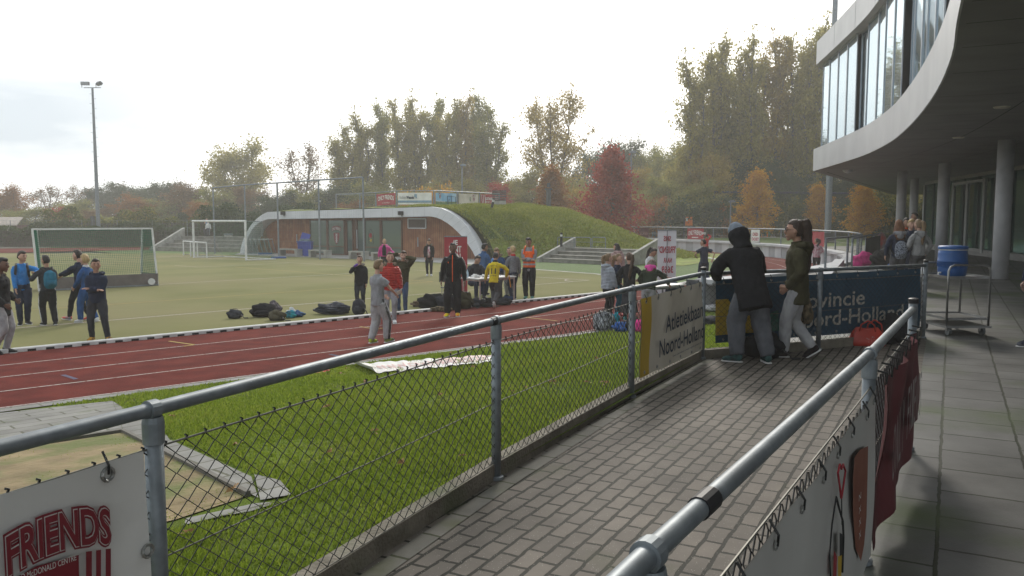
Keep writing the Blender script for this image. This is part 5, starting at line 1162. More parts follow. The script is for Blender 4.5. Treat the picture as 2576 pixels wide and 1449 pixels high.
        if skirt:
            g = MB(); g.tube([S(pel + Vector((0, 0, .06))), S(pel + Vector((0, 0, -.1))), S(Vector((0, 0, .12)))], [(.085 * H, .06 * H), (.10 * H, .08 * H), (.13 * H, .10 * H)], 16, up=(0, 1, 0)); pbuild(g, 'skirt', skirt, t, vox * 1.2, 3, .015 * H)
        if stripes:
            for i, s in enumerate((-1, 1)):
                for q in (-1, 0, 1):
                    g = MB(); c = anks[i]; out = Vector((s, 0, 0)); yy = Vector((0, q * .011, 0))
                    g.tube([S(hips[i] + out * .048 + yy + Vector((0, 0, .03))), S(hips[i].lerp(knees[i], .5) + out * .053 * bg ** .5 + yy), S(knees[i] + out * .040 * bg + yy), S(knees[i].lerp(c, .5) + out * .036 * bg + yy), S(c + out * .030 * bg + yy)], .0034 * H, 5); pbuild(g, 'stripe', stripes, t)
    # ---- shoes
    for i, s in enumerate((-1, 1)):
        f = feet[i]; pitch, yaw = (f[3] if len(f) > 3 else 0), (f[4] if len(f) > 4 else s * 8); M = Matrix.Rotation(-R(yaw), 3, 'Z') @ Matrix.Rotation(-R(pitch), 3, 'X'); a = anks[i]
        q = lambda x, y, z: S(a + M @ Vector((x, y, z)))
        g = MB(); g.tube([q(0, -.036, -.016), q(0, -.028, -.014), q(0, .0, -.010), q(0, .045, -.019), q(0, .085, -.025), q(0, .105, -.03)], [(.012 * H, .016 * H), (.025 * H, .026 * H), (.027 * H, .031 * H), (.030 * H, .022 * H), (.028 * H, .0155 * H), (.012 * H, .008 * H)], 12, up=(0, 0, 1))
        g.tube([q(0, -.008, -.01), q(0, -.008, .022)], [.026 * H, .023 * H], 10); so_ = pbuild(g, 'shoe', shoe, t, vox, 2)
        if soles:
            g = MB(); g.prism([q(x, y, -.0385) for x, y in ((-.016, -.04), (.016, -.04), (.025, -.02), (.024, .03), (.030, .065), (.020, .10), (0, .11), (-.020, .10), (-.030, .065), (-.024, .03), (-.025, -.02))], (M @ Vector((0, 0, -.0085))) * H * -1 * -1); pbuild(g, 'sole', m_sole if soles is True else soles, so_)
    # ---- upper garment
    g = MB(); B_ = bulk; hz = hem
    secs = [(hz, .092, .068), (hz + (.66 - hz) * .5, .088, .065), (.66, .088, .064), (.735, .100, .068), (.78, .098, .060), (.812, .070, .050), (.838, .046, .042)]
    g.tube([S(T(0, -.004 if z < .6 else 0, z)) for z, _, _ in secs], [(w * H * B_ if z < .8 else w * H * (1 + (B_ - 1) * .4), d * H * B_ if z < .8 else d * H) for z, w, d in secs], 18, up=(0, 1, 0))
    for i, s in enumerate((-1, 1)):
        e2 = wr_[i] if sleeve == 'long' else sh[i].lerp(el[i], .62)
        a0 = T(s * hs * .5, -.004, .782); sa = sh[i] + RM @ Vector((-s * .010, -.002, -.022))
        if sleeve == 'long': g.tube([S(a0), S(sa), S(sa.lerp(el[i], .18)), S(sh[i].lerp(el[i], .5)), S(el[i]), S(el[i].lerp(e2, .5)), S(e2.lerp(el[i], -.03) if False else e2)], [.030 * H, .034 * H * B_, .039 * H * B_, .037 * H * B_, .034 * H * B_, .031 * H * B_, .025 * H * B_ ** .5], 12)
        elif sleeve == 'short': g.tube([S(a0), S(sa), S(sa.lerp(e2, .4)), S(e2)], [.030 * H, .034 * H * B_, .040 * H * B_, .041 * H * B_], 12)
    pbuild(g, 'jacket' if sleeve == 'long' else 'shirt', top, t, vox * 1.15, 3, .014 * H)
    if collar: g = MB(); g.tube([S(T(0, -.004, .815)), S(T(0, .002, .858))], [(.052 * H, .046 * H), (.043 * H, .042 * H)], 14, up=(0, 1, 0)); pbuild(g, 'collar', collar, t, vox, 2)
    if hood:
        g = MB()
        if hood == 'up':
            g.ell(S(hc) + HM @ Vector((0, -.026 * H, -.026 * H)), (hr[0] * 1.5, hr[1] * 1.3, hr[2] * 1.15), HM, 22, 14, lambda d: 1.0 if d.z < .5 else .74)
            g.tube([S(T(0, -.02, .80)), S(T(0, -.015, .86))], [(.075 * H, .06 * H), (.058 * H, .055 * H)], 12, up=(0, 1, 0))
        else: g.tube([S(T(-.058, .012, .825)), S(T(-.066, -.045, .832)), S(T(0, -.082, .815)), S(T(.066, -.045, .832)), S(T(.058, .012, .825))], [.020 * H, .028 * H, .040 * H, .028 * H, .020 * H], 10); g.ell(S(T(0, -.072, .785)), (.05 * H, .03 * H, .045 * H), None, 10, 8)
        pbuild(g, 'hood', top if hood is True or hood == 'up' else hood, t, vox, 3, .008 * H)
    if fur: g = MB(); g.tube([S(T(-.05, .03, .822)), S(T(-.074, -.03, .848)), S(T(-.05, -.08, .845)), S(T(.05, -.08, .845)), S(T(.074, -.03, .848)), S(T(.05, .03, .822))], .022 * H, 10); pbuild(g, 'fur_trim', fur, t, vox, 1, .022 * H)
    if zip_: g = MB(); g.tube([S(T(0, .0722 * B_ if z < .72 else .072 * B_ - (z - .72) * .22, z)) for z in np.linspace(hem + .005, .835, 9)], .0055 * H, 6); pbuild(g, 'zip', zip_, t)
    if bag:
        bt = thing('backpack', bag[1], 'backpack', pos, 'backpacks being worn', -R(face)); g = MB(); dz = bag[2] if len(bag) > 2 else 0
        yb = -.115 - .02 * (B_ - 1) * 4
        g.tube([S(T(0, yb, .545 + dz)), S(T(0, yb - .012, .58 + dz)), S(T(0, yb - .012, .68 + dz)), S(T(0, yb - .004, .76 + dz)), S(T(0, yb + .012, .79 + dz))], [(.06 * H, .04 * H), (.085 * H, .055 * H), (.088 * H, .055 * H), (.075 * H, .045 * H), (.03 * H, .02 * H)], 14, up=(0, 1, 0)); pbuild(g, 'bag_body', bag[0], bt, vox * 1.2, 4, .01 * H)
        g = MB(); g.tube([S(T(0, yb - .055, .57 + dz)), S(T(0, yb - .06, .66 + dz))], [(.055 * H, .02 * H), (.058 * H, .02 * H)], 12, up=(0, 1, 0)); pbuild(g, 'pocket', bag[0], bt)
        for s in (-1, 1): g = MB(); g.tube([S(T(s * .055, yb + .03, .75 + dz)), S(T(s * .062, -.03, .842)), S(T(s * .068, .05 + .02 * B_, .80)), S(T(s * .078, .07 * B_, .70)), S(T(s * .098 * B_, -.01, .60)), S(T(s * .07, yb + .03, .58 + dz))], [(.016 * H, .006 * H)] * 6, 8); pbuild(g, 'strap', bag[3] if len(bag) > 3 else m_blk, bt)
    return dict(t=t, T=T, S=S, H=H, HL=HL, HM=HM, hands=[Vector(w) * H for w in wr_], elb=[e * H for e in el], face=face, pos=Vector(pos), hc=hc * H, M=Matrix.Rotation(-R(face), 3, 'Z'))
def pw(p, v): return p['pos'] + p['M'] @ Vector(v)         # a point in a person's own frame -> place
at = lambda x, yf, z=ZT: gp(x, yf, z)
# clothes
c_blk = cloth('black_cloth', (.016, .016, .018)); c_nav = cloth('navy_cloth', (.020, .028, .055)); c_grey = cloth('grey_jersey', (.30, .30, .32), c2=(.22, .22, .235)); c_dgrey = cloth('dark_grey_cloth', (.085, .085, .09)); c_olv = cloth('olive_cloth', (.055, .050, .025)); c_char = cloth('charcoal_cloth', (.035, .037, .045))
c_blue = cloth('bright_blue_cloth', (.03, .19, .50)); c_dblu = cloth('tracksuit_blue', (.025, .085, .24)); c_jean = cloth('denim', (.05, .085, .16)); c_yel = cloth('yellow_shirt', (.66, .50, .02)); c_ora = cloth('hi_vis_orange', (.95, .16, .03), rough=.6); c_pink = cloth('hot_pink_puffer', (.80, .05, .36), puff=9, rough=.4); c_redp = cloth('red_puffer', (.62, .055, .045), puff=8, rough=.35); c_blkp = cloth('black_quilted', (.014, .015, .018), puff=12, rough=.3); c_whip = cloth('ice_white_puffer', (.52, .58, .66), puff=9, rough=.5); c_gsh = cloth('grey_tee', (.26, .265, .28)); c_lgrey = cloth('light_grey_trousers', (.37, .37, .375), c2=(.27, .27, .28)); c_pnk2 = cloth('dusty_pink_cloth', (.40, .28, .27)); c_wht = cloth('white_tee', (.62, .62, .62)); c_red = cloth('red_shirt', (.50, .025, .03)); c_dot = cloth('dotted_grey_knit', (.10, .105, .12), c2=(.20, .2, .21), sc=60); c_flor = cloth('floral_white_cloth', (.55, .48, .50), c2=(.32, .08, .12), sc=18); c_bluj = cloth('denim_jacket', (.055, .115, .24)); c_teal = cloth('teal_bag_cloth', (.02, .14, .22)); c_pat = cloth('patterned_bag_cloth', (.30, .33, .38), c2=(.015, .02, .035), sc=55); c_pat2 = cloth('graffiti_bag_cloth', (.36, .38, .40), c2=(.012, .013, .018), sc=22); c_camo = cloth('camouflage_cloth', (.20, .15, .09), c2=(.022, .02, .014), sc=26)
m_fur = mat('fur', (.19, .135, .085), (.07, .045, .03), sc=40, rough=.95, bump=1, bsc=90); m_furg = mat('grey_fur', (.26, .22, .18), (.12, .10, .08), sc=40, rough=.95, bump=1, bsc=90)
s_blk = cloth('black_shoe', (.014, .014, .015), rough=.5); s_wht = cloth('white_shoe', (.6, .6, .6), rough=.5); s_neon = cloth('neon_shoe', (.62, .72, .02), c2=(.8, .16, .02), sc=9, rough=.45); s_org = cloth('coral_shoe', (.75, .10, .05), c2=(.05, .30, .38), sc=7, rough=.45); s_navy = cloth('navy_shoe', (.015, .03, .07), rough=.5); s_grn = cloth('green_shoe', (.03, .25, .18), c2=(.08, .09, .09), sc=9, rough=.5); s_pink = cloth('pink_shoe', (.85, .08, .10), rough=.45)
CROSS = [(.055, .105, .655), (-.045, .125, .640)]; CE = [(-.6, -.2, -1), (.6, -.2, -1)]
POCK = [(-.10, .075, .50), (.10, .075, .50)]
# -- left group on the pitch
person('person in a black parka with fur collar and light grey joggers at the far left', at(10, 890), 82, 1.70, c_blk, c_lgrey, s_blk, 'brown', ('crop', 'black'), feet=[(-.05, .0, .045, 0, 0), (.045, -.07, .06, 18, 10)], hands=[(-.11, .09, .56), (.11, .08, .53)], bulk=1.25, hem=.40, fur=m_fur, hpitch=8, baggy=1.1)
p = person('boy in a bright blue sports top and navy trousers, resting a hand on his friend', at(62, 816), 150, 1.66, c_blue, c_nav, s_blk, 'fair', ('short', 'dark'), feet=[(-.035, -.03, .045, 0, -25), (.045, .03, .045, 0, 8)], hands=[(-.16, .24, .72), (.08, .12, .48)], hyaw=-42, hpitch=6, bag=(c_char, 'black school backpack worn by the boy in bright blue'), baggy=1.1)
g = MB(); g.tube([p['S'](p['T'](-.118, .0, .70)), p['S'](p['T'](-.105, .03, .80))], .006, 5); pbuild(g, 'orange_piping', c_ora, p['t'])
person('boy in a slate sweater and white striped black trousers, turned away with a blue backpack', at(124, 818), -48, 1.57, c_char, c_blk, s_blk, 'tan', ('crop', 'black'), feet=[(-.05, .03, .045, 0, -10), (.05, -.10, .05, 15, 12)], hands=[(-.10, .16, .70), (.04, .16, .72)], hyaw=-20, stripes=c_wht, bag=(c_teal, 'bright blue backpack with a dangling strap on the boy in the slate sweater'), baggy=1.15)
person('dark haired boy in navy with coral shoes, holding both hands out in front', at(205, 805), -88, 1.66, c_nav, c_blk, s_org, 'fair', ('short', 'dark'), feet=[(-.04, .15, .05, -10, 0), (.04, -.1, .055, 12, 0)], hands=[(-.03, .27, .66), (.04, .27, .64)], elb=[(-.4, 0, -1), (.4, 0, -1)], curl=.15)
person('blond boy in a blue tracksuit walking left behind the boy with crossed arms', at(222, 811), -80, 1.56, c_dblu, c_dblu, s_wht, 'fair', ('mop', 'blond'), feet=[(-.045, .09, .045, 0, 0), (.05, -.10, .055, 15, 0)], hands=[(-.09, .14, .53), (.12, .0, .48)], baggy=1.25, collar=c_wht)
p = person('boy in a dark navy hooded top and charcoal trousers, arms crossed and legs apart', at(249, 857), 168, 1.60, c_nav, c_char, cloth('black_orange_shoe', (.02, .02, .02), c2=(.6, .3, .03), sc=12), 'tan', ('short', 'dark'), feet=[(-.115, .04, .045, 0, -48), (.075, 0, .045, 0, 12)], hands=CROSS, elb=CE, hyaw=-24, hood=True, bulk=1.15, baggy=1.1, fine=True, soles=m_yell)
# -- middle group
p = person('boy in a black hooded jacket with grey fur, drinking from a purple bottle', at(907, 778), 176, 1.42, c_blk, c_char, s_blk, 'fair', ('short', 'brown'), hands=[(-.12, .06, .45), (.045, .14, .815)], elb=[(-.6, -.8, -.2), (1, .2, -1)], fur=m_furg, bulk=1.2, hem=.45)
hb = pw(p, p['hands'][1]); g = MB(); d_ = Vector((.02, -.05, .03)); g.tube([hb + Vector((-.06, -.03, .0)), hb + Vector((.0, -.03, .03)), hb + Vector((.03, -.03, .05)), hb + Vector((.05, -.03, .055))], [.032, .034, .03, .014], 10); tag(g.build('bottle', mat('purple_plastic', (.12, .03, .30), rough=.3), smooth=True, org=hb), 'purple drinking bottle held to the mouth of the boy in black', 'bottle')
p = person('boy in a grey t-shirt and light grey sweatpants with black stripes, walking on the track', at(952, 863), 42, 1.60, c_gsh, c_lgrey, cloth('navy_neon_shoe', (.02, .035, .08), c2=(.5, .65, .05), sc=10), 'fair', ('crop', 'dblond'), feet=[(-.06, -.06, .045, 0, -8), (.05, .09, .05, -6, 6)], hands=[(-.10, .17, .56), (.10, .20, .585)], elb=[(-1, -.6, -.4), (1, -.6, -.4)], sleeve='short', stripes=c_blk, baggy=1.4, hem=.46, fine=True, bulk=1.08)
hb = pw(p, p['hands'][1] + Vector((-.02, .09, .03))); g = MB(); g.box(hb, (.004, .17, .13), M=Euler((.3, .5, -R(20))).to_matrix()); tag(g.build('paper_sheet', m_whi, org=hb), 'white sheet of paper in the hand of the boy in the grey t-shirt', 'paper')
person('girl in a red puffer jacket with a brown fur collar and grey sweatpants', at(983, 812), 172, 1.62, c_redp, c_grey, s_wht, 'fair', ('pony', 'brown', .12), feet=[(-.05, .04, .045, 0, -8), (.05, -.04, .045, 0, 8)], hands=[(-.16, .05, .43), (.07, .13, .57)], hyaw=-8, fur=m_fur, bulk=1.25, collar=c_redp, hem=.47)
person('boy in a dark olive parka and jeans raising both hands to his head', at(1012, 787), 180, 1.58, c_olv, c_jean, s_blk, 'fair', ('short', 'brown'), hands=[(-.045, .08, .91), (.085, -.03, .95)], elb=[(-1, .3, .1), (1, .0, .3)], hpitch=8, hyaw=-10, leanx=-4, bulk=1.22, hem=.40, fur=m_fur)
person('girl in an open hot pink puffer jacket over a black top, arm held out', at(968, 688), 176, 1.52, c_pink, c_blk, s_wht, 'fair', ('pony', 'blond', .1), hands=[(-.30, .03, .57), (.17, .02, .48)], elb=[(-.3, -.3, -1), (.6, -.8, -.2)], bulk=1.35, hem=.50, hood=True, zip_=None)
g = MB(); pk = [o for o in COL.objects if o.name.startswith('person')][-1]
g.tube([Vector((0, .118, .80)), Vector((0, .150, .98)), Vector((0, .155, 1.12)), Vector((0, .105, 1.26))], [(.085, .02), (.09, .02), (.085, .02), (.05, .012)], 10, up=(0, 1, 0)); pbuild(g, 'black_top', c_blk, pk)
p = person('girl in an open black jacket with pale fur looking down by the wooden wall', at(1080, 694), 178, 1.58, c_blk, c_blk, s_wht, 'fair', ('pony', 'brown', .1), hands=[(-.10, .10, .50), (.10, .10, .50)], hpitch=32, fur=m_furg, bulk=1.2, hem=.46)
g = MB(); g.tube([p['S'](p['T'](0, .080, .50)), p['S'](p['T'](0, .088, .65)), p['S'](p['T'](0, .07, .79))], [(.055, .014), (.055, .014), (.04, .012)], 10, up=(0, 1, 0)); pbuild(g, 'patterned_top', c_flor, p['t'])
p = person('bald man in a black quilted jacket with an orange zip and neon yellow shoes', at(1141, 795), 184, 1.82, c_blkp, c_blk, s_neon, 'brown', ('crop', 'black'), feet=[(-.055, -.02, .045, 0, -6), (.075, .06, .045, 0, 10)], hands=[(-.165, .02, .45), (.165, .02, .45)], kid=False, bulk=1.16, hem=.47, zip_=c_ora, collar=c_blkp, baggy=1.35, fine=True, hyaw=8)
g = MB(); c = p['S'](p['T'](.055, .088, .735)); g.ell(c, (.012, .004, .022), nu=8, nv=6); pbuild(g, 'chest_emblem', c_ora, p['t'])
# -- table
p = person('man in a dark jacket sitting behind the white table, looking down', at(1192, 750), 150, 1.80, c_char, c_nav, s_blk, 'fair', ('crop', 'dark'), feet=[(-.08, .22, .045, 0, -5), (.08, .24, .045, 0, 5)], seat=.275, hands=[(-.08, .19, .62), (.08, .19, .62)], elb=[(-1, -.2, -.8), (1, -.2, -.8)], lean=14, hpitch=14, hyaw=-20, kid=False, bulk=1.12)
p = person('boy in a yellow football shirt with number 11, leaning on the white table', at(1243, 776), 12, 1.52, c_yel, c_dgrey, cloth('maroon_shoe', (.05, .02, .02)), 'tan', ('crop', 'black'), feet=[(-.03, .09, .10, 0, 0), (.035, -.12, .13, 55, 0)], hands=[(-.20, .17, .55), (.18, .17, .60)], elb=[(-1, -.4, .2), (1, -.4, .2)], lean=16, baggy=1.25, hem=.45, collar=c_blk, fine=True)
def back_text(p, s, z, wd, h, m_):
    T, S = p['T'], p['S']; a, b = S(T(-wd / 2, -.083, z)), S(T(wd / 2, -.083, z)); M = p['M']; a, b = pw(p, a), pw(p, b); n = M @ (S(T(0, -.2, z)) - S(T(0, -.1, z))); u = pw(p, S(T(0, -.083, z + .1))) - pw(p, S(T(0, -.083, z)))
    vs, fs = textmesh(s, .1, .002); x0 = min(v[0] for v in vs); x1 = max(v[0] for v in vs); y1 = max(v[1] for v in vs); n.normalize(); ux = (b - a); L_ = ux.length; ux /= L_; u.normalize(); mb = MB()
    mb.add([a + ux * ((v[0] - x0) / (x1 - x0) * L_) + u * (v[1] / y1 * h) + n * (.012 - .03 * abs((v[0] - x0) / (x1 - x0) - .5) ** 2 * 4 * wd / .16) for v in vs], fs)
    o = mb.build('lettering', m_, None); mw = Matrix.Translation(p['pos']) @ p['M'].to_4x4(); o.data.transform(mw.inverted()); o.parent = p['t']
back_text(p, '11', .60, .085, .15, m_blk); back_text(p, 'D.JAHANGIER', .735, .13, .026, m_blk); back_text(p, 'DORTMUND', .555, .11, .026, m_blk)
person('dark haired boy in a blue denim jacket seen from behind, left of the yellow shirt', at(1217, 742), 30, 1.62, c_bluj, c_nav, s_blk, 'olive', ('short', 'black'), hyaw=35, hpitch=8, collar=c_bluj)
person('boy in a blue parka with a fur collar looking down at the table', at(1254, 750), 200, 1.55, cloth('parka_blue', (.03, .07, .16)), c_dgrey, s_blk, 'fair', ('short', 'dblond'), hands=[(-.08, .14, .56), (.08, .14, .56)], hpitch=22, fur=m_fur, bulk=1.2, lean=8)
person('smiling boy in a dark body warmer with a black cap, behind the megaphone', at(1282, 747), 190, 1.52, c_char, c_lgrey, s_navy, 'fair', ('cap', 'black'), feet=[(-.08, .04, .045, 0, -20), (.06, -.05, .045, 0, 25)], hands=[(-.10, .10, .55), (.10, .10, .55)], baggy=1.35, hyaw=10)
person('blond boy in a dotted grey sweater, at the right end of the table', at(1291, 753), -25, 1.58, c_dot, c_nav, s_navy, 'fair', ('short', 'blond'), feet=[(-.045, -.02, .045, 0, -8), (.05, .03, .045, 0, 10)], hands=[(-.10, .12, .55), (.15, .03, .46)], hyaw=-25, collar=c_red)
p = person('young man in an orange safety vest over a grey sweater, arms crossed', at(1331, 752), 188, 1.86, c_gsh, c_blk, s_grn, 'olive', ('short', 'black'), hands=CROSS, elb=CE, kid=False, hem=.45, hyaw=18, hpitch=12, baggy=1.2, bulk=1.02, fine=True)
T, S, H = p['T'], p['S'], p['H']
g = MB(); g.tube([S(T(0, 0, z)) for z in (.515, .60, .68, .735, .775)], [(.103 * H, .076 * H), (.099 * H, .074 * H), (.098 * H, .074 * H), (.108 * H, .078 * H), (.098 * H, .070 * H)], 18, up=(0, 1, 0)); 
for s in (-1, 1): g.tube([S(T(s * .085, .066, .73)), S(T(s * .065, .042, .825)), S(T(s * .066, -.03, .84)), S(T(s * .07, -.07, .77))], [(.034 * H, .012 * H)] * 4, 10)
pbuild(g, 'safety_vest', c_ora, p['t'], .012, 2)
g = MB(); g.tube([S(T(0, 0, .552)), S(T(0, 0, .580))], [(.1055 * H, .0785 * H), (.1045 * H, .0780 * H)], 22, up=(0, 1, 0), cap=False); pbuild(g, 'reflective_band', cloth('reflective_grey', (.42, .42, .43)), p['t'])
# -- girls by the second table
person('girl in an ice white puffer jacket and black trousers, hair tied up', at(1527, 800), 62, 1.55, c_whip, c_blk, s_blk, 'fair', ('pony', 'dblond', .07), hands=[(-.14, .05, .47), (.14, .07, .46)], bulk=1.3, hem=.46, hood=True, hyaw=12, fine=True)
person('laughing girl in a dark navy coat clapping her hands, pink shoes', at(1552, 796), 120, 1.53, c_nav, c_teal, s_pink, 'fair', ('pony', 'dblond', .07), hands=[(-.02, .20, .66), (.03, .20, .67)], elb=[(-.6, -.2, -1), (.6, -.2, -1)], bulk=1.15, curl=.1, hem=.40)
person('girl in black with a long brown ponytail down her back', at(1582, 806), 8, 1.60, c_blk, c_blk, cloth('teal_shoe', (.05, .3, .3)), 'fair', ('pony', 'brown', .27), hands=[(-.13, .1, .56), (.14, .14, .60)], hyaw=-30, bulk=1.05, hem=.42, skirt=c_char)
person('woman with a black bob in a dusty pink hooded coat behind the girls', at(1551, 737), -20, 1.62, c_pnk2, c_char, s_blk, 'fair', ('bob', 'black'), hood=True, kid=False, bulk=1.2, hem=.40, hyaw=-50)
person('girl in a white striped top with a dark ponytail, looking down at the table', at(1630, 758), 130, 1.58, c_wht, c_char, s_blk, 'tan', ('pony', 'dark', .14), hpitch=26, hands=[(-.1, .15, .55), (.1, .15, .55)], lean=8)
person('girl in dark green with a pink hood, bending over the table with an arm raised', at(1631, 812), 20, 1.58, cloth('dark_green_cloth', (.022, .032, .018)), c_grey, s_blk, 'tan', ('curly', 'brown'), lean=30, hands=[(-.10, .2, .6), (.24, .24, .70)], elb=[(-1, 0, -1), (1, -.2, -1)], hpitch=28, hood=cloth('pink_hood', (.70, .08, .34)), baggy=1.2, bulk=1.12)
person('boy in a blue jacket sitting bent over the second table', at(1715, 788), -60, 1.62, cloth('deep_blue_jacket', (.02, .045, .10)), c_nav, s_blk, 'tan', ('crop', 'dark'), seat=.27, feet=[(-.08, .22, .045, 0, 0), (.08, .22, .045, 0, 0)], lean=42, hands=[(-.06, .25, .66), (.08, .25, .66)], hpitch=10, bulk=1.15)
person('boy wrapped in a black cloak, standing on the steps by the sloping wall', at(1584, 645), 195, 1.6, c_blk, c_blk, s_blk, 'tan', ('short', 'black'), hands=[(-.1, .1, .58), (.14, .14, .66)], bulk=1.45, hem=.33)
person('boy in a dark navy t-shirt and trousers running along the track', at(1770, 717), -12, 1.66, c_nav, c_nav, s_navy, 'tan', ('short', 'dark'), feet=[(-.045, .11, .05, 0, 0), (.045, -.17, .12, 50, 0)], hands=[(-.13, .12, .62), (.17, -.08, .56)], elb=[(-1, -.8, 0), (1, -.8, 0)], sleeve='short', hyaw=-55, lean=4, baggy=1.15)
p = person('boy in a red top lifting a white paper above his head on the far track', at(1776, 652), -10, 1.5, c_red, c_blk, s_blk, 'tan', ('short', 'dark'), hands=[(-.10, .06, .99), (.08, .08, .99)], elb=[(-1, 0, .3), (1, 0, .3)], vox=.014)
hb = pw(p, p['hands'][0] + Vector((.05, .05, .06))); g = MB(); g.box(hb, (.22, .01, .16)); tag(g.build('paper_sheet', m_whi, org=hb), 'white sheet of paper held above the head of the boy in red', 'paper')
# -- the two at the fence
p = person('person in a long black parka and blue grey beanie leaning on the railing', Vector((2.78, 9.36, 0)), -14, 1.66, c_blk, cloth('blue_grey_joggers', (.115, .12, .135), c2=(.085, .09, .10)), cloth('black_teal_sneaker', (.02, .022, .025), c2=(.05, .12, .115), sc=16), 'tan', ('beanie', 'dark', cloth('blue_grey_beanie', (.20, .235, .28))), feet=[(-.10, -.01, .045, 0, -52), (.085, -.10, .045, 0, 14)], lean=22, hands=[(-.13, .20, .66), (.07, .20, .66)], elb=[(-1, -.3, -.6), (1, -.3, -.6)], hood='up', bulk=1.36, hem=.36, baggy=1.65, vox=.011, hpitch=6, leanx=-3)
p = person('young woman in a dark olive parka and glasses with a big dark ponytail, legs crossed', Vector((3.40, 9.58, 0)), -72, 1.63, c_olv, c_lgrey, cloth('black_pink_sneaker', (.014, .013, .014), c2=(.03, .018, .018), sc=9), 'tan', ('pony', 'darkbrown', .25), feet=[(.01, .08, .045, 0, 0), (.05, -.12, .075, 34, 6)], lean=2, hands=[(-.085, .07, .53), (.085, .07, .53)], hood=True, bulk=1.2, hem=.40, baggy=1.2, vox=.011, hyaw=-6, collar=c_olv)
g = MB(); HL = p['HL']
for s in (-1, 1): g.tube([HL(s * .42 + .22 * math.cos(a), .98, .10 + .2 * math.sin(a)) for a in np.linspace(0, 6.28, 11)[:-1]], .0028, 5, closed=True); g.tube([HL(s * .64, .92, .14), HL(s * 1.04, .0, .08)], .0028, 5)
g.tube([HL(-.2, 1.02, .12), HL(.2, 1.02, .12)], .0028, 5); pbuild(g, 'glasses', m_blk, p['t'])
g = MB(); g.ell(HL(.1, -1.35, .1), (.055, .075, .13), None, 12, 9); g.ell(HL(.1, -1.4, -1.0), (.05, .06, .15), None, 12, 9); g.ell(HL(0, -.8, .7), (.05, .05, .05), None, 10, 8); pbuild(g, 'ponytail_volume', HR['darkbrown'], p['t'], .012, 2, .03)
# -- group by the column and others
person('girl with curly auburn hair in a navy hooded jacket, seen from behind', at(2256, 729, 0), 10, 1.62, c_nav, c_dgrey, s_blk, 'fair', ('curly', 'auburn'), hood=cloth('grey_hood', (.25, .25, .26)), hands=[(-.16, .05, .5), (.14, .1, .55)], bag=(c_pat, 'black and white patterned drawstring backpack on the girl with auburn curls', -.08), bulk=1.1)
person('girl in a light grey hooded sweater with a long blond ponytail', at(2306, 731, 0), -12, 1.64, cloth('light_grey_hoodie', (.30, .30, .30)), c_dgrey, s_blk, 'fair', ('pony', 'dblond', .22), hood=True, hands=[(-.12, .12, .56), (.16, .05, .52)], hyaw=-10, bulk=1.08, hem=.50)
person('blond boy facing the two girls beside the grey column', at(2286, 712, 0), 195, 1.64, c_nav, c_nav, s_blk, 'fair', ('mop', 'blond'), hyaw=-10)
person('dark haired boy with an orange collar behind the girl with auburn curls', at(2272, 703, 0), 165, 1.68, c_blk, c_blk, s_blk, 'tan', ('short', 'black'), collar=c_ora)
person('man in a dark hooded jacket standing behind the group by the columns', at(2298, 676, 0), -80, 1.9, c_char, c_blk, s_blk, 'tan', ('crop', 'dark'), kid=False, hood=True)
person('girl in a white floral top with a dark ponytail by the curved wall', at(2053, 689), 20, 1.55, c_flor, c_blk, s_blk, 'tan', ('pony', 'dark', .10), hands=[(-.11, .14, .62), (.11, .15, .60)], hyaw=-60, bulk=1.15, vox=.013)
person('person in jeans and navy sneakers standing at the right edge of the frame', at(2610, 868, 0), -95, 1.7, c_nav, c_jean, cloth('navy_grey_sneaker', (.025, .03, .05), c2=(.3, .3, .31), sc=9), 'fair', ('short', 'brown'), feet=[(-.05, .11, .045, 0, -6), (.05, -.06, .045, 0, 6)])
# -- tiny far ones
GF = 'people far off on the sports court'
far = dict(vox=.02, group=GF)
for x, yt, Y, face, H_, top, leg, lab, kw in ((1776, 562, 77, 160, 1.45, c_red, c_nav, 'boy in a red shirt on the far sports court, left of the lamp post', {}), (1796, 566, 77, -100, 1.4, c_wht, c_dgrey, 'boy in a white top on the far sports court, leaning left', dict(lean=8)), (1845, 562, 78, -60, 1.5, c_blk, c_blk, 'boy in dark clothes on the far sports court beside the blue boards', {}), (1888, 563, 79, 180, 1.4, c_wht, c_dgrey, 'boy in white next to the orange goal on the far court', {}), (1563, 573, 75, 90, 1.4, c_blk, c_nav, 'boy in black kicking a ball beyond the rail, left of the banners', dict(feet=[(-.05, 0, .045, 0, 0), (.05, .25, .1, -20, 0)])), (1750, 577, 76, -60, 1.25, c_blue, c_nav, 'small child in blue on the far court left of the red shirt', dict(lean=20))):
    q = dp(x, yt, Y); person(lab, Vector((q.x, Y, .01)), face, H_, top, leg, s_blk, 'tan', ('short', 'dark'), **{**far, **kw})
far['group'] = 'people on the left seating steps'
for x, yt, Y, face, H_, top, lab, z in ((524, 583, 63.5, 160, 1.3, c_wht, 'child in a white shirt on the left seating steps', .30), (516, 585, 63.6, 150, 1.25, c_olv, 'child in brown beside the white shirt on the left seating steps', .30), (521, 577, 64.2, 200, 1.45, cloth('pale_blue_top', (.2, .3, .4)), 'child in pale blue behind the two others on the left seating steps', .30)):
    q = dp(x, yt, Y); person(lab, Vector((q.x, Y, z)), face, H_, top, c_dgrey, s_blk, 'fair', ('short', 'dblond'), **far)
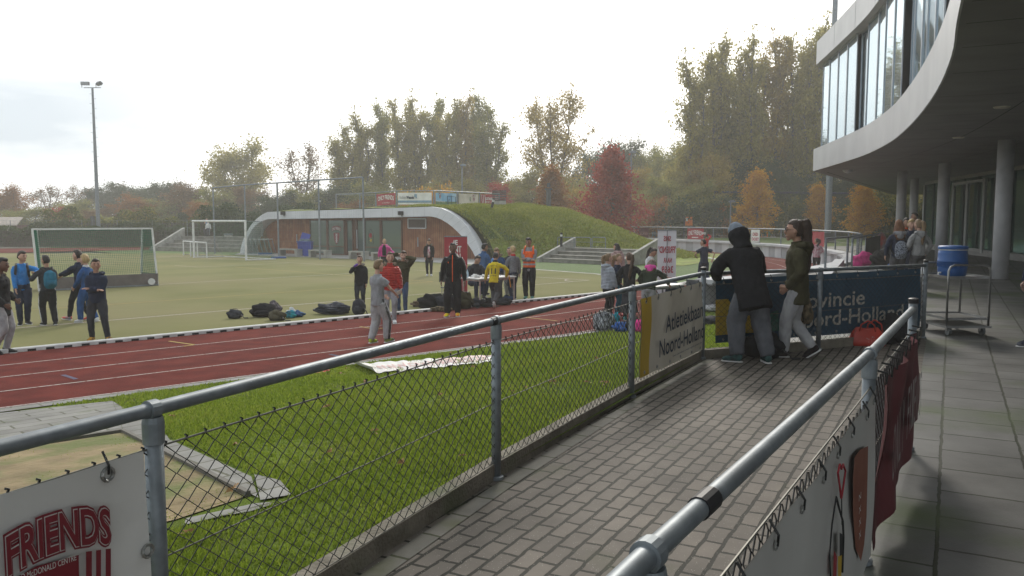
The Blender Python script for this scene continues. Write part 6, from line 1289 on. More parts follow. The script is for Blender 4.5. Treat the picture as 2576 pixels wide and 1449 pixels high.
# ================================================================ goals, nets, masts
m_wht = mat('white_painted_metal', (.66, .66, .65), (.52, .52, .51), sc=5, rough=.45); m_net = mat('green_net', (.012, .13, .075), rough=.8); m_board = mat('brown_grey_board', (.15, .125, .115), (.11, .095, .085), sc=4, rough=.8); m_netd = mat('dark_net', (.03, .045, .045), rough=.8); m_netg = mat('grey_net', (.2, .22, .22), rough=.8)
def net(parent, a, b, c, d, sp, r, m, name='net', sag=0.0):
    a, b, c, d = map(Vector, (a, b, c, d)); mb = MB(); nu = max(2, int((b - a).length / sp)); nv = max(2, int((d - a).length / sp))
    f = lambda u, v: a.lerp(b, u).lerp(d.lerp(c, u), v) + Vector((0, 0, -sag * math.sin(math.pi * u) * math.sin(math.pi * v)))
    for i in range(nu + 1): mb.tube([f(i / nu, k / 4) for k in range(5)], r, 3, cap=False)
    for j in range(nv + 1): mb.tube([f(k / 6, j / nv) for k in range(7)], r, 3, cap=False)
    return mb.build(name, m, parent)
A, B = gp(99, 733), gp(397, 718); d = (B - A).normalized(); n = Vector((-d.y, d.x, 0)); L_ = (B - A).length
A2, B2 = A + n * 1.0 + d * .28, B + n * 1.0 - d * .28; H_ = dp(93, 577, A.y).z - ZT; UZ = Vector((0, 0, 1))
hg = thing('hockey_goal', 'white framed hockey goal with green net and brown backboard behind the boys', 'goal', A)
ta, tb, ta2, tb2 = A + UZ * H_ - d * .1 + n * .1, B + UZ * H_ - d * .10 + n * .1, A2 + UZ * H_ - d * .1, B2 + UZ * H_ + d * .1
for p, q in ((A, ta), (B, tb), (A2, ta2), (B2, tb2)): mb = MB(); mb.beam(p, q, .06, .06, up=n); mb.build('post', m_wht, hg)
for p, q in ((ta, tb), (ta, ta2), (tb, tb2), (ta2, tb2)): mb = MB(); mb.beam(p, q, .05, .05); mb.build('bar', m_wht, hg)
bo = MB(); bo.prism([A + UZ * .05 - n * .04, B + UZ * .05 - n * .04, B + UZ * .44 - n * .04, A + UZ * .44 - n * .04], n * .03); bo.build('backboard', m_board, hg)
for p, q in ((A, A2), (B, B2)): bo = MB(); bo.prism([p + UZ * .05, q + UZ * .05, q + UZ * .44, p + UZ * .44], d * .03); bo.build('sideboard', m_board, hg)
bo = MB(); bo.beam(A + UZ * .03 - n * .05, B + UZ * .03 - n * .05, .05, .05); bo.build('base_bar', m_galv, hg); bo = MB(); bo.tube([B + UZ * .16 - n * .10 - d * .25, B + UZ * .16 - n * .16 - d * .25], .12, 12); bo.build('wheel', m_wht, hg)
net(hg, A + UZ * .44, B + UZ * .44, tb, ta, .062, .0052, m_net); net(hg, A + UZ * .44, A2 + UZ * .44, ta2, ta, .062, .0052, m_net); net(hg, B + UZ * .44, B2 + UZ * .44, tb2, tb, .062, .0052, m_net); net(hg, ta, tb, tb2, ta2, .062, .0052, m_net, sag=.05)
A, B = gp(488.5, 648), gp(619.5, 655); H_ = dp(487, 556, A.y).z - ZT; d = (B - A).normalized(); n = Vector((-d.y, d.x, 0))
fg = thing('football_goal', 'white football goal in front of the pavilion with a green net behind', 'goal', A)
for p in (A, B): mb = MB(); mb.tube([p, p + UZ * H_], .065, 10); mb.build('post', m_wht, fg, smooth=False)
mb = MB(); mb.tube([A + UZ * H_ - d * .06, B + UZ * H_ + d * .06], .065, 10); mb.build('crossbar', m_wht, fg)
bk = n * 1.7 + d * .5
for p in (A, B): mb = MB(); mb.tube([p + UZ * .03, p + bk + UZ * .03], .03, 6); mb.build('base_bar', m_wht, fg); mb = MB(); mb.tube([p + UZ * H_, p + bk * .55 + UZ * (H_ - .02), p + bk * .56 + UZ * (H_ - .9)], .02, 6); mb.build('net_bracket', m_galv, fg)
mb = MB(); mb.tube([A + bk + UZ * .03, B + bk + UZ * .03], .03, 6); mb.build('base_bar', m_wht, fg)
net(fg, A + bk + UZ * .03, B + bk + UZ * .03, B + bk * .55 + UZ * (H_ - .05), A + bk * .55 + UZ * (H_ - .05), .11, .0036, m_net, sag=.15); net(fg, A + UZ * H_, B + UZ * H_, B + bk * .55 + UZ * (H_ - .05), A + bk * .55 + UZ * (H_ - .05), .11, .0036, m_net); net(fg, B + UZ * .03, B + bk + UZ * .03, B + bk * .55 + UZ * (H_ - .05), B + UZ * H_, .11, .0036, m_net)
for x0, x1, yb, lab in ((462, 497, 645, 'small white training goal left of the big football goal'), (480, 520.5, 648, 'small white training goal showing through the big football goal')):
    A, B = gp(x0, yb - 3), gp(x1, yb); d = (B - A).normalized(); n = Vector((-d.y, d.x, 0)); H_ = .95; t = thing('small_goal', lab, 'goal', A)
    mb = MB(); mb.tube([A, A + UZ * H_, B + UZ * H_, B], .045, 8); mb.build('frame', m_wht, t); mb = MB()
    for p in (A, B): mb = MB(); mb.tube([p + UZ * H_, p + n * .5 + UZ * H_ * .9, p + n * 1.1 + UZ * .03, p + UZ * .03], .02, 6); mb.build('side_hoop', m_galv, t)
    net(t, A + n * 1.1 + UZ * .03, B + n * 1.1 + UZ * .03, B + UZ * H_, A + UZ * H_, .12, .003, m_netg)
# ball catching fence in front of the pavilion
A, B = gp(541, 638.5), gp(915, 658); bt_ = thing('ball_stop_fence', 'tall grey ball stop fence of five poles with thin netting in front of the pavilion', 'fence', A)
tp_ = []
for x, yt, xb in ((538, 472.5, 541), (617, 465, 620), (699.5, 460, 701.5), (801, 453, 805), (912, 446, 916)):
    b = pl(xb, 650, A, B); b.z = ZT; tz = pl(x, yt, A, B).z; mb = MB(); mb.tube([b, Vector((b.x, b.y, tz))], .055, 8); mb.build('pole', m_galv, bt_); tp_.append(Vector((b.x, b.y, tz)))
mb = MB(); mb.tube(tp_, .045, 8); mb.build('top_rail', m_galv, bt_)
net(bt_, Vector((tp_[0].x, tp_[0].y, ZT + .1)), Vector((tp_[-1].x, tp_[-1].y, ZT + .1)), tp_[-1], tp_[0], .22, .002, m_netg)
# floodlight masts
def mast(name, label, x, Yd, ytop, r0, r1, lamps=2, rungs=True, zb=ZT):
    b = dp(x, 560, Yd); b.z = zb; zt = dp(x, ytop, Yd).z; t = thing(name, label, 'light mast', b); H_ = zt - zb
    mb = MB(); mb.tube([b, b + UZ * H_], [r0, r1], 12); mb.build('pole', m_galv, t, smooth=False)
    if rungs:
        mb = MB(); z = 5.0; k = 0
        while z < H_ - .3: s = 1 if k % 2 else -1; rr = r0 + (r1 - r0) * z / H_; mb.tube([b + Vector((s * rr * .8, 0, z)), b + Vector((s * (rr + .2), 0, z))], .014, 5); z += .42; k += 1
        mb.build('climbing_rungs', m_galv, t)
    if lamps:
        mb = MB(); c = b + UZ * (H_ + .05); mb.tube([c + Vector((-.75, 0, 0)), c + Vector((.75, 0, 0))], .035, 6); mb.build('cross_arm', m_galv, t)
        for s, rot in ((-.62, (.1, 0, .15)), (.62, (.9, 0, -.7))):
            l_ = MB(); M = Euler(rot).to_matrix(); l_.box(c + Vector((s, 0, .36)), (.68, .24, .30), M=M); l_.beam(c + Vector((s - .3, 0, 0)), c + Vector((s - .3, 0, .3)), .04, .04); lo = l_.build('lamp_housing', m_dg, t); l_ = MB(); l_.box(c + Vector((s, 0, .36)) + M @ Vector((0, -.15, 0)), (.62, .02, .25), M=M); l_.build('lamp_glass', MATS['grey_grid'] if 'grey_grid' in MATS else mat('grey_grid', (.3, .32, .34), rough=.3), lo)
    return t, b, H_
m_dg = mat('dark_grey_metal', (.09, .095, .10), rough=.5, metal=.3)
t, b, H_ = mast('floodlight_mast', 'tall slim grey floodlight mast with two lamps and climbing rungs above the hockey goal', 247, 72, 222, .19, .09)
mb = MB(); mb.box(b + Vector((-.42, -.1, 1.6)), (.26, .3, 2.2)); mb.build('switch_cabinet', m_dg, t)
t, b, H_ = mast('floodlight_mast', 'thick grey mast behind the left tip of the clubhouse roof', 2083, 59, -120, .24, .17, 0, False, zb=0); mb = MB()
for k in range(40): mb.box(b + Vector((.03 * (-1) ** k, -.235 + .0015 * k, 1 + k * .5)), (.035, .03, .06))
mb.build('climbing_holes', m_dg, t); mb = MB(); mb.box(b + UZ * .35, (.8, .8, .7)); mb.build('base_block', m_dg, t)
for x, Yd, yt, yb, lab in ((1163, 72, 419, 505, 'slim lamp post behind the white banner of the pavilion roof'), (1586, 70, 386, 575, 'slim lamp post right of the dark red oak'), (1837, 73, 510, 600, 'short lamp post with a box lamp in front of the sports court')):
    b = dp(x, 560, Yd); b.z = -.2; zt = dp(x, yt, Yd).z; t = thing('lamp_post', lab, 'lamp post', b, 'slim lamp posts'); mb = MB(); mb.tube([b, Vector((b.x, b.y, zt))], [.08, .06], 8); mb.build('pole', m_galv, t); mb = MB(); mb.box(Vector((b.x + .1, b.y - .1, zt + .1)), (.5, .4, .14)); mb.box(Vector((b.x + .1, b.y - .1, zt + .2)), (.3, .3, .06)); mb.build('lamp_head', m_galv, t)
# bollard lights
def bollard(x, yt, yb, Yd, label, tilt=0.0):
    b = dp(x, yb, Yd); h = dp(x, yt, Yd).z - b.z; t = thing('bollard_light', label, 'bollard', b, 'black bollard lights with a white collar'); M = Matrix.Rotation(tilt, 3, 'Y'); r = h * .095
    f = lambda z: b + M @ Vector((0, 0, z))
    mb = MB(); mb.tube([f(-.05), f(h * .70)], r, 12); mb.tube([f(h * .86), f(h)], r, 12); mb.build('body', m_blk, t); mb = MB(); mb.tube([f(h * .70), f(h * .86)], r * .93, 12); mb.build('light_collar', MATS['white_plastic'], t)
bollard(1412, 585, 618, 45, 'black bollard light with a white collar on the grass slope above the right steps'); bollard(444, 582, 603, 66, 'black bollard light with a white collar above the left seating steps')
bollard(804, 500, 528, 54, 'black bollard light with a white collar on the pavilion roof, left of the roof railing'); bollard(1235, 497, 532, 51.5, 'leaning black bollard light with a white collar on top of the grass mound', .22)
b = dp(1256, 520, 55); mb = MB(); mb.box(b + UZ * .15, (.9, .8, .5)); vt = tag(mb.build('roof_vent', m_conc, org=b), 'square grey vent hood on the mound behind the leaning bollard', 'vent'); mb = MB()
for k in range(6): mb.box(b + Vector((0, 0, .45 + k * .12)), (.95, .85, .05))
mb.build('louvres', m_dg, vt)
b = dp(1380, 517, 58); t = thing('chimney_flue', 'small dark flue pipe on the mound left of the rust coloured oak', 'chimney', b); mb = MB(); mb.cyl(b - UZ * .6, .17, 1.7, 12); mb.build('pipe', m_dg, t); mb = MB(); mb.cyl(b + UZ * 1.1, .25, .12, 12); mb.cyl(b + UZ * 1.3, .12, .3, 10); mb.build('cowl', m_dg, t)
# benches, bins, hurdles at the pavilion
for x0, x1, yb, lab in ((699, 746, 643.6, 'leftmost, by the wooden wall'), (775, 820, 647, 'second, right of the blue bins'), (876, 913, 651, 'third, in front of the door'), (933, 967, 655, 'rightmost, beside the girl in pink')):
    a, b = gp(x0, yb), gp(x1, yb + 2); d = (b - a).normalized(); n = Vector((-d.y, d.x, 0)); c = (a + b) / 2; L_ = (b - a).length; rz = math.atan2(d.y, d.x); t = thing('bench', 'low grey concrete bench in front of the pavilion, ' + lab, 'bench', c, 'concrete benches at the pavilion')
    mb = MB(); mb.box(c + n * .25 + UZ * .44, (L_, .5, .08), rz=rz); mb.build('seat', m_conc, t)
    for s in (-1, 1): mb = MB(); mb.box(c + n * .25 + d * (s * (L_ / 2 - .12)) + UZ * .20, (.22, .47, .40), rz=rz); mb.build('leg', m_conc, t)
m_bin = mat('blue_bin_plastic', (.02, .045, .30), (.016, .036, .24), sc=5, rough=.5)
for x, yb, lid, lab in ((762, 644, True, 'left blue wheeled bin, its lid standing open'), (775, 645, False, 'right blue wheeled bin with a bulging bin bag')):
    b = gp(x, yb); t = thing('wheeled_bin', lab, 'bin', b, 'blue wheeled bins at the pavilion'); mb = MB(); w0, w1, h = .23, .29, .95
    vs = [b + Vector((sx * w, sy * w, z)) for z, w in ((.04, w0), (h, w1)) for sx, sy in ((-1, -1), (1, -1), (1, 1), (-1, 1))]; mb.add(vs, [(3, 2, 1, 0), (0, 1, 5, 4), (1, 2, 6, 5), (2, 3, 7, 6), (3, 0, 4, 7), (4, 5, 6, 7)]); mb.build('tub', m_bin, t); mb = MB(); mb.box(b + UZ * .95, (.64, .64, .06)); mb.build('rim', m_bin, t)
    mb = MB(); mb.ell(b + UZ * .98, (.25, .25, .16), nu=10, nv=6, fn=lambda d: 1 + .15 * math.sin(d.x * 9 + d.y * 7)); mb.build('bin_bag', mat('bin_bag_blue', (.05, .09, .13), rough=.3) if 'bin_bag_blue' not in MATS else MATS['bin_bag_blue'], t)
    if lid: mb = MB(); mb.box(b + Vector((.1, .32, 1.22)), (.58, .06, .55), M=Euler((-.25, .25, 0)).to_matrix()); mb.build('lid', m_bin, t)
    for s in (-1, 1): mb = MB(); mb.tube([b + Vector((s * .24, .22, .1)), b + Vector((s * .28, .22, .1))], .1, 10); mb.build('wheel', m_blk, t)
proto = None
for k in range(8):
    b = gp(634 + k * 5.6, 638 + k * .15) + Vector((0, .5 if k % 2 else 0, 0))
    if proto is None:
        proto = thing('hurdle', 'grey hurdle with a white top bar, in a row under the left arch', 'hurdle', b, 'hurdles stored at the pavilion'); mb = MB(); mb.box(b + Vector((.05, 0, 1.02)), (.10, 1.1, .08)); mb.build('top_bar', m_wht, proto)
        for s in (-.45, .45): mb = MB(); mb.tube([b + Vector((-.28, s, .03)), b + Vector((.32, s, .03)), b + Vector((.16, s, .5)), b + Vector((.05, s, 1.0))], .028, 6); mb.build('leg', m_galv, proto)
    else: c = copy_tree(proto); c.location = b
for x, y, w, lab in ((701, 650, .9, 'flat blue mat lying on the turf right of the goal'), (667, 640, .9, 'blue board lying on the grass at the left foot of the arch')):
    b = gp(x, y); mb = MB(); mb.box(b + UZ * .05, (w, .5, .07), rz=.3); mb.box(b + UZ * .095, (w * .9, .42, .02), rz=.3); tag(mb.build('mat', mat('mat_blue', (.03, .09, .28)) if 'mat_blue' not in MATS else MATS['mat_blue'], org=b), lab, 'mat')
b = gp(640, 625) + UZ * .9; mb = MB(); 
bw = dp(914 / 1.59, 597, 66); t = thing('litter_bin', 'small grey litter bin on the left seating steps', 'litter bin', bw - UZ * .6); mb = MB(); mb.box(bw - UZ * .2, (.55, .45, .8)); mb.build('tub', m_conc, t); mb = MB(); mb.box(bw + UZ * .25, (.6, .5, .12)); mb.build('lid', m_galv, t)
# ================================================================ tables and what lies on them
def table(label, a, b, dep, h, m_top, m_leg):
    d = (b - a).normalized(); n = Vector((-d.y, d.x, 0)); t = thing('folding_table', label, 'table', a); L_ = (b - a).length; rz = math.atan2(d.y, d.x); c = a + d * L_ / 2 + n * dep / 2
    mb = MB(); mb.box(c + UZ * h, (L_ + .1, dep, .035), rz=rz); mb.build('tabletop', m_top, t); mb = MB(); mb.box(c + UZ * (h - .045), (L_, dep - .1, .05), rz=rz); mb.build('apron', m_leg, t)
    for u in (.02, L_ - .02):
        for v in (.03, dep - .03): p = a + d * u + n * v; mb = MB(); mb.tube([p + UZ * .0, p + UZ * (h - .02)], .022, 8); mb.build('leg', m_leg, t)
    return t, d, n, c
m_ttop = mat('white_table_top', (.62, .61, .60), (.5, .49, .48), sc=5, rough=.5); m_pleg = mat('worn_pink_metal', (.36, .20, .20), (.42, .36, .34), sc=6, rough=.5)
a, b = gp(1208, 769), gp(1296, 760); a -= (b - a).normalized() * .0
t, d, n, c = table('white folding table with worn pinkish legs in front of the seated man', a, b, .75, .74, m_ttop, m_pleg); top = ZT + .76
q = a + d * -.0 + n * .4; q.z = top
mb = MB(); mb.lathe([(.032, 0), (.034, .01), (.034, .15), (.012, .19), (.012, .22)], a + n * .55 + d * .02 + UZ * .758, 12); tag(mb.build('water_bottle', mat('clear_blue_plastic', (.45, .58, .68), rough=.15), smooth=True, org=a + n * .55 + UZ * .76), 'clear water bottle with a blue label at the left end of the white table', 'bottle')
mb = MB(); mb.lathe([(.03, 0), (.04, .10), (.036, .10), (.028, .005)], a + n * .35 + d * .14 + UZ * .758, 14); tag(mb.build('paper_cup', m_whi, smooth=True, org=a + n * .35 + d * .14 + UZ * .76), 'white paper cup on the white table', 'cup')
rr = random.Random(4); p = a + d * .45 + n * .45 + UZ * .79; mb = MB(); mb.grid(lambda u, v: p + d * (u - .5) * .62 + n * (v - .5) * .4 + UZ * (.05 * math.sin(u * 9 + v * 5) * math.sin(v * 8) + .03 * math.sin(u * 23) - .02), 22, 14); tag(mb.build('paper_bag', mat('crumpled_white_paper', (.6, .59, .57), (.42, .41, .4), sc=14), org=p), 'crumpled white papers and bags heaped on the white table', 'papers')
p = b - d * .55 + n * .35; mb = MB(); mb.lathe([(.105, 0), (.10, .02), (.075, .10), (.05, .22), (.042, .28)], p + UZ * .762, 18); mg = thing('megaphone', 'white megaphone with a blue back standing on its horn on the white table', 'megaphone', p + UZ * .76); mb.build('horn', m_wht, mg, smooth=True); mb = MB(); mb.lathe([(.046, .28), (.05, .31), (.05, .43), (.045, .44), (.05, .45), (.045, .50), (.02, .52)], p + UZ * .762, 16); mb.build('speaker_back', mat('megaphone_blue', (.06, .22, .50), rough=.4), mg, smooth=True); mb = MB(); mb.box(p + d * .1 + UZ * 1.16, (.10, .06, .12), rz=.8); mb.tube([p + d * .12 + UZ * 1.2, p + d * .2 + UZ * .9, p + d * .3 + UZ * .75, p + d * .33 - n * .3 + UZ * .45], .008, 5); mb.build('grip_and_strap', m_dg, mg)
mb = MB(); mb.box(p + d * .32 - n * .36 + UZ * .62, (.03, .012, .36), M=Euler((0, -.18, .7)).to_matrix()); tag(mb.build('ribbon', mat('ribbon_orange', (.7, .3, .03)), org=p), 'orange ribbon hanging over the front edge of the white table', 'ribbon')
ch = thing('chair', 'chair with chrome legs under the seated man', 'chair', a + n * 1.1 - d * .1); cc = a + n * 1.1 - d * .12
mb = MB(); mb.box(cc + UZ * .45, (.42, .42, .03), rz=.75); mb.build('seat', m_dg, ch); mb = MB(); mb.box(cc + n * .24 - d * .02 + UZ * .75, (.40, .03, .3), rz=.75); mb.build('backrest', m_dg, ch)
for s in (-1, 1):
    for r_ in (-1, 1): mb = MB(); mb.tube([cc + d * s * .19 + n * r_ * .19, cc + d * s * .18 + n * r_ * .18 + UZ * .44], .012, 6); mb.build('leg', m_galv, ch)
a2, b2 = gp(1628, 805) , gp(1722, 792); t, d2, n2, c2 = table('white folding table on the track among the girls', a2, b2, .7, .76, m_ttop, m_galv)
ch = thing('chair', 'dark chair under the boy bent over the second table', 'chair', gp(1718, 787)); cc = gp(1718, 787); mb = MB(); mb.box(cc + UZ * .42, (.42, .42, .03), rz=.6); mb.build('seat', m_dg, ch); mb = MB(); mb.box(cc + Vector((.25, .1, .7)), (.03, .4, .3), rz=.6); mb.build('backrest', m_dg, ch)
for s in (-1, 1):
    for r_ in (-1, 1): mb = MB(); mb.tube([cc + Vector((s * .18, r_ * .18, 0)), cc + Vector((s * .17, r_ * .17, .42))], .012, 6); mb.build('leg', m_galv, ch)
# ================================================================ bags and jackets
GBG = 'bags and jackets on the pitch'
def lump(name, label, cat, c, r, m, seed=0, rz=0.0, group=None, flat=.0, straps=True, pocket=True, m2=None, amp=.16):
    """a soft bag or heap: one swollen, folded skin resting on the ground at c"""
    r = tuple(q * (.88 if group in (GBG, globals().get('GBT')) else 1) for q in r)
    rr = random.Random(seed); ph = [rr.uniform(0, 6) for _ in range(6)]; c = Vector(c); t = thing(name, label, cat, c, group, rz); mb = MB()
    fn = lambda d: 1 + amp * (math.sin(d.x * 3.1 + ph[0]) * math.sin(d.y * 3.7 + ph[1]) + .5 * math.sin(d.z * 6 + d.x * 5 + ph[2]) + .35 * math.sin(d.y * 9 + d.z * 7 + ph[3]) + .25 * math.sin(d.x * 14 + ph[4]))
    def f2(d):
        return fn(d)
    mb.ell((0, 0, r[2] * .82), r, None, 26, 16, f2); mb.v = [(x, y, max(z, .004) if z < r[2] * .5 else z) for x, y, z in mb.v]
    mb.build('bag_body' if cat != 'jacket' else 'cloth', m, t, smooth=True, world=False)
    if pocket: mb = MB(); mb.ell((0, -r[1] * .85, r[2] * .6), (r[0] * .62, r[1] * .42, r[2] * .5), None, 16, 10, lambda d: 1 + .05 * math.sin(d.x * 8)); mb.build('pocket', m2 or m, t, smooth=True, world=False)
    if straps:
        mb = MB(); mb.tube([(-r[0] * .5, 0, r[2] * 1.55), (-r[0] * .2, -.02, r[2] * 1.95), (r[0] * .2, -.02, r[2] * 1.95), (r[0] * .45, 0, r[2] * 1.55)], [(.016, .006)] * 4, 7); mb.build('handle', m_blk, t, world=False)
        mb = MB(); mb.tube([(r[0] * .7, -.05, r[2] * .9), (r[0] * 1.15, -.12, r[2] * .5), (r[0] * 1.35, -.1, .02), (r[0] * 1.75, -.02, .012)], [(.016, .006)] * 4, 7); mb.build('strap', m_blk, t, world=False)
    return t
GBG = 'bags and jackets on the pitch'
m_kh = cloth('khaki_bag', (.075, .065, .04)); m_bfl = cloth('dark_floral_cloth', (.20, .17, .18), c2=(.012, .012, .014), sc=40)
lump('school_bag', 'small rounded navy bag, leftmost of the heap on the pitch', 'bag', at(592, 801), (.20, .13, .14), c_char, 1, .1, GBG); lump('school_bag', 'black rucksack lying on its side in the middle of the heap on the pitch', 'bag', at(662, 797), (.36, .2, .20), c_blk, 2, .2, GBG); lump('school_bag', 'khaki brown rucksack lying in front of the black one on the pitch', 'bag', at(696, 806), (.24, .17, .15), m_kh, 3, -.2, GBG)
lump('jacket', 'black flowered jacket on top of the heap of bags on the pitch', 'jacket', at(688, 793), (.24, .16, .20), m_bfl, 4, 0, GBG, straps=False, pocket=False, amp=.25); lump('jacket', 'turquoise and dark cloth lying at the right side of the heap on the pitch', 'jacket', at(730, 800), (.17, .12, .11), cloth('turquoise_cloth', (.04, .34, .42), c2=(.02, .03, .05), sc=7), 5, .4, GBG, straps=False, pocket=False, amp=.3)
lump('jacket', 'white shirt crumpled behind the turquoise cloth on the pitch', 'jacket', at(735, 794), (.15, .10, .11), c_wht, 6, .2, GBG, straps=False, pocket=False, amp=.3); lump('jacket', 'blue jeans jacket at the far right of the heap on the pitch', 'jacket', at(752, 797), (.13, .12, .09), c_bluj, 7, .8, GBG, straps=False, pocket=False, amp=.3)
lump('jacket', 'dark slate puffer jacket lying alone on the pitch left of the standing backpack', 'jacket', at(838, 790), (.42, .20, .17), cloth('slate_puffer', (.035, .04, .055), puff=7, rough=.4), 8, -.15, GBG, straps=False, pocket=False, amp=.28)
lump('school_bag', 'charcoal backpack standing upright on the pitch in front of the boy in black', 'backpack', at(903, 792), (.20, .15, .25), c_char, 9, 0, GBG, amp=.06)
GBT = 'bags and jackets heaped around the white table'
m_camo = c_camo
for x, y, r, m_, lab, s in ((1052, 771, (.22, .15, .10), m_fur, 'fur collar of a coat, left end of the heap behind the man in black', 11), (1085, 775, (.42, .25, .24), c_blk, 'large black coat in the heap behind the man in black', 12), (1128, 779, (.30, .22, .27), c_char, 'charcoal coat just left of the legs of the man in black', 13), (1112, 783, (.28, .16, .08), m_camo, 'camouflage cloth on the ground left of the man in black', 14), (1168, 776, (.26, .22, .28), c_olv, 'dark green bag right of the legs of the man in black', 15), (1196, 772, (.26, .2, .13), c_char, 'dark bag with papers under the left end of the white table', 16), (1222, 772, (.24, .18, .14), c_blk, 'black bag under the middle of the white table', 17)): lump('jacket' if r[2] < .12 or s in (12, 13) else 'school_bag', lab, 'jacket' if r[2] < .12 or s in (12, 13) else 'bag', at(x, y), r, m_, s, .2, GBT, straps=s > 14, pocket=s > 14, amp=.24)
lump('school_bag', 'black backpack with grey piping beside the foot of the boy in yellow', 'backpack', at(1265, 767), (.27, .18, .13), c_char, 18, .1, GBT); lump('school_bag', 'dark blue sports bag under the right end of the white table', 'bag', at(1276, 757), (.26, .16, .09), cloth('blue_bag', (.025, .05, .12)), 19, .1, GBT, pocket=False)
GL = 'bags on the lawn edge by the second table'
zl = lambda x, y: gs(x, y)
lump('school_bag', 'black backpack with a white graffiti pattern standing at the edge of the lawn', 'backpack', zl(1520, 832), (.23, .17, .24), c_pat2, 21, 0, GL, amp=.09); lump('school_bag', 'turquoise drawstring bag right behind the graffiti patterned backpack', 'bag', zl(1546, 822), (.11, .10, .17), cloth('turquoise_bag', (.02, .32, .42)), 22, 0, GL, straps=False, pocket=False); lump('school_bag', 'bright blue sports bag lying between the patterned backpack and the railing post', 'bag', zl(1568, 834), (.24, .15, .11), cloth('royal_blue_bag', (.025, .10, .34)), 23, .1, GL); lump('school_bag', 'black bag with white stripes leaning beside the blue sports bag', 'bag', zl(1592, 834), (.15, .13, .16), c_blk, 24, 0, GL); lump('school_bag', 'small pink bag seen just right of the railing post', 'bag', zl(1607, 836), (.09, .09, .14), cloth('pink_bag', (.75, .05, .28)), 25, 0, GL, straps=False)
lump('jacket', 'dark jacket lying on the lawn behind the chain link between the cream and blue banners', 'jacket', gs(1790, 816), (.3, .2, .10), c_char, 26, .3, GL, straps=False, pocket=False); lump('jacket', 'white cloth lying beyond the lawn between the cream and blue banners', 'jacket', gs(1790, 782), (.36, .22, .09), c_wht, 27, .3, GL, straps=False, pocket=False)
# on the walkway
lump('school_bag', 'black rucksack on the pavers between the feet of the person in the black parka', 'backpack', Vector((3.02, 9.60, 0)), (.24, .15, .17), c_blk, 28, -.3)
hb = gp(2188, 872, 0) + Vector((0, .1, 0)); hbg = thing('handbag', 'red handbag with two loop handles standing against the kerb', 'handbag', hb, None, -.25); mb = MB()
m_hb = mat('red_leather', (.42, .036, .02), (.32, .028, .016), sc=6, rough=.4, bump=.15, bsc=30)
mb.tube([(-.20, 0, .02), (-.205, 0, .03), (-.12, 0, .13), (0, 0, .145), (.12, 0, .125), (.2, 0, .03)], [(.02, .07)] * 6, 8) if 0 else None
vs = []; prof = [(0, .225, .085), (.02, .235, .095), (.09, .225, .088), (.17, .185, .06), (.215, .15, .028), (.235, .13, .012)]
for z, w, dd in prof:
    for k in range(20): th = 2 * math.pi * k / 20; c_, s_ = math.cos(th), math.sin(th); vs.append((w * math.copysign(abs(c_) ** .6, c_), dd * math.copysign(abs(s_) ** .7, s_), z + .012 * math.sin(th * 2 + 1) * (z > .1)))
mb.add(vs, [(j * 20 + i, j * 20 + (i + 1) % 20, (j + 1) * 20 + (i + 1) % 20, (j + 1) * 20 + i) for j in range(5) for i in range(20)] + [tuple(range(19, -1, -1)), tuple(100 + k for k in range(20))]); mb.build('bag_body', m_hb, hbg, smooth=True, world=False)
for y, t_ in ((-.03, .0), (.03, .10)): mb = MB(); mb.tube([(-.10 + t_, y, .17), (-.08 + t_, y * 1.6, .28), (0 + t_, y * 2, .335), (.08 + t_, y * 1.6, .28), (.10 + t_, y, .17)], .010, 8); mb.build('handle', m_hb, hbg, smooth=True, world=False)
mb = MB(); rr = random.Random(2)
for k in range(40): mb.box((rr.uniform(-.02, .19), -.092 + rr.uniform(0, .01), rr.uniform(.02, .13)), (.006, .006, .006))
mb.build('studs', m_ring, hbg, world=False)
lump('school_bag', 'black bag in the corner between the two railings beside the red handbag', 'bag', gp(2262, 868, 0) + Vector((0, .1, 0)), (.20, .15, .22), c_blk, 29, .2)
cb = Vector((3.54, 9.78, 0)); t = thing('backpack', 'brown camouflage backpack hanging by the knee of the young woman in olive', 'backpack', cb + UZ * .48); mb = MB(); mb.ell(cb + UZ * .56, (.105, .10, .19), None, 18, 12, lambda d: 1 + .06 * math.sin(d.x * 7 + d.z * 5)); mb.build('bag_body', c_camo, t, smooth=True); mb = MB(); mb.ell(cb + Vector((.04, -.08, .50)), (.07, .05, .11), None, 12, 8); mb.build('pocket', c_camo, t, smooth=True); mb = MB(); mb.tube([cb + UZ * .72, cb + Vector((-.05, -.02, .86)), cb + Vector((-.14, 0, .95))], [(.015, .006)] * 3, 6); mb.tube([cb + Vector((.02, -.08, .40)), cb + Vector((.03, -.09, .26)), cb + Vector((.02, -.09, .18))], [(.012, .005)] * 3, 6); mb.build('strap', m_blk, t)
GP = 'bags on the raised paving by the stairs'
for x, y, r, m_, lab, s in ((2172, 676, (.42, .3, .30), cloth('magenta_bag', (.55, .03, .20)), 'magenta jacket on the raised paving, left in the heap by the columns', 31), (2208, 676, (.5, .3, .30), c_blk, 'black bag in the heap on the raised paving beside the magenta jacket', 32), (2228, 674, (.40, .3, .36), c_dgrey, 'dark grey bag at the back of the heap on the raised paving', 33), (2190, 684, (.42, .2, .08), c_wht, 'white shirt lying in front of the heap on the raised paving', 34), (2248, 680, (.2, .16, .14), cloth('blue_small_bag', (.04, .10, .3)), 'small blue bag at the right end of the heap on the raised paving', 35)): lump('school_bag' if s not in (31, 34) else 'jacket', lab, 'bag' if s not in (31, 34) else 'jacket', at(x, y, 0), r, m_, s, .1, GP, straps=False, pocket=False, amp=.22)
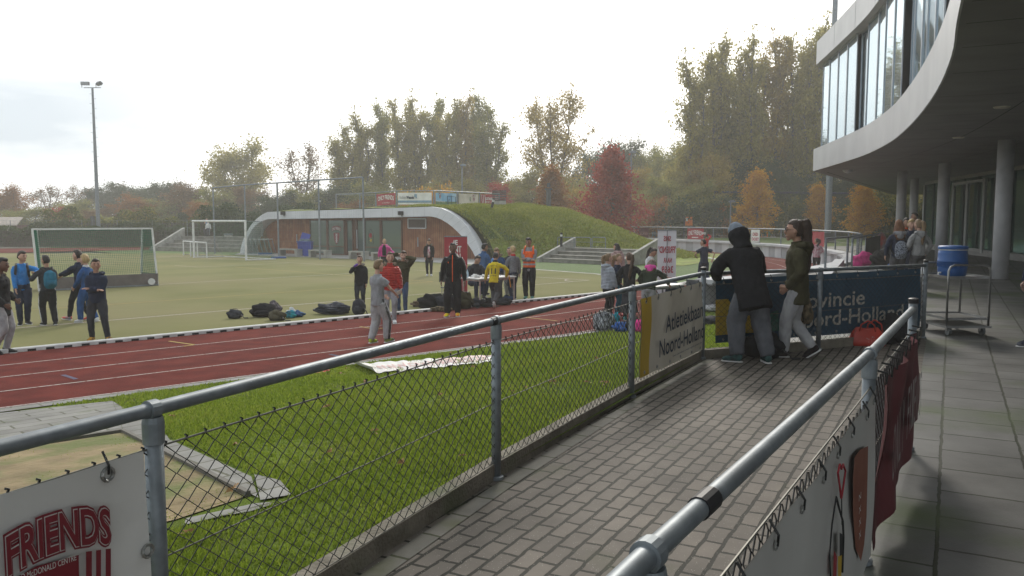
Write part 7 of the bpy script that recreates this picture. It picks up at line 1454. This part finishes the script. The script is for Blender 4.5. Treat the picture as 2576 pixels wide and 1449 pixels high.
# stairs down to the track
st = gp(2120, 690, 0); sw = thing('concrete_stairs', 'concrete stairs with a sloping side wall between the terrace and the track', 'stairs', st); mb = MB(); w0, w1 = gp(2068, 694, .05), gp(2112, 668, .05)
mb.beam(w0 + UZ * -.25, w1 + UZ * .05, .30, .35); mb.build('side_wall', m_pan, sw)
for k in range(3): mb = MB(); p0, p1 = gp(2100 + k * 3, 688 - k * 3, .02), gp(2185, 690 - k * 3, .02); mb.beam(p0 + UZ * (-.1 + k * .08), p1 + UZ * (-.1 + k * .08), .4, .14); mb.build('step', m_conc, sw)
# ================================================================ trolley with the drink drum
TA = gp(2381, 845, 0); TB = gp(2488, 845, 0); d = Vector((1, .02, 0)).normalized(); n = Vector((.02, 1, 0)).normalized(); tw, td = (TB - TA).length, .78; m_ss = mat('stainless_steel', (.30, .30, .295), (.22, .22, .215), sc=5, rough=.32, metal=.9)
tr = thing('serving_trolley', 'empty two shelf stainless steel serving trolley on the slabs, a blue drum on its top', 'trolley', TA)
c0 = TA + n * .02 - d * .0
def fr_(v): return [c0 + n * v + UZ * .13, c0 + n * v + UZ * .93, c0 + n * v + d * .03 + UZ * .985, c0 + n * v + d * .09 + UZ * 1.01, c0 + n * v + d * (tw - .09) + UZ * 1.01, c0 + n * v + d * (tw - .03) + UZ * .985, c0 + n * v + d * tw + UZ * .93, c0 + n * v + d * tw + UZ * .13]
for v in (0, td): mb = MB(); mb.tube(fr_(v), .0155, 10); mb.build('frame_hoop', m_ss, tr, smooth=True)
for z in (.82, .23):
    cc = c0 + d * tw / 2 + n * td / 2 + UZ * z; mb = MB(); mb.box(cc, (tw - .02, td - .02, .012)); 
    for v in (-.5, .5): mb.box(cc + n * (td * v) + UZ * .012, (tw - .04, .014, .035)); mb.box(cc + d * (tw * v) + UZ * .012, (.014, td - .04, .035))
    mb.build('shelf', m_ss, tr)
mb = MB(); mb.box(c0 + d * tw / 2 + n * td / 2 + UZ * .125, (tw + .05, td + .05, .03)); mb.box(c0 + d * tw / 2 + n * td / 2 + UZ * .125, (tw - .08, td - .08, .034)); mb.build('bumper_frame', m_ss, tr)
for u in (.06, tw - .06):
    for v in (.05, td - .05):
        p = c0 + d * u + n * v; mb = MB(); mb.tube([p + Vector((-.018, 0, .062)), p + Vector((.018, 0, .062))], .062, 16); w_ = mb.build('castor_wheel', mat('grey_rubber', (.09, .10, .10), rough=.6) if 'grey_rubber' not in MATS else MATS['grey_rubber'], tr); mb = MB(); mb.beam(p + Vector((-.026, 0, .062)), p + Vector((-.026, .02, .12)), .05, .006, up=(1, 0, 0)); mb.beam(p + Vector((.026, 0, .062)), p + Vector((.026, .02, .12)), .05, .006, up=(1, 0, 0)); mb.build('castor_fork', m_ss, w_)
dc = Vector(((2397 - 1288) / F * (TA.y + .42), TA.y + .42, 0)); zs = .832; dr_ = thing('drink_drum', 'round blue insulated drink drum with a lid on the trolley', 'drum', dc + UZ * zs); m_drum = mat('drum_blue', (.016, .085, .27), (.013, .07, .22), sc=4, rough=.42)
mb = MB(); mb.lathe([(.17, 0), (.185, .012), (.195, .10), (.198, .20), (.203, .203), (.203, .225), (.198, .23), (.196, .32), (.188, .375)], dc + UZ * zs, 32); mb.build('barrel', m_drum, dr_, smooth=True); mb = MB(); mb.lathe([(.189, .376), (.190, .388), (.189, .389)], dc + UZ * zs, 32); mb.build('white_ring', m_wht, dr_); mb = MB(); mb.lathe([(.198, .389), (.2, .395), (.2, .425), (.19, .437), (.10, .445), (.02, .446)], dc + UZ * zs, 32); mb.build('lid', m_drum, dr_, smooth=True)
mb = MB()
for k in range(48): th = 2 * math.pi * k / 48; mb.box(dc + Vector((.2 * math.cos(th), .2 * math.sin(th), zs + .165)), (.006, .008, .06), rz=th)
mb.build('ribs', m_drum, dr_); mb = MB(); mb.tube([dc + Vector((-.19, -.05, zs + .05)), dc + Vector((-.225, -.055, zs + .05)), dc + Vector((-.23, -.056, zs + .02))], .012, 8); mb.build('tap', m_wht, dr_)
# near corner fence beyond the terrace
q = [gp(2201, 662, 0), gp(2222, 652, 0)]; 
fx = rail_fence('railing_fence', 'short mesh railing at the end of the curved wall beside the heap of bags', [tuple(gp(2142, 682, 0))[:2], tuple(gp(2176, 664, 0))[:2], tuple(gp(2196, 655, 0))[:2], tuple(gp(2214, 645, 0))[:2]], zr=1.05, r=.035, base=False)
a, b = gp(2176, 664, .1), gp(2214, 645, .1); mb = MB(); mb.grid(lambda u, v: a.lerp(b, u) + Vector((-.02 + .03 * math.sin(u * 12), -.05, .05 + .85 * v)), 12, 4); tag(mb.build('windbreak_sheet', mat('dark_green_sheet', (.035, .045, .04), rough=.7), org=a), 'dark windbreak sheet tied to the short mesh railing by the bags', 'sheet'); p = gp(2216, 645, 1.08)
lump('jacket', 'grey and red jacket hung over the end of the short mesh railing', 'jacket', gp(2216, 646, 0) + UZ * .35, (.2, .14, .38), cloth('grey_red_jacket', (.22, .22, .23), c2=(.40, .06, .04), sc=5), 41, 0, straps=False, pocket=False, amp=.15)
# ================================================================ the sports court beyond
m_navm = mat('navy_metal', (.012, .02, .05), rough=.5)
x = lambda px, Y: (px - 1288) / F * Y
cf = thing('ball_stop_fence', 'high dark blue steel ball stop frame behind the orange yellow tree', 'fence', Vector((x(1792, 80), 80, 0))); zt = dp(1790, 483, 80).z
for px in (1793, 1913, 2012, 2036): mb = MB(); mb.tube([Vector((x(px, 80), 80, 0)), Vector((x(px, 80), 80, zt - (px - 1793) * .0012 * 0))], .1 if px == 1793 else .07, 8); mb.build('pole', m_navm, cf)
mb = MB(); mb.tube([Vector((x(1792, 80), 80, zt)), Vector((x(2200, 80), 80, zt - .15))], .1, 8); mb.build('top_rail', m_navm, cf)
m_or = mat('orange_paint', (.72, .20, .03), (.6, .15, .02), sc=3, rough=.5)
Y = 78; og = thing('futsal_goal', 'small orange goal with a green net on the far sports court', 'goal', Vector((x(1892, Y), Y, 0))); h = dp(1892, 550, Y).z; a, b = Vector((x(1892, Y), Y, 0)), Vector((x(1929, Y), Y, 0))
mb = MB(); mb.tube([a, a + UZ * h, b + UZ * h, b], .07, 8); mb.build('frame', m_or, og); bk = Vector((.7, 1.2, 0)); mb = MB(); mb.tube([b, b + bk, a + bk, a], .04, 6); mb.build('base_hoop', m_or, og)
net(og, a + bk, b + bk, b + bk * .6 + UZ * h, a + bk * .6 + UZ * h, .12, .012, mat('bright_green_net', (.02, .22, .12))); net(og, b, b + bk, b + bk * .6 + UZ * h, b + UZ * h, .12, .012, MATS['bright_green_net'])
for x0, x1, y0, y1, kind, lab in ((1628, 1675, 562.7, 575, 0, 'left of the orange notice board'), (1740, 1758, 561, 569, 1, 'just right of the orange notice board'), (1801, 1857, 561, 575, 0, 'right of the short lamp post')):
    Y = 88; t = thing('sponsor_board', 'yellow and blue board on the far court, ' + lab, 'sign', Vector((x(x0, Y), Y, 0)), 'boards along the far court'); za, zb_ = dp(x0, y0, Y).z, dp(x0, y1, Y).z; zm = za + (zb_ - za) * (.32 if kind == 0 else 1)
    mb = MB(); mb.box(Vector(((x(x0, Y) + x(x1, Y)) / 2, Y, (za + zm) / 2)), (x(x1, Y) - x(x0, Y), .05, za - zm)); mb.build('yellow_panel', m_yell, t)
    if kind == 0:
        mb = MB(); mb.box(Vector(((x(x0, Y) + x(x1, Y)) / 2, Y, (zm + zb_) / 2)), (x(x1, Y) - x(x0, Y), .05, zm - zb_)); mb.build('blue_panel', mat('board_blue', (.04, .12, .30)) if 'board_blue' not in MATS else MATS['board_blue'], t); mb = MB()
        for k in range(3):
            for u0, u1 in ((.1, .3), (.55, .72), (.78, .95)): mb.box(Vector((x(x0, Y) + (x(x1, Y) - x(x0, Y)) * (u0 + u1) / 2, Y - .03, zm + (zb_ - zm) * (.25 + k * .2))), ((x(x1, Y) - x(x0, Y)) * (u1 - u0), .01, .03))
        mb.build('writing_lines', m_whi, t)
    for px in (x0 + 2, x1 - 2): mb = MB(); mb.tube([Vector((x(px, Y), Y + .06, 0)), Vector((x(px, Y), Y + .06, za))], .04, 6); mb.build('post', m_navm, t)
Y = 74; t = thing('notice_board', 'orange notice board with a white sheet on a dark blue post', 'sign', Vector((x(1719, Y), Y, 0))); za, zb_ = dp(1722, 545.5, Y).z, dp(1722, 567.5, Y).z; mb = MB(); mb.box(Vector((x(1731.5, Y), Y, (za + zb_) / 2)), (x(1740.6, Y) - x(1722.6, Y), .08, za - zb_)); bd = mb.build('panel', m_or, t); mb = MB(); mb.box(Vector((x(1726, Y), Y - .05, za - .25)), (.18, .01, .3)); mb.build('paper_sheet', m_whi, bd)
for px in (1719.5, 1743): mb = MB(); mb.tube([Vector((x(px, Y), Y, 0)), Vector((x(px, Y), Y, za if px < 1720 else zb_))], .06, 8); mb.build('post', m_navm, t)
m_tarp = mat('teal_tarp', (.03, .075, .12), rough=.6)
for x0, x1, y0, y1, m_, lab in ((1519, 1552, 582, 598, m_tarp, 'dark teal padded barrier right of the red oak trunk'), (1552.5, 1564, 577, 597, m_or, 'orange padded barrier beside the dark teal one'), (1860, 1872, 578, 600, m_or, 'orange padded barrier on the court left of the beanie'), (1640, 1715, 583, 598, m_tarp, 'long dark teal padded barrier behind the mirrored banner')):
    Y = 75.5; za = dp(x0, y0, Y).z; mb = MB(); w = x(x1, Y) - x(x0, Y); vs_c = Vector((x(x0, Y) + w / 2, Y, za / 2)); mb.box(vs_c, (w, .3, za)); mb.box(vs_c + UZ * (za / 2), (w * .97, .22, .05)); tag(mb.build('padded_barrier', m_, org=(vs_c.x, Y, 0)), lab, 'barrier', 'padded barriers along the court')
mb = MB(); Y = 82
for k in range(24): mb.tube([Vector((5 + k * 2.3, 90, 0)), Vector((5 + k * 2.3, 90, 1.2))], .04, 5)
# ================================================================ sheds and fence at the far left
m_roof = mat('pale_roof_tiles', (.42, .36, .31), (.32, .27, .235), sc=4, rough=.8); m_shed = mat('dark_red_boards', (.075, .022, .016), (.05, .016, .012), sc=3, rough=.85, stretch=(4, 4, .3)); m_swh = mat('white_boards', (.52, .52, .5), rough=.7)
for px, w, ye, yr, Y, m_, lab in ((0, 62, 566, 548, 82, m_shed, 'dark red garden shed behind the hedge at the far left edge'), (62, 20, 580, 570, 80, m_swh, 'small white garden shed right of the dark red one'), (320, 44, 572, 563, 88, m_shed, 'garden shed with a pale roof left of the floodlight mast'), (432, 40, 572, 561, 90, m_shed, 'garden shed with a pale gabled roof right of the floodlight mast'), (566, 30, 574, 564, 92, m_shed, 'garden shed with a pale roof above the right end of the hockey goal')):
    px -= 0 if px < 100 else 0; p = dp(px if px > 100 else px + 10, ye, Y); W_ = w / F * Y; t = thing('garden_shed', lab, 'shed', Vector((p.x, Y, -.75)), 'garden sheds beyond the hedge'); zr = dp(px, yr, Y).z; mb = MB(); mb.box(Vector((p.x, Y + 1.2, (p.z - .75) / 2)), (W_, 2.4, p.z + .75)); mb.build('wall', m_, t)
    mb = MB(); mb.prism([Vector((p.x - W_ * .58, Y - .25, p.z - .05)), Vector((p.x + W_ * .58, Y - .25, p.z - .05)), Vector((p.x + W_ * .5, Y + 1.2, zr)), Vector((p.x - W_ * .5, Y + 1.2, zr))], (0, .02, .09)); mb.build('roof', m_roof, t)
    mb = MB(); mb.box(Vector((p.x + W_ * .15, Y - .03, .2)), (W_ * .2, .04, 1.8)); mb.build('door', m_roof if m_ == m_shed else m_shed, t)
wf = thing('wire_fence', 'thin grey wire fence along the back of the hedge at the far left', 'fence', Vector((-50, 70, -.75)))
for k in range(14): p = Vector((-56 + k * 3, 70 + k * .25, -.75)); mb = MB(); mb.tube([p, p + UZ * 2.35], .03, 5); mb.build('post', m_galv, wf)
net(wf, Vector((-56, 70, .3)), Vector((-17, 73.3, .3)), Vector((-17, 73.3, 1.6)), Vector((-56, 70, 1.6)), .3, .008, m_netg)
# ================================================================ near lawn: blades of grass and fallen leaves
rs = np.random.RandomState(12)
N = 260000
y = 2.5 + (rs.beta(1.0, 2.0, N)) * 17.5; xx = rs.uniform(-.72, .30, N) * (y + 1.2)
fx_, fy_ = LM.x, LM.y
s = np.maximum((xx - P[3][0]) * LM.x + (y - P[3][1]) * LM.y, (xx - P[5][0]) * L2.x + (y - P[5][1]) * L2.y); o = (xx - O0.x) * .656 - (y - O0.y) * .755
ok = (s > .10) & (o > .40)
rgt = (xx - 3.0) * 13.9 - (y - 9.87) * 2.6 > 0; ok &= ~((y > 9.5) & (xx - 3.05 - (y - 9.87) * .22 > 0))
def inpoly(px, py, pg):
    r = np.zeros(len(px), bool); n = len(pg)
    for i in range(n):
        x1, y1 = pg[i][0], pg[i][1]; x2, y2 = pg[(i + 1) % n][0], pg[(i + 1) % n][1]
        c = ((y1 > py) != (y2 > py)) & (px < (x2 - x1) * (py - y1) / (y2 - y1 + 1e-12) + x1); r ^= c
    return r
bare = [gs(-200, 1030), gs(283, 1011), gs(420, 1099), gs(640, 1196), gs(706, 1212), gs(737, 1250), gs(640, 1290), gs(450, 1332), gs(-200, 1480)]
weed = rs.uniform(size=N) < .22
inb = inpoly(xx, y, bare); edge_in = inpoly(xx, y, [gs(-200, 1150), gs(312, 1092), gs(620, 1250), gs(445, 1306), gs(-200, 1465)])
pn = np.sin(xx * 2.1 + y * 1.7) * np.sin(xx * 3.7 - y * 2.9); ok &= (~inb) | (edge_in & weed & (pn > .1))
xx, y, s, o, pn, inb = xx[ok], y[ok], np.maximum(s[ok], 0), np.maximum(o[ok], 0), pn[ok], inb[ok]; n = len(xx)
zz = .05 - .78 * s / (s + o + 1e-6) - .004
thin_ = (np.sin(xx * 2.3 + 1.1 * np.sin(y * 1.9)) * np.sin(y * 1.6 + 2 * np.sin(xx * 1.1)) > .55) & (rs.uniform(size=n) < .55); kp = ~thin_; xx, y, s, o, pn, inb, zz = xx[kp], y[kp], s[kp], o[kp], pn[kp], inb[kp], zz[kp]; n = len(xx)
patch = np.sin(xx * 1.9 + 2) * np.sin(y * 1.3 + xx * .7) + .6 * np.sin(xx * 5.1 + y * 4.3)
h = rs.uniform(.018, .042, n) * (1 + .25 * patch) * (1 + y * .012) * np.where(inb, .45, 1); w = .0035 + .0011 * y * rs.uniform(.6, 1.2, n); th = rs.uniform(0, 6.283, n); ld = rs.uniform(0, 6.283, n); ll = h * rs.uniform(.2, .9, n)
v = np.empty((n, 3, 3)); v[:, 0] = np.stack([xx - np.cos(th) * w, y - np.sin(th) * w, zz], 1); v[:, 1] = np.stack([xx + np.cos(th) * w, y + np.sin(th) * w, zz], 1); v[:, 2] = np.stack([xx + np.cos(ld) * ll, y + np.sin(ld) * ll, zz + h], 1)
me = bpy.data.meshes.new('grass'); me.vertices.add(n * 3); me.vertices.foreach_set('co', v.reshape(-1)); me.loops.add(n * 3); me.loops.foreach_set('vertex_index', np.arange(n * 3, dtype=np.int32)); me.polygons.add(n); me.polygons.foreach_set('loop_start', np.arange(0, n * 3, 3, dtype=np.int32)); me.polygons.foreach_set('loop_total', np.full(n, 3, dtype=np.int32)); me.update(); me.validate()
me.materials.append(leafmat('grass_blades', [(.13, .19, .02), (.22, .29, .032), (.37, .36, .085)], .5)); go = bpy.data.objects.new('grass', me); COL.objects.link(go); tag(go, 'short green lawn grass between the railing and the track', 'grass', kind='stuff')
rs = np.random.RandomState(5); N = 60000
u = rs.uniform(UR0 - 3, oxu[-1] + 11, N); w = .3 + rs.beta(1, 1.6, N) * 11; zz = np.array([mound_h(a, b) for a, b in zip(u, w)]); ok = zz > ZT + .06; u, w, zz = u[ok], w[ok], zz[ok]; n = len(u)
xx = FA[0] + FU.x * u + FW.x * w; yy = FA[1] + FU.y * u + FW.y * w; h = rs.uniform(.05, .15, n); th = rs.uniform(0, 6.283, n); v = np.empty((n, 3, 3)); wd = rs.uniform(.03, .07, n)
v[:, 0] = np.stack([xx - np.cos(th) * wd, yy - np.sin(th) * wd, zz], 1); v[:, 1] = np.stack([xx + np.cos(th) * wd, yy + np.sin(th) * wd, zz], 1); v[:, 2] = np.stack([xx + rs.normal(0, .06, n), yy + rs.normal(0, .06, n), zz + h], 1)
me = bpy.data.meshes.new('mound_tufts'); me.from_pydata(v.reshape(-1, 3).tolist(), [], np.arange(n * 3).reshape(-1, 3).tolist()); me.materials.append(leafmat('mound_blades', [(.12, .15, .022), (.23, .25, .04), (.36, .33, .09)], .4)); go = bpy.data.objects.new('mound_tufts', me); COL.objects.link(go); tag(go, 'rough tufts of yellowish grass over the mound', 'grass', kind='stuff')
def leaf(c, r, m, lab, rz):
    mb = MB(); pts = [c + Vector((math.cos(t + rz) * r * (1 if i % 2 else .4), math.sin(t + rz) * r * (1 if i % 2 else .4), .008 + .012 * (i % 3))) for i, t in enumerate(np.linspace(0, 6.283, 11)[:-1])]; mb.poly(pts); mb.add([c + Vector((0, 0, .003)), c + Vector((math.cos(rz) * -r * 1.6, math.sin(rz) * -r * 1.6, .004)), c + Vector((math.cos(rz + .2) * -r * 1.6, math.sin(rz + .2) * -r * 1.6, .004))], [(0, 1, 2)]); tag(mb.build('fallen_leaf', m, org=c), lab, 'leaf')
m_lr = mat('fallen_red_leaf', (.42, .05, .02)); m_lb = mat('fallen_brown_leaf', (.30, .17, .06))
leaf(gs(820, 941, .03), .09, m_lr, 'red maple leaf lying on the lawn left of the flat banner', .4); leaf(gs(1522, 972, .03), .06, m_lb, 'brown leaf on the lawn between the third and fourth railing posts', 1.2); leaf(gs(1388, 970, .03), .05, m_lb, 'small brown leaf on the lawn right of the second railing post', 2)
rl = random.Random(8); k = 0; base_leaf = [o for o in COL.objects if o.get('label', '').startswith('small brown leaf')][0]
base_leaf['label'] = 'small brown leaf fallen on the lawn'; base_leaf['group'] = 'brown leaves fallen on the lawn'
while k < 30:
    yy = rl.uniform(4, 15); xx_ = rl.uniform(-.5, .12) * yy; q = Vector((xx_, yy, 0)); s_ = max((q - V2(P[3])).dot(LM), (q - V2(P[5])).dot(L2)); o_ = (xx_ - O0.x) * .656 - (yy - O0.y) * .755
    if s_ < .3 or o_ < .3: continue
    c = base_leaf.copy(); COL.objects.link(c); c.location = (xx_, yy, lawn_z(xx_, yy) + .028); c.rotation_euler = (rl.uniform(-.3, .3), rl.uniform(-.3, .3), rl.uniform(0, 6)); c.scale = (rl.uniform(.5, 1),) * 3; k += 1
# ================================================================ finish: settle the modelled bodies into plain meshes
dg = bpy.context.evaluated_depsgraph_get()
done = []
for o in REMESH:
    me = bpy.data.meshes.new_from_object(o.evaluated_get(dg)); done.append((o, me))
for o, me in done:
    mats = [s.material for s in o.material_slots]
    o.modifiers.clear(); old = o.data; o.data = me
    if not me.materials and mats: me.materials.append(mats[0])
    me.polygons.foreach_set('use_smooth', [True] * len(me.polygons)); bpy.data.meshes.remove(old)
# air: pale haze over the grounds
hz = MB(); hz.box((0, 75, 24), (400, 260, 51)); 
hm = bpy.data.materials.new('haze_air'); hm.use_nodes = True; nt = hm.node_tree; nt.nodes.remove(nt.nodes['Principled BSDF'])
pv = nt.nodes.new('ShaderNodeVolumePrincipled'); pv.inputs['Color'].default_value = (.98, .965, .93, 1); pv.inputs['Density'].default_value = .0016; pv.inputs['Anisotropy'].default_value = .3
nt.links.new(pv.outputs[0], nt.nodes['Material Output'].inputs['Volume'])
tag(hz.build('haze', hm), 'thin autumn haze over the sports ground', 'haze', kind='stuff')
